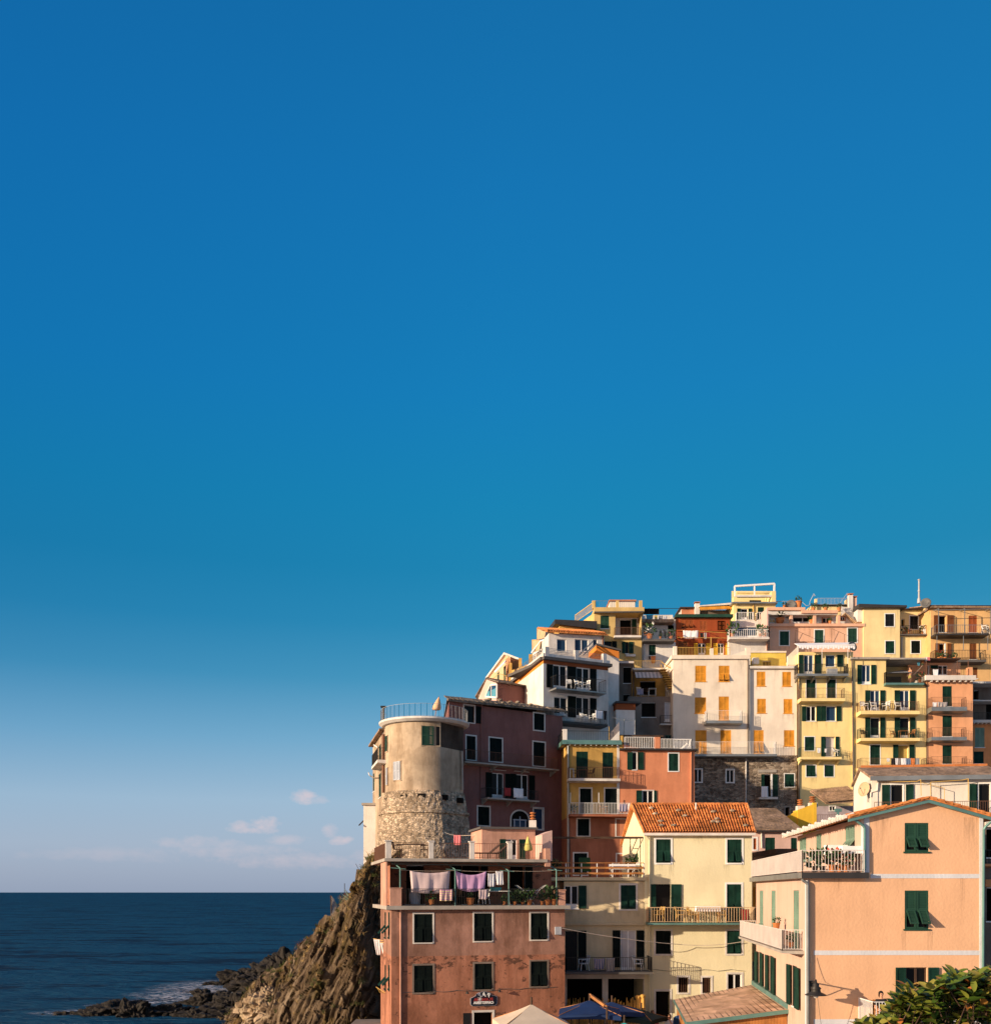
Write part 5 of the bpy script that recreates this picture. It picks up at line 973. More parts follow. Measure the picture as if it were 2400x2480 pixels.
_,zf=f.sz('H',770,1562); b=MB(); b.fb(f,-.6,f.len,0,9,zf-.3,zf); h.part('terrace',b,'dark_wood'); h.pipe([f.p('H',872,1305,.08),f.p('H',876,1490,.08)],.06,'cream')
h.rail([f.p('H',1030,1510,.5),f.p('H',1290,1510,.5)],zf,f.sz('H',1030,1505,.5)[1],'iron',.15,.012); h.finish()
f=Fac(1932,76,1978,76); h=House('bright yellow chimney wall with two terracotta pots in the middle of the village','bright_yellow','wall','chimney_wall'); a=f.sz('H',1290,1055); c=f.sz('H',1465,990); d=f.sz('H',1505,970); _,z0=f.sz('H',1290,1600)
h.mkroot(f.w(0,-.5,z0)); b=h.wb; w=f.w; b.b8([w(a[0],0,z0),w(c[0],0,z0),w(c[0],-1.2,z0),w(a[0],-1.2,z0),w(a[0],0,a[1]),w(c[0],0,c[1]),w(c[0],-1.2,c[1]),w(a[0],-1.2,a[1])]); b.fb(f,c[0]+.002,d[0],-1.25,.03,z0,d[1]); q=f.sz('H',1200,1175); b.b8([w(q[0],-.1,z0),w(a[0]-.003,-.1,z0),w(a[0]-.003,-1,z0),w(q[0],-1,z0),w(q[0],-.1,f.sz('H',1200,1120)[1]),w(a[0]-.003,-.1,f.sz('H',1290,1070)[1]),w(a[0]-.003,-1,f.sz('H',1290,1070)[1]),w(q[0],-1,f.sz('H',1200,1120)[1])])
chimney(h,w((c[0]+d[0])/2,-.55,d[1]-.3),.62,.32,'offwhite_plaster',pots=1); chimney(h,w(a[0]+.35,-.55,a[1]-.1),.55,.45,'offwhite_plaster',pots=1); h.part('wall',h.wb,'bright_yellow')
f=Fac(1960,84,2070,84); h=House('lavender house in shade under a reed pergola at the foot of the pale yellow rows',['lavender']); h.bodypx(f,'H',1440,1010,1960,2400,5); h.win(f,'g','H',1655,988,1722,1062,sur='white_paint',sw=.06)
b=MB(); z=f.sz('H',1520,970)[1]; a,c=f.sz('H',1515,0)[0],f.sz('H',1950,0)[0]; b.slab([f.w(a,2.2,z-.25),f.w(c,2.2,z+.0),f.w(c,-2,z+1.5),f.w(a,-2,z+1.2)],.1)
for i in range(26): s=a+(c-a)*i/26; b.bar(f.w(s,2.4,z-.14+.01*i),f.w(s+.15,-2.1,z+1.32+.012*i),.04,5)
h.part('pergola_roof',b,'brownroof'); h.rail([f.p('H',1510,1180,2),f.p('H',1830,1180,2)],f.sz('H',1510,1240,2)[1],f.sz('H',1510,1110,2)[1],'rust_iron',.14,.014); h.pxpart('vent_pipe','teal_metal',f,'H',1745,1045,1765,1130,2.2,2.4); h.pxpart('vent_pipe','teal_metal',f,'H',1720,1038,1795,1075,2.21,2.39); h.finish()
# ---------- 10 tall pale houses with ochre shutters, stone house below
f=Fac(1630,99,1811,99); h=House('tall pale pink house with ochre shutters left of the long drainpipe',['w1']); W1=f
_,z1=f.sz('A',1275,935); _,z0=f.sz('H',400,425); zst=z0
h.body(f,0,f.len,z0,z1,6.5,skL=-.2); h.panel(f,0,1.9,4,z0); _,zc=f.sz('A',1275,892); b=MB(); b.fb(f,-.2,f.len+.15,-6.4,.2,z1+.002,zc); h.part('cornice',b,'w1')
for c,x0,y0,x1,y1,k in (('A',1534,1008,1660,1190,'c'),('B',192,1008,316,1190,'t'),('A',1530,1372,1660,1556,'c'),('B',192,1362,310,1635,'c'),('H',112,137,242,405,'c'),('H',400,137,525,405,'c')):
    h.win(f,k,c,x0,y0,x1,y1,sh='ochre_paint',fr='ochre_paint',ang=22)
h.win(f,'g','A',1192,1805,1262,1900,nm='window',fr='mid_green_paint')
h.balc(f,'B',55,460,1522,1640,1680,1.,'grey_metal','white_paint',.13,.009,'LR',rr=.014); h.balc(f,'H',-20,1043,270,412,445,1.,'grey_metal','white_paint',.14,.009,'LR',rr=.014)
h.pipe([f.w(f.len-.05,.12,z1),f.p('B',532,960,.12),f.p('B',532,1880,.12),f.w(f.sz('B',532,1880)[0],.12,z0)],.10,'pipe_grey')
# roof terrace
zr=f.sz('A',1330,798)[1]; a,c=f.sz('A',1325,800)[0],f.sz('B',560,800)[0]
h.rail([f.p('A',1330,800,0),f.p('A',1708,800,0)],zc,zr,'ochre_iron',.15,.014,.025); h.rail([f.p('A',1745,800,0),f.p('B',320,800,0)],zc,zr,'ochre_iron',.15,.014,.025)
for cc,x0,x1,y in (('A',1285,1325,785),('A',1708,1745,808),('B',505,560,800)): h.pxpart('pillar','w2',f,cc,x0,y,x1,895,-.3,.05)
b=MB(); w=f.w; s0,zh=f.sz('B',340,885); s1,_=f.sz('B',505,885); b.b8([w(s0,0,zc),w(s1,0,zc),w(s1,-.25,zc),w(s0,-.25,zc),w(s0,0,zc+.05),w(s1,0,f.sz('B',500,830)[1]),w(s1,-.25,f.sz('B',500,830)[1]),w(s0,-.25,zc+.05)]); h.part('stair_parapet',b,'w2')
b=MB(); 
for x in (1708,1900): pass
b.bar(f.p('A',1716,680,-.1),f.p('A',1716,800,-.1),.05); b.bar(f.p('A',1330,682,-.1),f.p('A',1897,690,-.1),.025); h.part('pergola',b,'ochre_iron'); h.finish()
f=Fac(1811.5,99.1,1930,99.1); h=House('pale pink house with six ochre shutters right of the long drainpipe',['w2','yellow_side']); _,z1=f.sz('B',560,1046); h.body(f,0,f.len,zst,z1,6.4)
b=MB(); _,zc=f.sz('B',560,1018); b.fb(f,.1,f.len-.03,-6.3,.28,z1+.002,zc); h.part('cornice',b,'offwhite_plaster')
for c,x0,y0,x1,y1,k in (('B',628,1076,728,1243,'c'),('B',922,1079,1022,1245,'c'),('B',633,1388,734,1553,'c'),('B',937,1391,1038,1556,'c'),('H',784,137,898,405,'t'),('H',1131,137,1250,320,'c')): h.win(f,k,c,x0,y0,x1,y1,sh='ochre_paint',fr='ochre_paint',ang=20)
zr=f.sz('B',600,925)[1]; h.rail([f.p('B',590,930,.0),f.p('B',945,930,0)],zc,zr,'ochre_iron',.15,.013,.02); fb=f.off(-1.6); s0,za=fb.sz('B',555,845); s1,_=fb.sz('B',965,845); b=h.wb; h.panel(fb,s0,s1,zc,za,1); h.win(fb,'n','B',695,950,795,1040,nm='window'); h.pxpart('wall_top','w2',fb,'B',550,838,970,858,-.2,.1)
s2,_=fb.sz('B',1090,845); _,zb=fb.sz('B',1040,835); b=MB(); w=fb.w; b.b8([w(s1+.01,.6,zc),w(s2,.6,zc),w(s2,.2,zc),w(s1+.01,.2,zc),w(s1+.01,.6,za-.6),w(s2,.6,zb+.35),w(s2,.2,zb+.35),w(s1+.01,.2,za-.6)]); h.part('stair_parapet',b,'cream')
h.pxpart('ac_unit','white_plastic',fb,'B',585,915,655,985,.1,.6)
h.finish()
f=Fac(1676,99.05,1930,99.05); h=House('grey rubble stone house below the ochre-shuttered walls',['stonewall']); h.body(f,0,f.len,-1,zst-.002,5)
h.win(f,'g','H',100,585,188,735,sur='white_paint',sw=.09,nm='window'); h.win(f,'g','H',470,592,554,738,sur='white_paint',sw=.1,nm='window'); h.win(f,'n','H',905,645,985,902,L=(868,903),R=(1003,1056),nm='door'); h.win(f,'t','H',1138,640,1250,790,sur='white_paint',sw=.07,ang=24); h.win(f,'n','H',905,1015,1000,1190,nm='door'); h.win(f,'n','H',1145,1015,1195,1120,sur='concrete',sw=.08)
h.pxpart('door_jamb','white_paint',f,'H',982,640,1000,900,-.1,.05)
h.pxpart('balcony','whitew',f,'H',850,905,1062,930,0,.8); h.rail([f.p('H',830,840,.75),f.p('H',1075,840,.75)],f.sz('H',830,905,.75)[1],f.sz('H',830,780,.75)[1],'iron',.12,.012)
h.pxpart('lintel','concrete',f,'H',835,590,1045,622,0,.06); h.pipe([f.p('H',697,455,.1),f.p('H',693,990,.1)],.07,'offwhite_plaster'); h.finish(); STf=f
# ---------- 11 first yellow house
f=Fac(1931,98.7,2066,98.7); h=House('light yellow house under a white awning between the ochre shutters and the green-shuttered house',['y1','cream']); Y1=f
_,zt=f.sz('B',1130,850); h.body(f,.25,f.len,1,zt,7); w=f.w
h.win(f,'o','B',1172,885,1280,1105,L=(1110,1160),R=(1293,1365),nm='door',pane='blue_glass'); h.win(f,'o','B',1420,885,1530,1020,L=(1366,1370),R=(1550,1617),nm='window',pane='blue_glass',mull=0)
h.balc(f,'B',1100,1675,990,1100,1135,1.1,'grey_metal','iron',.11,.016,'LR',rr=.025,br=4)
s0,za=f.sz('B',1065,800); s1,_=f.sz('B',1705,790); b=MB(); b.slab([w(s0,1.3,za-.12),w(s1,1.3,za+.02),w(s1,-.1,za+.55),w(s0,-.1,za+.45)],.06); n=22
for i in range(n): a,c=s0+(s1-s0)*i/n,s0+(s1-s0)*(i+1)/n; b.quad(w(a,1.31,za-.1),w(c,1.31,za-.1),w(c-.03,1.33,za-.38-.1*(i%2)),w(a+.03,1.33,za-.38-.1*(i%2)))
aw=h.part('awning',b,'white_cloth'); b=MB()
for x in (1095,1378,1675): b=MB(); s,_=f.sz('B',x,800,1.2); b.bar(w(s,1.2,f.sz('B',x,985,1.2)[1]),w(s,1.2,za-.1),.028); h.part('awning_post',b,'white_paint',aw)
pass
for x0,x1 in ((1197,1305),(1434,1537)): h.win(f,'c','B',x0,1165,x1,1385,sur='white_paint',sw=.07,nm='door')
h.balc(f,'B',1138,1638,1265,1382,1428,1.,'y1','rust_iron',.13,.009,'LR',rr=.014)
h.win(f,'o','B',1200,1475,1308,1645,L=(1145,1195),R=(1314,1362),nm='window'); h.win(f,'o','B',1428,1475,1538,1645,L=(1366,1422),R=(1543,1597),nm='window',mull=0,pane='blue_glass')
h.win(f,'c','H',1370,213,1482,372,sur='white_paint',sw=.07); h.win(f,'n','H',1607,212,1718,440,L=(1556,1605),R=(1722,1762),nm='door'); h.pxpart('curtain','curtain',f,'H',1612,215,1716,438,-.3,-.28)
h.balc(f,'H',1325,1788,335,445,482,1.0,'y1','mid_green_paint',.13,.010,'LR',rr=.014,br=3)
for x0,x1 in ((1387,1495),(1596,1704)): h.win(f,'t' if x0<1400 else 'c','H',x0,540,x1,672,sur='white_paint',sw=.08,ang=14)
h.pipe([f.p('B',1125,1125,.08),f.p('B',1112,1300,.08),f.p('H',1305,960,.08)],.07,'pipe_grey'); h.finish()
dish(f.p('B',1722,790,1.0),(.35,-.9,.2),.5,'dark satellite dish at the right end of the white awning')
# ---------- 12 second yellow house with loggia
f=Fac(2066,98.5,2245,98.5); h=House('bright yellow house with green shutters and a dark top-floor loggia',['y2']); Y2=f
_,zt=f.sz('C',310,940); s0,_=f.sz('C',690,1000); _,zlo=f.sz('C',690,1210); _,zlt=f.sz('C',690,945); w=f.w
h.panel(f,0,s0,1,zt); h.panel(f,s0,f.len,1,zlo); b=h.wb; b.quad(w(s0,0,zlo),w(s0,0,zlt),w(s0,-3,zlt),w(s0,-3,zlo)); b.quad(w(s0,-3,zlo),w(f.len,-3,zlo),w(f.len,-3,zlt),w(s0,-3,zlt)); b.quad(w(s0,0,zlo),w(f.len,0,zlo),w(f.len,-3,zlo),w(s0,-3,zlo)); b.quad(w(0,0,1),w(0,0,zt),w(0,-7,zt),w(0,-7,1))
b=MB(); b.fb(f,-.3,s0+.3,-7,.3,zt+.001,zt+.2); b.fb(f,s0+.301,f.len-.2,-7,.35,zlt+.001,zlt+.17); h.part('roof_slab',b,'concrete')
_,zi=f.sz('C',690,1065); b=MB(); b.fb(f,s0+.02,f.len-1.4,-2.9,-2.85,zlo,zi); h.part('dark_screen',b,'dark_room')  # near-black sheet at the back wall puts the loggia's shade into colour
h.balc(f,'C',692,1120,1080,1205,1235,.5,'teal_metal','iron',.1,.016,'L',rr=.025)
b=MB(); a=f.sz('C',760,1050)[0]; b.slab([w(a,-.4,zi-.05),w(f.len-1.2,-.4,zi-.05),w(f.len-1.2,-2.8,zi+.7),w(a,-2.8,zi+.3)],.05); h.part('sun_canopy',b,'greyblue_paint')
h.win(f,'o','C',413,1000,515,1220,L=(360,410),R=(518,572),nm='door',pane='blue_glass')
for y0,y1,o in ((1292,1518,0),(1605,1838,1)):
    for x0,x1,l,r in ((512,620,(450,506),(622,678)),(850,960,(787,848),(963,1025))): h.win(f,'o','C',x0,y0,x1,y1,L=l,R=r,nm='door',pane='blue_glass' if not o else 'dark_glass',mull=1-o)
h.balc(f,'C',403,1070,1420,1528,1580,1.05,'y2','rust_iron',.13,.010,'LR',rr=.016); h.balc(f,'C',403,1075,1725,1840,1885,1.05,'y2','mid_green_paint',.13,.010,'LR',rr=.016)
h.win(f,'c','I',508,307,622,535,sur='white_paint',sw=.07,nm='door'); h.win(f,'n','I',832,305,945,535,L=(770,829),R=(957,1015),nm='door'); h.pxpart('curtain','ochre_curtain',f,'I',834,308,935,530,-.3,-.27); h.balc(f,'I',405,1150,458,565,590,1.05,'y2','rust_iron',.13,.010,'LR',rr=.016)
h.pipe([f.p('C',300,940,.1),f.p('C',310,1500,.1),f.w(.05,.1,1)],.075,'pipe_grey'); h.pipe([f.p('C',1130,1215,.4),f.p('C',1165,1250,.1),f.w(f.sz('C',1165,1250)[0],.1,1)],.12,'darkgrey_metal'); h.finish()
# ---------- 13 orange house with narrow balconies
f=Fac(2245.3,98.3,2356,98.3); h=House('orange house with two narrow balconies and closed tall green shutters at upper right',['o2']); O2=f
_,zt=f.sz('C',1165,1190); h.body(f,0,f.len,1,zt,7); _,zc=f.sz('C',1165,1130); b=MB(); b.fb(f,-.35,f.len+.1,-7,.5,zt+.05,zc); 
for i in range(8): s=f.len*(i+.5)/8; b.fb(f,s-.08,s+.08,.0,.42,zt-.1,zt+.049)
h.part('cornice',b,'whitew')
for c,x0,y0,x1,y1 in (('C',1340,1243,1447,1478),('C',1340,1582,1449,1822),('I',1340,310,1447,525)): h.win(f,'c',c,x0,y0,x1,y1,nm='door')
h.balc(f,'C',1220,1612,1370,1482,1545,1.,'grey_metal','rust_iron',.13,.009,'LR',rr=.014); h.balc(f,'C',1218,1610,1718,1828,1880,1.,'grey_metal','rust_iron',.13,.009,'LR',rr=.014); h.balc(f,'I',1220,1618,440,555,590,1.,'grey_metal','rust_iron',.13,.009,'LR',rr=.014)
# terrace rooms on top
fb=f.off(-2.2); _,z1=fb.sz('C',1150,975); h.panel(fb,-1.0,f.len-.2,zc,z1); b=h.wb; b.quad(fb.w(f.len-.2,0,zc),fb.w(f.len-.2,0,z1),fb.w(f.len-.2,-4,z1),fb.w(f.len-.2,-4,zc)); h.win(fb,'o','C',1165,1005,1200,1135,nm='door'); h.win(fb,'o','C',1290,1005,1400,1135,L=(1200,1285),nm='door',mull=1); b=MB(); b.fb(fb,-1.1,f.len*.8,-4,1.6,z1,z1+.12); h.part('roof',b,'dark_wood')
h.rail([f.p('C',1155,1050,.3),f.p('C',1640,1050,.3)],zc,f.sz('C',1155,1045,.3)[1],'rust_iron',.25,.014,.018); h.pxpart('pillar','o2',f,'C',1640,1025,1685,1130,-.3,.3); b=MB(); 
for x in (1155,1510,1635): b=MB(); s,_=f.sz('C',x,1000,.2); b.bar(f.w(s,.2,zc),f.w(s,.2,f.sz('C',x,960)[1]),.04); h.part('pergola_post',b,'rust_iron')
h.finish()
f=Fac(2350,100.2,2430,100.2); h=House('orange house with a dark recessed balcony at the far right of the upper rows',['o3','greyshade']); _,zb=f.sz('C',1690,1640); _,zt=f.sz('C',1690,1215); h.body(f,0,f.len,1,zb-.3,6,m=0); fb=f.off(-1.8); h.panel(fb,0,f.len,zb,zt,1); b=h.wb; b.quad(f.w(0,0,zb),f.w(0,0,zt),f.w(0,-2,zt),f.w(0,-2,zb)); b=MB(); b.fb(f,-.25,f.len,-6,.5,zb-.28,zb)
for i in range(8): s=f.len*(i+.5)/8; b.fb(f,s-.06,s+.06,0,.4,zb-.4,zb-.282)
h.part('cornice',b,'whitew'); b=MB(); b.fb(f,0,f.len,-6,.2,zt,zt+.2); z=f.sz('C',1700,1400)[1]; b.fb(f,0.01,f.len,-1.8,-.1,z-.12,z); h.part('floor_slab',b,'whitew'); h.rail([f.p('C',1705,1550,.2),f.p('C',1990,1550,.2)],zb,f.sz('C',1705,1548,.2)[1],'iron',.14,.016)
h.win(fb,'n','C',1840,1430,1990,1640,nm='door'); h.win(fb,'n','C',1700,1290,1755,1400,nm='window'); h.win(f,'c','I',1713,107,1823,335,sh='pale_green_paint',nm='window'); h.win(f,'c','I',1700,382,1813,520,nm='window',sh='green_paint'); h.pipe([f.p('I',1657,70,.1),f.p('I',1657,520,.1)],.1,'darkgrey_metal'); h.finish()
# ---------- 14 white house with orange band (corner block, left of centre)
f=Fac(1316,91,1473,94); h=House('white corner house with an orange band and two long balconies',['whitew','orangestripe','redband']); WL=f
bl=V((1.75,101.5,0)); _,zd=f.sz('D',845,562); _,zdu=f.sz('D',845,528); _,zob=f.sz('D',845,603)
A=f.w(0,0,0); fl=FP(bl,A); h.panel(f,0,f.len,2,zob); h.panel(f,0,f.len,zob,zd,2); h.panel(fl,0,fl.len,2,zob); h.panel(fl,0,fl.len,zob,zd,1); w=f.w; b=h.wb
b.quad(w(f.len,0,2),w(f.len,-7,2),w(f.len,-7,zd),w(f.len,0,zd))
b=MB(); b.fb(f,-.12,f.len+.25,-.3,.35,zd+.002,zdu); b.fb(fl,0,fl.len-.0,-.3,.3,zd+.002,zdu-.003); b.fb(f,.3,f.len,-8,-.31,zd+.004,zdu-.006); h.part('cornice',b,'dark_concrete')
# parapet posts and tube rails of the roof terrace
_,zp=f.sz('D',870,415); ps=[f.sz('D',x,480)[0] for x in (868,1208,1530)]
for s in ps: h.fpart('pillar','whitew',f,(s-.2,s+.2,-.15,.18,zdu,zp))
b=MB(); b.fb(f,-.1,f.len+.1,-.1,.15,zdu+.002,zdu+.32); b.fb(fl,0,fl.len,-.1,.15,zdu+.003,zdu+.3); h.part('parapet',b,'whitew')
for a,c in zip(ps,ps[1:]): h.rail([w(a+.2,.05,0),w(c-.2,.05,0)],zdu+.3,zp-.1,'grey_metal',hor=4,bar=.01,rr=.02)
h.rail([fl.w(.3,.05,0),fl.w(fl.len-.2,.05,0)],zdu+.3,zp-.1,'grey_metal',hor=4,bar=.01,rr=.02)
h.win(f,'o','D',948,618,1100,900,L=(868,942),sh='black_green_paint',nm='door'); h.win(f,'o','D',1215,638,1362,920,L=(1108,1208),R=(1366,1440),sh='black_green_paint',nm='door')
h.win(f,'o','D',958,985,1105,1215,sh='black_green_paint',nm='door'); h.win(f,'o','D',1212,985,1362,1240,L=(1112,1205),R=(1368,1440),sh='black_green_paint',nm='door')
h.balc(f,'D',985,1552,735,880,900,1.25,'grey_metal','iron',.14,.012,'LR'); h.balc(f,'D',985,1565,1098,1255,1290,1.25,'darkgrey_metal','iron',.14,.013,'LR')
# return wing to the right
fw=Fac(1466,96.2,1499,96.4); _,z1=fw.sz('D',1560,455); _,z2=fw.sz('D',1700,505); h.panel(fw,0,fw.len,2,z1); b=h.wb; b.quad(fw.w(fw.len,0,2),fw.w(fw.len,-5,2),fw.w(fw.len,-5,z1),fw.w(fw.len,0,z1)); 
a,_=fw.sz('D',1440,0); b=MB(); b.b8([fw.w(a,.25,z1+.45),fw.w(fw.len+.2,.25,z2+.35),fw.w(fw.len+.2,-4,z2+.35),fw.w(a,-4,z1+.45),fw.w(a,.25,z1+.62),fw.w(fw.len+.2,.25,z2+.5),fw.w(fw.len+.2,-4,z2+.5),fw.w(a,-4,z1+.62)]); h.part('roof',b,'dark_concrete'); b=MB(); b.b8([fw.w(a,.03,z1-.0),fw.w(fw.len,.03,z2-.35),fw.w(fw.len,-3,z2-.35),fw.w(a,-3,z1),fw.w(a,.03,z1+.45),fw.w(fw.len,.03,z2+.33),fw.w(fw.len,-3,z2+.33),fw.w(a,-3,z1+.45)]); h.part('band',b,'orangestripe')
f3=Fac(1492,95.2,1538,95.4); _,z1=f3.sz('A',650,1515); h.body(f3,0,f3.len,2,z1-.0,4); b=MB(); b.fb(f3,0,f3.len+.05,-4,.03,z1,z1+.6); h.part('band',b,'redband'); b=MB(); b.fb(f3,-.1,f3.len+.5,-4,.3,z1+.602,z1+.78); h.part('roof',b,'darkgrey_metal')
# setback top floor
ft=Fac(1329,98.4,1463,99.6); _,z1=ft.sz('D',905,255); _,zt=ft.sz('D',905,232); flt=FP(V((4.0,106,0)),ft.w(0,0,0)); h.panel(ft,0,ft.len,zdu-.1,z1); h.panel(flt,0,flt.len,zdu-.1,z1)
h.win(ft,'g','D',990,322,1095,465,mull=0,pane='blue_glass'); h.win(ft,'g','D',1195,322,1350,465,pane='blue_glass'); h.win(ft,'g','D',1405,325,1455,425,pane='blue_glass',mull=0); h.pipe([ft.p('D',1512,250,.1),ft.p('D',1518,300,.08),ft.p('D',1518,430,.08)],.06,'brown_paint')
w=ft.w; b=MB(); b.slab([w(-.3,.45,zt-.1),w(ft.len+.3,.45,zt-.1),w(ft.len+.3,-4,zt+1.3),w(.4,-4,zt+1.3)],.13)
for i in range(24): s=-.2+(ft.len+.4)*i/24; b.bar(w(s,.5,zt-.03),w(s+.15,-4,zt+1.36),.12,5)
h.part('roof',b,'orangeroof'); b=MB(); b.bar(f.p('D',1240,510,-.6),f.p('D',1400,350,-2.2),.06); b.bar(f.p('D',1290,510,-.6),f.p('D',1410,395,-2.2),.06); h.part('stair_rail',b,'grey_metal'); h.finish()
f=Fac(1348,103,1440,103.6); h=House('pale yellow attic block under a dark flat roof behind the white corner house',['yel8']); s0,z1=f.sz('D',985,160); h.body(f,.3,f.len,14,z1,5); a=f.sz('D',958,0)[0]; c=f.sz('D',1440,0)[0]; b=MB(); b.b8([f.w(a,.4,z1),f.w(c,.4,z1-.35),f.w(c,-5,z1-.35),f.w(a,-5,z1),f.w(a,.4,f.sz('D',960,108)[1]),f.w(c,.4,f.sz('D',1440,128)[1]),f.w(c,-5,f.sz('D',1440,128)[1]),f.w(a,-5,f.sz('D',960,108)[1])]); h.part('roof',b,'darkgrey_metal'); h.finish()
# seaward annex with tilted awnings
fl2=FP(V((1.0,116,0)),V((3.05,104.2,0))); h=House('apricot house with a white sloping roof edge on the seaward skyline',['peach','yel8'],'house'); P1=at('D',402,495,108); L1=at('D',195,775,114); R1=at('D',560,545,106)
fa=FP(V((L1.x,L1.y,0)),V((P1.x,P1.y,0))); h.mkroot(V((1.5,108,5))); b=h.wb; q=lambda p,z:V((p.x,p.y,z))
b.quad(q(L1,5),q(P1,5),P1,L1); R1f=at('D',452,545,106.5); b.quad(q(P1,5),at('D',455,800,106.3)*1.0,at('D',455,540,106.3),P1)
fb_=FP(V((P1.x,P1.y,0)),V((at('D',455,0,106.3).x,106.3,0)))
h.pan.append(dict(f=fb_,s0=0,s1=fb_.len,z0=5,z1=at('D',430,530,107).z,h=[],m=0)); b.cm=1; E1=at('D',458,600,105.8); E2=at('D',560,545,104.8); E3=at('D',700,520,104); b.quad(q(E1,5),q(E2,5),q(E2,at('D',560,660,105).z),q(E1,at('D',458,690,106).z)); b.quad(q(E2,5),q(E3,5),q(E3,at('D',700,590,104).z),q(E2,at('D',560,660,105).z)); b.cm=0
b=MB(); b.slab([L1+V((-.25,-.1,.1)),P1+V((-.2,-.3,.12)),at('D',560,548,107)+V((0,0,.05)),V((4,116,P1.z-1.5))],.22); h.part('roof',b,'whitew')
b=MB(); 
for x,y in ((455,600),(568,545),(685,500)): p=at('D',x,y,104.9); b.bx(p.x-.16,p.x+.16,p.y-.16,p.y+.16,p.z-2.2,p.z); 
h.part('parapet_post',b,'yel8'); b=MB(); b.quad(at('D',275,700,107.4),at('D',410,570,106.6),at('D',395,600,106),at('D',285,715,106.8)); o=h.part('awning',b,'white_cloth'); o.modifiers.new('t','SOLIDIFY').thickness=.1
b=MB()
for x0,x1,y0,y1 in ((305,328,690,800),(378,402,620,805)): p0=at('D',x0,y1,106.75); p1=at('D',x1,y0,106.5); b.quad(p0,at('D',x1,y1,106.5),p1,at('D',x0,y0+25,106.75))
h.part('shutter',b,'mid_green_paint'); b=MB(); b.bar(at('D',225,800,105.8),at('D',330,720,105.4),.03); b.bar(at('D',330,720,105.4),at('D',415,745,105.2),.03)
for i in range(8): p=at('D',330+i*11,722+i*3,105.3); b.bar(p,p-V((0,0,3)),.015)
h.part('railing',b,'ochre_iron'); h.finish()
for nm,x0,x1,y0,y1,y2,lb in (('awning',762,872,195,190,330,'upper tan awning blind standing up against the sky beside the white corner house'),('awning',705,812,330,335,470,'lower tan awning blind leaning out beside the white corner house')):
    b=MB(); Y=103.5; p=[at('D',x0,y0+5,Y),at('D',x1,y1,Y-2),at('D',x1-25,y2-20,Y-2),at('D',x0+2,y2,Y)]; b.add(p+[v+V((0,.25,0)) for v in p],[[0,1,2,3],[7,6,5,4]]+[[i,4+i,4+(i+1)%4,(i+1)%4] for i in range(4)])
    e=thing(nm,b,'tan_paint',lb,'awning'); b=MB(); b.bar(p[0],p[3],.05); b.bar(p[0],p[0].lerp(p[1],.5)+V((0,0,.02)),.05); b.bar(p[3],p[3]-V((0,0,2.6)),.05); link('frame',b,'ochre_iron',e)
b=MB(); b.path([at('D',700,480,103),at('D',805,345,101.6),at('D',850,330,100.8)],.09,4); b.path([at('D',720,500,103),at('D',830,430,101)],.07,4)
for i in range(6): b.bar(at('D',720+i*20,470-i*22,103-i*.25),at('D',724+i*20,520-i*22,103-i*.25),.03)
thing('stair_rail',b,'white_paint','white stair railing climbing behind the tan awning blinds','railing')
# ---------- 15 ochre house at the top left
f=Fac(1440,104,1555,104); h=House('ochre house with a deep box balcony under a railed roof terrace, top left',['tl','whitew']); _,z1=f.sz('A',370,400); h.bodypx(f,'A',375,400,920,2100,6,skL=-1.8); w=f.w; _,zc=f.sz('A',370,352)
b=MB(); b.fb(f,-.1,f.len+.15,-6,.5,z1-.1,zc); h.part('roof_slab',b,'tl'); b=MB(); b.bar(f.w(-.1,.55,z1-.1),f.w(f.len+.1,.55,z1-.05),.09,6); h.part('gutter',b,'dark_concrete')
zt=f.sz('A',370,250)[1]
for x0,x1 in ((352,386),(628,658),(892,928)): h.pxpart('pillar','tl',f,'A',x0,258,x1,350,-.2,.2)
h.rail([f.p('A',388,300,.0),f.p('A',890,300,0)],zc,f.sz('A',388,262)[1],'grey_metal',.22,.014,.02); h.rail([f.w(-1.6,-5.5,0),f.w(.1,0,0)],zc,f.sz('A',388,262)[1],'tl',.3,.03,.05)
fr=f.off(-2.6); a,zr=fr.sz('A',555,270); c,_=fr.sz('A',845,270); b=MB(); b.fb(fr,a,c,-2.5,0,zc,zr); h.part('roof_hut',b,'cream'); b=MB(); b.fb(fr,a-.1,c+.1,-2.6,.15,zr,zr+.15); h.part('hut_roof',b,'terracotta'); 
h.win(f,'c','A',447,433,545,582,sh='mid_green_paint',sur=None); h.win(f,'x','A',488,728,575,830,R=(578,632),nm='window',sh='black_green_paint'); h.win(f,'x','A',732,735,768,868,L=(692,730),R=(770,824),nm='window')
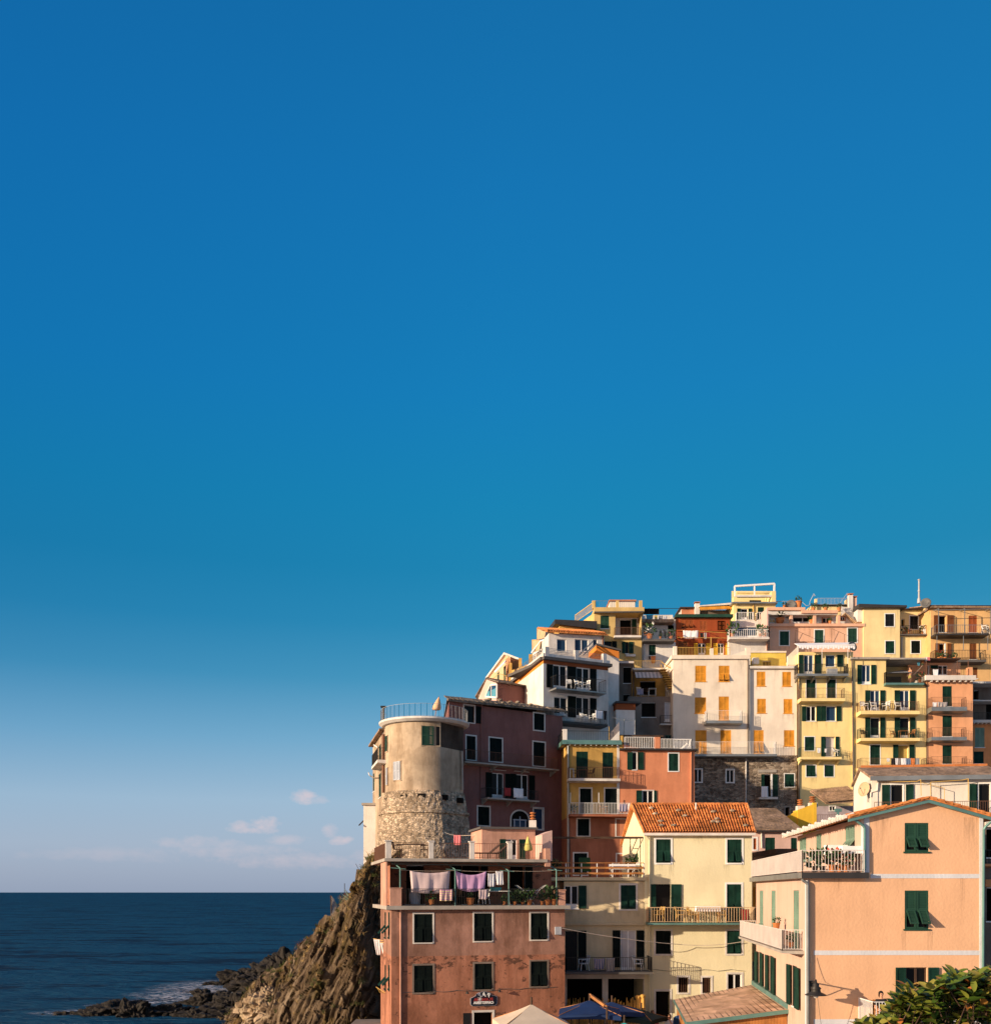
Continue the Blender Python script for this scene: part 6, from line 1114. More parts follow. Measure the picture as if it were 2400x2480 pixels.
# box balcony
s0,zA=f.sz('A',612,398,.0); s1,_=f.sz('A',920,398); _,zB=f.sz('A',612,668); h.hole(f,s0+.05,s1-.08,zB,zA-.1,1.6); fb=f.off(-1.58); h.panel(fb,s0,s1,zB-.05,zA,1); h.win(fb,'n','A',672,475,800,655,R=(806,860),nm='door',sh='mid_green_paint'); h.balc(f,'A',612,908,568,660,690,.45,'offwhite_plaster','rust_iron',.14,.012,'LR'); h.pxpart('flower_box','offwhite_plaster',f,'A',740,875,850,900,.1,.4)
h.finish()
f=Fac(1552,104.5,1640,104.5); h=House('small white house with one green shutter under a flowery balcony',['whitew','greyshade']); Wf=f; h.bodypx(f,'A',925,738,1310,2100,5); _,zb=f.sz('A',930,722); w=f.w; h.win(f,'c','A',1003,767,1080,890); 
s0,s1,zs,zr=h.balc(f,'A',940,1290,600,705,735,1.,'dark_concrete','grey_metal',.14,.012,'LR'); fb=f.off(-2); _,zt=fb.sz('A',930,545); h.panel(fb,-.1,f.len,zs,zt,0); h.win(fb,'o','A',1115,585,1200,700,nm='door',sh='green_paint'); b=MB(); b.fb(fb,-.2,f.len*.95,-3,1.2,zt,zt+.35); h.part('roof',b,'brownroof')
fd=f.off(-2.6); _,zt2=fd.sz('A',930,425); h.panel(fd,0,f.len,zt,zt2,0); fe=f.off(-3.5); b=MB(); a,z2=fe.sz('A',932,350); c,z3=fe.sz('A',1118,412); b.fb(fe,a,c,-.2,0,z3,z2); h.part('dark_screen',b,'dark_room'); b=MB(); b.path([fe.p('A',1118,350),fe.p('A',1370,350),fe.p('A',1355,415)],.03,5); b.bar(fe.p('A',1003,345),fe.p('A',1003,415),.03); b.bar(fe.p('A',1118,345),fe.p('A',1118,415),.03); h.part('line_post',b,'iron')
h.part('party_wall',(lambda b:(b.b8([fd.p('A',1220,720,.6),fd.p('A',1325,720,.6),fd.p('A',1325,720,-1),fd.p('A',1220,720,-1),fd.p('A',1222,485,.6),fd.p('A',1325,432,.6),fd.p('A',1325,432,-1),fd.p('A',1222,485,-1)]),b)[1])(MB()),'whitew')
h.pipe([f.p('A',975,738,.1),f.p('A',950,760,.08),f.p('A',945,950,.08)],.07,'greyblue_paint'); h.finish()
# yellow terrace house with awning and the dark house below it
f=Fac(1532,100.6,1634,100.6); h=House('dark yellow terrace house with a small striped awning beside the white corner house',['yel8','greyshade','whitew']); DKf=f
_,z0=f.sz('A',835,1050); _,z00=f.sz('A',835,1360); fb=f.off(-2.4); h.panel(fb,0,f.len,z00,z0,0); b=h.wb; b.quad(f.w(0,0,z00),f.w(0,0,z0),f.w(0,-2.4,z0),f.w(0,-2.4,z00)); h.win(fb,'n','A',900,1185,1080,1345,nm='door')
h.balc(f,'A',835,1150,952,1040,1060,.2,'cream','ochre_iron',.15,.013,'L'); b=MB(); b.fb(f,0,f.len*.74,-2.4,.2,z0-.02,z0+.12); h.part('floor_slab',b,'cream')
stripes('awning_stripes',(.55,.47,.42),(.30,.26,.24),7); b=MB(); a,za=f.sz('A',838,1110); c,_=f.sz('A',1140,1110); zb=f.sz('A',838,1175)[1]; b.uv=[]
pts=[f.w(a,.15,z0-.3),f.w(c,.15,z0-.3),f.w(c,1.0,za-.5),f.w(a,1.0,za-.5),f.w(c,1.0,zb),f.w(a,1.0,zb)]; b.add(pts,[[0,1,2,3],[3,2,4,5]]); b.uv=[(0,0),(1,0),(1,.5),(0,.5),(1,1),(0,1)]; aw=h.part('awning',b,'awning_stripes')
b=MB(); b.bar(f.w(a,1,zb),f.w(c,1,zb),.03); h.part('awning_bar',b,'iron',aw)
# spiral-like stair on the right
b=MB()
for i in range(9): p=f.p('A',1150+i*12,1060+i*26,.6); b.bx(p.x-.25,p.x+.45,p.y-.5,p.y+.5,p.z-.05,p.z)
b.bar(f.p('A',1140,1000,.6),f.p('A',1255,1300,.6),.04); b.path([f.p('A',1145,960,.6),f.p('A',1205,1010,.6),f.p('A',1265,1040,.6)],.05,5); h.part('stair',b,'ochre_iron')
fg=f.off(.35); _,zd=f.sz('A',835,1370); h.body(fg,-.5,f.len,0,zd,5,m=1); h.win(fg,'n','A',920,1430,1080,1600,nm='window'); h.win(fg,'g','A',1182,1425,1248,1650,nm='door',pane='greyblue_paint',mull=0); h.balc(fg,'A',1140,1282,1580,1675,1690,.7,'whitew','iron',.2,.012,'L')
fh=Fac(1497,101.5,1536,101.5); _,zh=fh.sz('A',655,950); h.panel(fh,0,fh.len,0,zh,1); h.win(fh,'n','A',710,1020,800,1210,nm='door'); h.win(fh,'n','A',710,1335,785,1440,nm='window'); h.pxpart('blind','awning_stripes',fh,'A',655,955,835,978,.1,.5)
h.finish()
# ---------- 16 terracotta house and its neighbours
f=Fac(1639,106,1769,106); h=House('terracotta red house with ochre lower shutters on top of the pale pink house',['tc']); TCf=f; _,z1=f.sz('A',1325,460); h.bodypx(f,'A',1322,460,1945,1300,6); _,zc=f.sz('A',1325,432); w=f.w; b=MB(); b.fb(f,-.2,f.len+.2,-6,.4,z1+.001,zc+.05); h.part('roof_slab',b,'mid_green_paint')
h.win(f,'t','A',1368,480,1515,580,sh='rust_paint',fr='rust_paint',n=3,ang=38); 
for c,x0,x1 in (('A',1590,1672),('A',1792,1880),('B',178,270)): h.win(f,'c',c,x0,492,x1,600,sh='rust_paint',fr='rust_paint')
h.win(f,'c','A',1335,728,1450,890,sh='brown_paint',n=2,nm='door'); h.win(f,'o','A',1570,752,1650,890,L=(1520,1560),R=(1660,1705),sh='yellow_paint',nm='door'); h.win(f,'o','B',180,752,250,890,L=(130,178),R=(270,320),sh='yellow_paint',nm='door')
h.pxpart('string_course','tc',f,'A',1325,600,1945,612,0,.1); b=MB(); b.bar(f.p('A',1370,600,1.2),f.p('A',1890,630,1.2),.025)
for x in (1400,1640,1850): b.bar(f.p('A',x,610,0),f.p('A',x,610,1.2),.025)
h.part('line_bracket',b,'ochre_iron'); h.finish()
dish(f.p('A',1298,757,.9),(-.3,-.9,.1),.42,'rust coloured round dish at the left corner of the terracotta house','rust_paint')
f=Fac(1650,110,1776,110); h=House('white roof shelter with a tasselled awning above the terracotta house',['whitew','or8','greyshade']); _,z0=f.sz('A',1400,480); _,z1=f.sz('A',1560,360); h.panel(f,0,f.len*.25,z0,f.sz('A',1390,352)[1],1); h.panel(f,f.len*.25,f.len,z0-1,f.sz('A',1560,385)[1],2); b=h.wb; b.quad(f.w(0,0,z0),f.w(0,0,z1),f.w(0,-4,z1),f.w(0,-4,z0)); b.quad(f.w(0,0,z1-.1),f.w(f.len,0,z1-.1),f.w(f.len,-4,z1-.1),f.w(0,-4,z1-.1))
b=MB(); a,za=f.sz('A',1560,335); c,zc=f.sz('B',360,305); b.slab([f.w(a,1.2,za-.15),f.w(c,1.2,zc-.1),f.w(c,-3,zc+.5),f.w(a,-3,za+.4)],.12); b.bar(f.w(a,1.25,f.sz('A',1560,360)[1]),f.w(c,1.25,f.sz('B',355,335)[1]),.08); r_=h.part('awning_cover',b,'whitew'); b=MB(); z2=f.sz('A',1570,385)[1]
for i in range(40): s=a+(c-a)*i/40; zz_=z2+(zc-za)*i/40*.5; b.b8([f.w(s,1.2,zz_-.12-.1*(i%2)),f.w(s+.1,1.2,zz_-.12-.1*(i%2)),f.w(s+.1,1.17,zz_-.12),f.w(s,1.17,zz_-.12),f.w(s,1.2,zz_+.15),f.w(s+.1,1.2,zz_+.15),f.w(s+.1,1.17,zz_+.15),f.w(s,1.17,zz_+.15)])
h.part('fringe',b,'ochre_paint',r_); h.win(f,'c','B',90,415,265,440,n=4,nm='window'); chimney(h,f.p('A',1555,430,.3),.5,f.sz('A',1555,300)[1]-f.sz('A',1555,430)[1],'whitew'); b=MB(); b.fb(f,-.2,f.len*.25,-3,.3,f.sz('A',1390,352)[1],f.sz('A',1390,345)[1]+.05); h.part('roof',b,'dark_wood'); h.finish()
f=Fac(1772,108,1878,108); h=House('cream tower house with a white pergola frame, the highest on the skyline',['y1','whitew']); w=f.w; _,z1=f.sz('B',360,305); _,z0=f.sz('B',360,490); h.body(f,.2,f.len,z0-3,z1,5); b=MB(); b.fb(f,-.05,f.len+.1,-5,.5,z1,f.sz('B',360,288)[1]); h.part('floor_slab',b,'grey_metal')
fb=f.off(-2.6); _,z2=fb.sz('B',400,150); h.panel(fb,.6,f.len,z1,z2,0); h.win(fb,'c','B',545,255,680,285,n=3,sh='black_green_paint'); h.pxpart('pillar','y1',f,'B',362,220,404,300,-.3,.3); h.pxpart('pillar','y1',f,'B',800,150,848,285,-2.4,.2); h.pxpart('beam','whitew',f,'B',400,195,800,215,-.2,.2); h.pxpart('wall_top','y1',fb,'B',395,150,800,170,-.2,.1)
b=MB(); c=[f.p('B',375,95,.1),f.p('B',832,66,.1)]; b.bar(c[0],c[1],.13); b.bar(f.p('B',378,215,.1),c[0],.11); b.bar(f.p('B',603,210,.1),f.p('B',603,85,.1),.09); b.bar(f.p('B',828,180,.1),c[1],.12); h.part('pergola',b,'white_paint')
h.win(f,'o','B',448,352,528,480,L=(402,445),R=(532,573),nm='door',mull=0); h.win(f,'c','B',640,335,712,480,nm='door',sh='green_paint'); h.balc(f,'B',402,600,395,485,500,.6,'cream','white_paint',.2,.026,'LR',rr=.03); h.balc(f,'B',640,715,395,485,500,.6,'cream','white_paint',.2,.026,'L',rr=.03)
h.pipe([f.p('B',590,310,.1),f.p('B',592,395,.1)],.07,'ochre_iron'); h.finish()
f=Fac(1766,105.2,1862,105.2); h=House('white house with a plant-filled white balcony between the terracotta and pink houses',['whitew']); WTf=f; h.bodypx(f,'B',310,700,760,1000,5,right=False); fb=f.off(-1.8); h.panel(fb,0,f.len,f.sz('B',330,690)[1],fb.sz('B',330,495)[1]); h.win(fb,'g','B',408,560,635,690,nm='door',pane='blue_glass'); h.balc(f,'B',320,765,590,682,708,1.,'whitew','white_paint',.2,.026,'LR',rr=.035); b=h.wb; fc=f.off(-2.0); b.quad(fb.p('B',700,690),fb.p('B',760,690),fb.p('B',760,340),fb.p('B',690,470)); h.pxpart('side_wall','pinkl',f,'B',745,340,760,830,-2.5,.2); h.pipe([f.p('B',748,700,.2),f.p('B',748,830,.2)],.06,'brown_paint'); h.finish()
# ---------- 17 pink house with terrace
f=Fac(1864,107,2091,107); h=House('wide pink house with palm terrace and three green shutters near the top of the village',['p1','whitew','s2']); P1f=f; _,z1=f.sz('B',780,562); h.bodypx(f,'B',775,562,1855,1300,6); w=f.w; _,zc=f.sz('B',770,530); b=MB(); b.fb(f,-.2,f.len+.1,-6,.25,z1+.001,zc); h.part('cornice',b,'p1')
for x0,x1,y0,y1,k in ((893,998,612,775,'window'),(1295,1396,597,790,'door'),(1675,1780,577,742,'window')): h.win(f,'c','B',x0,y0,x1,y1,sur='white_paint',sw=.1,nm=k,sh='mid_green_paint')
h.rail([f.p('B',1070,790,.2),f.p('B',1290,790,.2)],f.sz('B',1070,785)[1],f.sz('B',1070,738)[1],'rust_iron',.3,.012,.018); h.rail([f.p('B',1400,790,.2),f.p('B',1490,790,.2)],f.sz('B',1400,780)[1],f.sz('B',1400,728)[1],'rust_iron',.3,.012,.018)
b=MB(); b.path([f.p('B',1070,780,.05),f.p('B',1070,600,.5),f.p('B',1240,670,1),f.p('B',1240,590,1)],.02,5); b.path([f.p('B',1488,770,.05),f.p('B',1488,580,.5),f.p('B',1635,645,1),f.p('B',1635,760,.05)],.02,5); h.part('awning_frame',b,'rust_iron')
fb=f.off(-.9); _,zt=fb.sz('B',770,440); h.panel(fb,0,f.len,zc,zt,1); h.win(fb,'g','B',775,470,840,535,pane='blue_glass',nm='door'); h.win(fb,'g','B',1045,450,1270,530,nm='door'); h.win(fb,'g','B',1385,455,1470,515,sur='terracotta'); h.win(fb,'g','B',1590,445,1642,485,sur='terracotta',sw=.08)
_,zt2=f.sz('B',770,425)
for x0,x1 in ((755,775),(1015,1042),(1280,1312),(1555,1588)): h.pxpart('pillar','p1',f,'B',x0,430,x1,530,-.3,.1)
b=MB(); b.fb(f,-.2,f.len*.72,-5,.1,zt2,f.sz('B',770,382)[1]); b2=h.part('terrace_roof',b,'whitew'); b=MB(); b.fb(f,f.len*.33,f.len*.72,.102,.3,f.sz('B',1130,412)[1],f.sz('B',1130,378)[1]); b.fb(f,-.25,f.len*.37,-4.9,.3,f.sz('B',770,380)[1]+.01,f.sz('B',770,345)[1]); h.part('beam',b,'p1',b2)
# white stair at the right end
b=MB(); a,zA=f.sz('B',1650,385); c,zB=f.sz('B',1790,500); n=10
for i in range(n): s=a+(c-a)*i/n; z=zA+(zB-zA)*(i+.5)/n; b.fb(f,s,a+(c-a)*(i+1)/n,-1.2,-.2,z-.1,z)
h.part('stair',b,'tan_paint'); b=MB(); b.b8([w(a,-1.25,zA-.5),w(c,-1.25,zB-.4),w(c,-1.5,zB-.4),w(a,-1.5,zA-.5),w(a,-1.25,zA+.9),w(c,-1.25,zA+.7),w(c,-1.5,zA+.7),w(a,-1.5,zA+.9)]); s2,_=f.sz('B',1860,340); b.fb(f,c+.001,s2,-1.5,-.1,zB,f.sz('B',1800,340)[1]); h.part('stair_wall',b,'whitew')
chimney(h,f.p('B',1738,335,-2),.55,f.sz('B',1738,235)[1]-f.sz('B',1738,335)[1],'p1'); h.finish()
f=Fac(1962,111,2062,111); h=House('little yellow roof house with a blue-grey terrace railing on the skyline',['s2']); _,z1=f.sz('B',1310,320); h.bodypx(f,'B',1245,322,1720,480,4); b=MB(); _,zc=f.sz('B',1310,312); b.fb(f,.2,f.len,-4,.3,z1+.001,zc); h.part('roof_slab',b,'darkgrey_metal'); h.rail([f.p('B',1325,300,.1),f.p('B',1665,300,.1),f.p('B',1665,300,-3)],zc,f.sz('B',1325,235)[1],'greyblue_paint',.16,.014,.025); h.pxpart('pillar','s2',f,'B',1300,238,1322,310,-.2,.1); h.pxpart('pillar','s2',f,'B',1668,238,1705,312,-.8,.1)
b=MB(); b.bar(f.p('B',1570,310,.1),f.p('B',1668,172,.1),.03); b.bar(f.p('B',1668,172,.1),f.p('B',1668,300,.1),.03); b.path([f.p('B',850,268,-.5),f.p('B',1140,268,-.5),f.p('B',1200,320,-.5),f.p('B',1235,310,-.5),f.p('B',1240,272,-.5),f.p('B',1285,180,-.5),f.p('B',1300,205,-.5),f.p('B',1275,205,-.5)],.035,5)
for x in (945,1050,1140): b.bar(f.p('B',x,268,-.5),f.p('B',x,335,-.5),.025)
h.part('pipe_rail',b,'greyblue_paint'); h.finish()
# ---------- 18 sand-coloured houses at the top right
f=Fac(2091,106.8,2179.5,106.8); h=House('plain sand-coloured house with two white-framed windows at the top right',['s1']); _,z1=f.sz('C',440,352); h.bodypx(f,'C',432,352,850,1100,7); b=MB(); b.b8([f.w(-.6,.4,z1),f.w(f.len+.6,.4,f.sz('C',850,348)[1]),f.w(f.len+.6,-7,z1),f.w(-.6,-7,z1),f.w(-.6,.4,f.sz('C',440,308)[1]),f.w(f.len+.6,.4,f.sz('C',900,325)[1]),f.w(f.len+.6,-7,z1+.6),f.w(-.6,-7,z1+.8)]); h.part('roof',b,'darkgrey_metal')
h.win(f,'c','C',682,414,784,557,sur='white_paint',sw=.09,sh='black_paint'); h.win(f,'c','C',685,725,787,867,sur='white_paint',sw=.09); chimney(h,f.w(-.7,-2,z1+.5),.45,1.5,'whitew'); h.finish()
f=Fac(2180,107.2,2255,107.2); h=House('sand-coloured house with a small railed terrace between two taller houses at the top right',['s2']); S2f=f; _,zb=f.sz('C',855,665); h.bodypx(f,'C',852,668,1200,1100,6); fb=f.off(-1.6); _,z1=fb.sz('C',855,372); h.panel(fb,0,f.len,zb,z1); h.win(fb,'c','C',965,437,1058,590,sur='white_paint',sw=.09,sh='black_paint',nm='window'); h.win(f,'c','C',980,722,1083,867,sur='white_paint',sw=.09,sh='black_green_paint'); b=MB(); b.fb(f,-.1,f.len,-5,-1.2,z1,z1+.12); h.part('roof',b,'dark_wood'); b=MB(); b.fb(f,-.3,f.len+.1,-1.7,.35,zb-.02,zb+.1); h.part('terrace_slab',b,'dark_concrete'); h.rail([f.p('C',858,560,.25),f.p('C',1195,560,.25)],zb+.1,f.sz('C',858,555)[1],'iron',.2,.014,.022); h.pxpart('party_wall','s2',f,'C',1150,335,1210,660,-5,-.6); h.pipe([f.p('C',872,680,.1),f.p('C',872,920,.1)],.1,'grey_metal'); h.win(fb,'n','C',868,470,905,560,nm='window'); h.finish()
f=Fac(2254,106,2420,106); h=House('ochre house with rust-brown shutters and a pipe-framed balcony at the top right corner',['s3']); S3f=f; _,z1=f.sz('C',1210,355); h.bodypx(f,'C',1205,355,2050,1500,6); w=f.w; b=MB(); b.fb(f,-.2,f.len,-6,.5,z1,f.sz('C',1210,330)[1]); b.slab([w(-.2,.5,f.sz('C',1210,325)[1]),w(f.len,.5,f.sz('C',1210,330)[1]),w(f.len,-5,z1+1.6),w(-.2,-5,z1+1.6)],.1); h.part('roof',b,'brownroof')
h.win(f,'n','C',1295,430,1385,625,L=(1238,1290),R=(1393,1465),sh='brown_paint',nm='door'); h.win(f,'c','C',1640,432,1735,628,sh='rust_paint',nm='door'); h.win(f,'n','C',1300,752,1365,930,L=(1255,1298),R=(1392,1440),sh='brown_paint',nm='door'); h.win(f,'c','C',1650,752,1730,935,sh='brown_paint',nm='door'); h.pxpart('door_frame','white_paint',f,'C',1365,752,1378,930,-.1,.03); h.win(f,'c','C',1690,1030,1742,1155,sh='brown_paint',n=1)
h.balc(f,'C',1270,1865,540,638,662,1.3,'darkgrey_metal','grey_metal',.18,.015,'LR',rr=.03); h.balc(f,'C',1255,1835,830,940,975,1.2,'dark_concrete','iron',.16,.014,'LR',rr=.025)
b=MB(); z=f.sz('C',1290,350,1.3)[1]
for x in (1295,1595,1890): s,_=f.sz('C',x,500,1.3); b.bar(w(s,1.3,f.sz('C',x,640,1.3)[1]),w(s,1.3,z),.045); b.bar(w(s,1.3,z),w(s,.1,z+.1),.04)
for x in (1275,1580,1860): s,_=f.sz('C',x,700,1.2); b.bar(w(s,1.2,f.sz('C',x,830,1.2)[1]),w(s,1.2,f.sz('C',x,660,1.2)[1]),.04)
b.bar(f.p('C',1240,370,1.3),f.p('C',1990,350,1.3),.04); h.part('pipe_frame',b,'grey_metal'); b=MB(); b.lathe(f.p('C',1070,290,-2),[(.2,0),(.17,.5),(.11,.52),(.10,1.25),(.13,1.27),(.13,1.4),(.09,1.42),(.09,2.5),(.15,2.52),(.15,2.6)],10); h.part('chimney',b,'rail_grey'); h.finish()
dish(f.p('C',1148,292,.2),(-.45,-.85,.2),.55,'dark round dish on the roof beside the tall white chimney pipe')
# ---------- 19 sliver at the far right edge behind the peach house
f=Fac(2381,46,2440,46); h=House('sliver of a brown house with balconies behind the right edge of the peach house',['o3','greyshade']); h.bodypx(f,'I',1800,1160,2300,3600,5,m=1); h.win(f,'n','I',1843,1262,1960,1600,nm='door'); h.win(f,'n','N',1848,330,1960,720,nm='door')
h.balc(f,'I',1835,1990,1515,1675,1710,.8,'o3','iron',.14,.014,'L'); h.pxpart('lintel','cream',f,'I',1835,1165,1990,1250,0,.1); h.pxpart('string_course','o3',f,'N',1835,240,1990,325,0,.1); h.finish()
# ================================================================== THINGS ON AND AROUND THE HOUSES
stripes('stripe_cloth',(.55,.5,.48),(.10,.07,.07),9); stripes('pattern_cloth',(.50,.25,.36),(.62,.48,.30),5,1); stripes('check_cloth',(.55,.42,.44),(.12,.16,.30),6); plain('grey_cloth',(.32,.32,.34),.9)
LA='laundry on the bar house loggia'
f=BARf
cloth('sheet','wide pale pink bedsheet pegged across the bar house loggia',f,'J',440,425,902,668,.02,'palepink_cloth',sag=.12,taper=.08,grp=LA,amp=.05)
cloth('sheet','lilac bedsheet with a sagging hem beside the pale pink one',f,'J',968,428,1318,632,.04,'lilac_cloth',sag=.22,taper=.12,grp=LA,amp=.05,seed=2)
cloth('towel','left of two small white towels right of the lilac sheet',f,'J',1335,455,1414,605,.05,'white_cloth',grp=LA,seed=3); cloth('towel','right of two small white towels beside the lilac sheet, slightly tilted',f,'J',1424,428,1506,585,.05,'white_cloth',grp=LA,seed=4,skew=.1)
cloth('towel','pink patterned towel hanging on the loggia rail under the pale pink sheet',f,'J',786,640,930,770,.22,'pattern_cloth',sag=.02,grp=LA,seed=5); cloth('towel','pale pink towel on the loggia rail below the two small white towels',f,'J',1236,640,1328,750,.22,'palepink_cloth',sag=.02,grp=LA,seed=6)
cable('washing line carrying the sheets in front of the bar house loggia',[f.p('J',330,415,.03),f.p('J',960,422,.03),f.p('J',1575,425,.03),f.p('K',700,135,.03)],.05,.008)
P=f.p('J',1428,662,-.5); b=MB(); b.lathe(P-V((0,0,.0)),[(.26,0),(.34,.22),(.36,.22)],14); thing('basin',b,'turquoise_plastic','turquoise plastic wash basin standing on the loggia table','basin')
table(f,'J',1430,815,-.5,'white garden table under the turquoise basin in the loggia',w=1.6,h=.78)
chair('dark',f,'J',1010,812,-.5,'dark folding chair in the loggia right of the patterned towel',.4); chair('white',f,'J',1290,812,-.6,'white folding chair under the pale pink rail towel in the loggia',-.5)
P=f.p('J',500,815,-.9); b=MB(); b.lathe(P,[(.26,0),(.33,.35),(.33,.5),(.27,.85),(.25,.86)],14); thing('barrel',b,'greyblue_paint','grey barrel in the dark corner behind the pale pink sheet','barrel')
def rack(f,c,x0,x1,y,d,lb):
    s0,z=f.sz(c,x0,y,d); s1,_=f.sz(c,x1,y,d); b=MB(); m=(s0+s1)/2; q=(s1-s0)/4; w=f.w
    for dd in (d-.25,d+.25):
        b.bar(w(m-q,dd,z),w(m+q,dd,z),.014); b.bar(w(m-q,dd,z),w(s0,dd,z+.3),.014); b.bar(w(m+q,dd,z),w(s1,dd,z+.3),.014); b.bar(w(m-q,dd,z),w(m+q*.6,dd,z-.95),.014); b.bar(w(m+q,dd,z),w(m-q*.6,dd,z-.95),.014)
    for i in range(7): s=m-q+2*q*i/6; b.bar(w(s,d-.25,z),w(s,d+.25,z),.008)
    for k in (1,-1):
        for i in range(5): s=m+k*(q+(q)*i/4); b.bar(w(s,d-.25,z+.3*i/4),w(s,d+.25,z+.3*i/4),.01)
    thing('drying_rack',b,'white_paint',lb,'drying rack')
rack(f,'K',235,568,368,-.4,'white folding drying rack with raised wings among the loggia plants')
for i,(x,h_,pl,lb) in enumerate(((225,.2,.55,'leftmost bushy pot plant behind the loggia rail'),(310,.18,.5,'trailing pot plant under the drying rack'),(390,.3,.55,'green pot plant in front of the drying rack legs'),(535,.22,.4,'low pot plant right of the drying rack'),(600,.32,.6,'bright green pot plant near the right end of the loggia'),(672,.34,.6,'rightmost pot plant beside the pink parapet block'))): pot(f,'K',x,535,-.15,lb,h_,pl)
pot(f,'J',690,818,-.15,'pot with orange flowers left of the patterned rail towel',.3,.45,'flower_red'); pot(f,'J',1135,818,-.15,'terracotta pot in the middle of the loggia rail',.4,.25); pot(f,'J',1525,818,-.15,'yellowish pot plant under the white garden table end',.2,.3)
# bar house roof terrace
table(f,'J',450,268,-1.5,'dark wooden table on the bar house roof terrace','dark_wood',1.6,.8); chair('dark',f,'J',300,268,-1.6,'dark chair left of the roof terrace table',1.4); chair('dark',f,'J',600,268,-1.6,'dark chair right of the roof terrace table',-1.5)
def lounger(loc,rz,lb):
    e=empty('sun_lounger',loc,lb,'sun lounger','sun loungers on the roof terrace'); L=V(loc)
    def p(n,fn): b=MB(); fn(b); b.v=[v+L for v in b.v]; link(n,b,'dark_wood',e)
    p('bed',lambda b:b.bx(-.9,.25,-.3,.3,.28,.34)); p('backrest',lambda b:b.ob((.25,-.3,.3),(.6,0,.5),(0,.6,0),(-.03,0,.04)))
    for x in (-.8,.2):
        for y in (-.26,.26): p('leg',lambda b:b.bar((x,y,.29),(x,y,0),.03))
    e.rotation_euler=(0,0,rz)
lounger(f.p('J',1310,285,-1.6),.25,'left dark wooden sun lounger on the bar house roof terrace'); lounger(f.p('J',1410,285,-2.3),.25,'right dark wooden sun lounger on the bar house roof terrace')
def parasol_closed(p0,p1,r,mat,lb):
    e=empty('closed_parasol',p0,lb,'parasol'); b=MB(); b.bar(p0,p1,.025,6); link('pole',b,'wood',e); b=MB(); d=p1-p0; n=12; L=[]
    for k,(t,q) in enumerate(((.98,.02),(.8,.45),(.55,.9),(.4,1.),(.36,.7))):
        for i in range(n): a=2*math.pi*i/n; rr=r*q*(1+.25*(i%2)); L.append(p0+d*t+V((math.cos(a)*rr,math.sin(a)*rr,0)))
    b.add(L,[[k*n+i,k*n+(i+1)%n,(k+1)*n+(i+1)%n,(k+1)*n+i] for k in range(4) for i in range(n)]); link('canopy',b,mat,e,None,True)
plain('yellowgreen_cloth',(.55,.48,.14),.9)
parasol_closed(f.p('f',855,1815,-2.2),f.p('f',845,1535,-2.2),.22,'yellowgreen_cloth','closed yellow-green parasol by the penthouse door')
parasol_closed(at('E',915,470,81),at('E',965,220,81),.32,'peach_cloth','closed peach-coloured parasol leaning on the round tower terrace')
fx=Fac(1060,62.5,1180,62.5); cloth('towel','bright pink towel hanging on the line above the roof terrace',fx,'f',-2,1530,76,1645,0,'pink_cloth',sag=.02); cable('sagging line with bulbs holding the pink towel above the roof terrace',[at('E',1030,1785,62.5),at('E',1125,1815,62.5),at('E',1215,1822,62.5),at('E',1455,1805,61.5)],.03,.012)
# shirts on the left wall of the bar house
fx=Fac(870,60.4,960,60.4); cloth('shirt','white shirt at the outer end of the rack on the bar house side wall',fx,'J',25,1210,100,1390,0,'white_cloth',taper=.3,skew=.3); cloth('shirt','white shirt nearer the wall on the bar house side rack',fx,'J',95,1245,170,1385,.1,'white_cloth',taper=.2,skew=.4,seed=2)
b=MB(); b.path([at('J',20,1205,60.6),at('J',205,1245,60.)],.02,4); b.path([at('J',90,1250,59.8),at('J',205,1250,59.6)],.025,4); b.path([at('J',50,1760,59.2),at('J',170,1835,58.8)],.02,4)
for i in range(5): b.bar(at('J',60+i*22,1765+i*14,59.2),at('J',100+i*22,1830+i*8,58.8),.012)
thing('laundry_rack',b,'ochre_iron','ochre laundry brackets on the side wall of the bar house','rack')
# beige house terrace and balcony
f=BEI; chair('dark',f,'K',760,212,-1.2,'dark chair at the left end of the wood-railed terrace',.6)
MT['lime']=plain('lime_plastic',(.022,.06,.01),.6)
PROTO.pop('x',None)
e=chair_build('red',f.p('K',1300,205,-1.0),'orange-red chair in the middle of the wood-railed terrace','chairs on the balconies and terraces')
b=MB(); L=f.p('K',1030,205,-.7); 
e=empty('armchair',L,'lime green garden armchair behind the wooden rail boards','chair'); b.bx(L.x-.35,L.x+.35,L.y-.3,L.y+.3,L.z+.3,L.z+.42); link('seat',b,'lime_plastic',e); b=MB(); b.ob(L+V((-.35,.25,.42)),(.7,0,0),(0,.06,0),(0,.2,.75)); link('backrest',b,'lime_plastic',e)
for sx in (-.3,.3):
    for sy in (-.25,.25): b=MB(); b.bar(L+V((sx,sy,.3)),L+V((sx,sy,0)),.03); link('leg',b,'lime_plastic',e)
table(f,'K',1450,205,-.9,'terrace table behind the wooden rail of the beige house','white_plastic',1.5,.8,cl='white_cloth'); chair('white',f,'K',1590,205,-1.,'white chair right of the cloth-covered terrace table',-1.2); chair('white',f,'K',1400,205,-1.6,'white chair behind the cloth-covered terrace table',.2)
pot(f,'K',1575,205,-1.9,'tall potted shrub at the right end of the wood-railed terrace',.45,.7); pot(f,'K',700,205,-1.6,'pot of yellow flowers at the left end of the wood-railed terrace',.4,.5,'yellow_cloth')
chair('white',f,'K',1010,1300,.55,'white reclining chair on the dark railed balcony of the beige house',-1.3,sc=1.1); chair('white',f,'K',1640,1300,.5,'white cushioned chair at the right end of the dark railed balcony',1.2,sc=1.1)
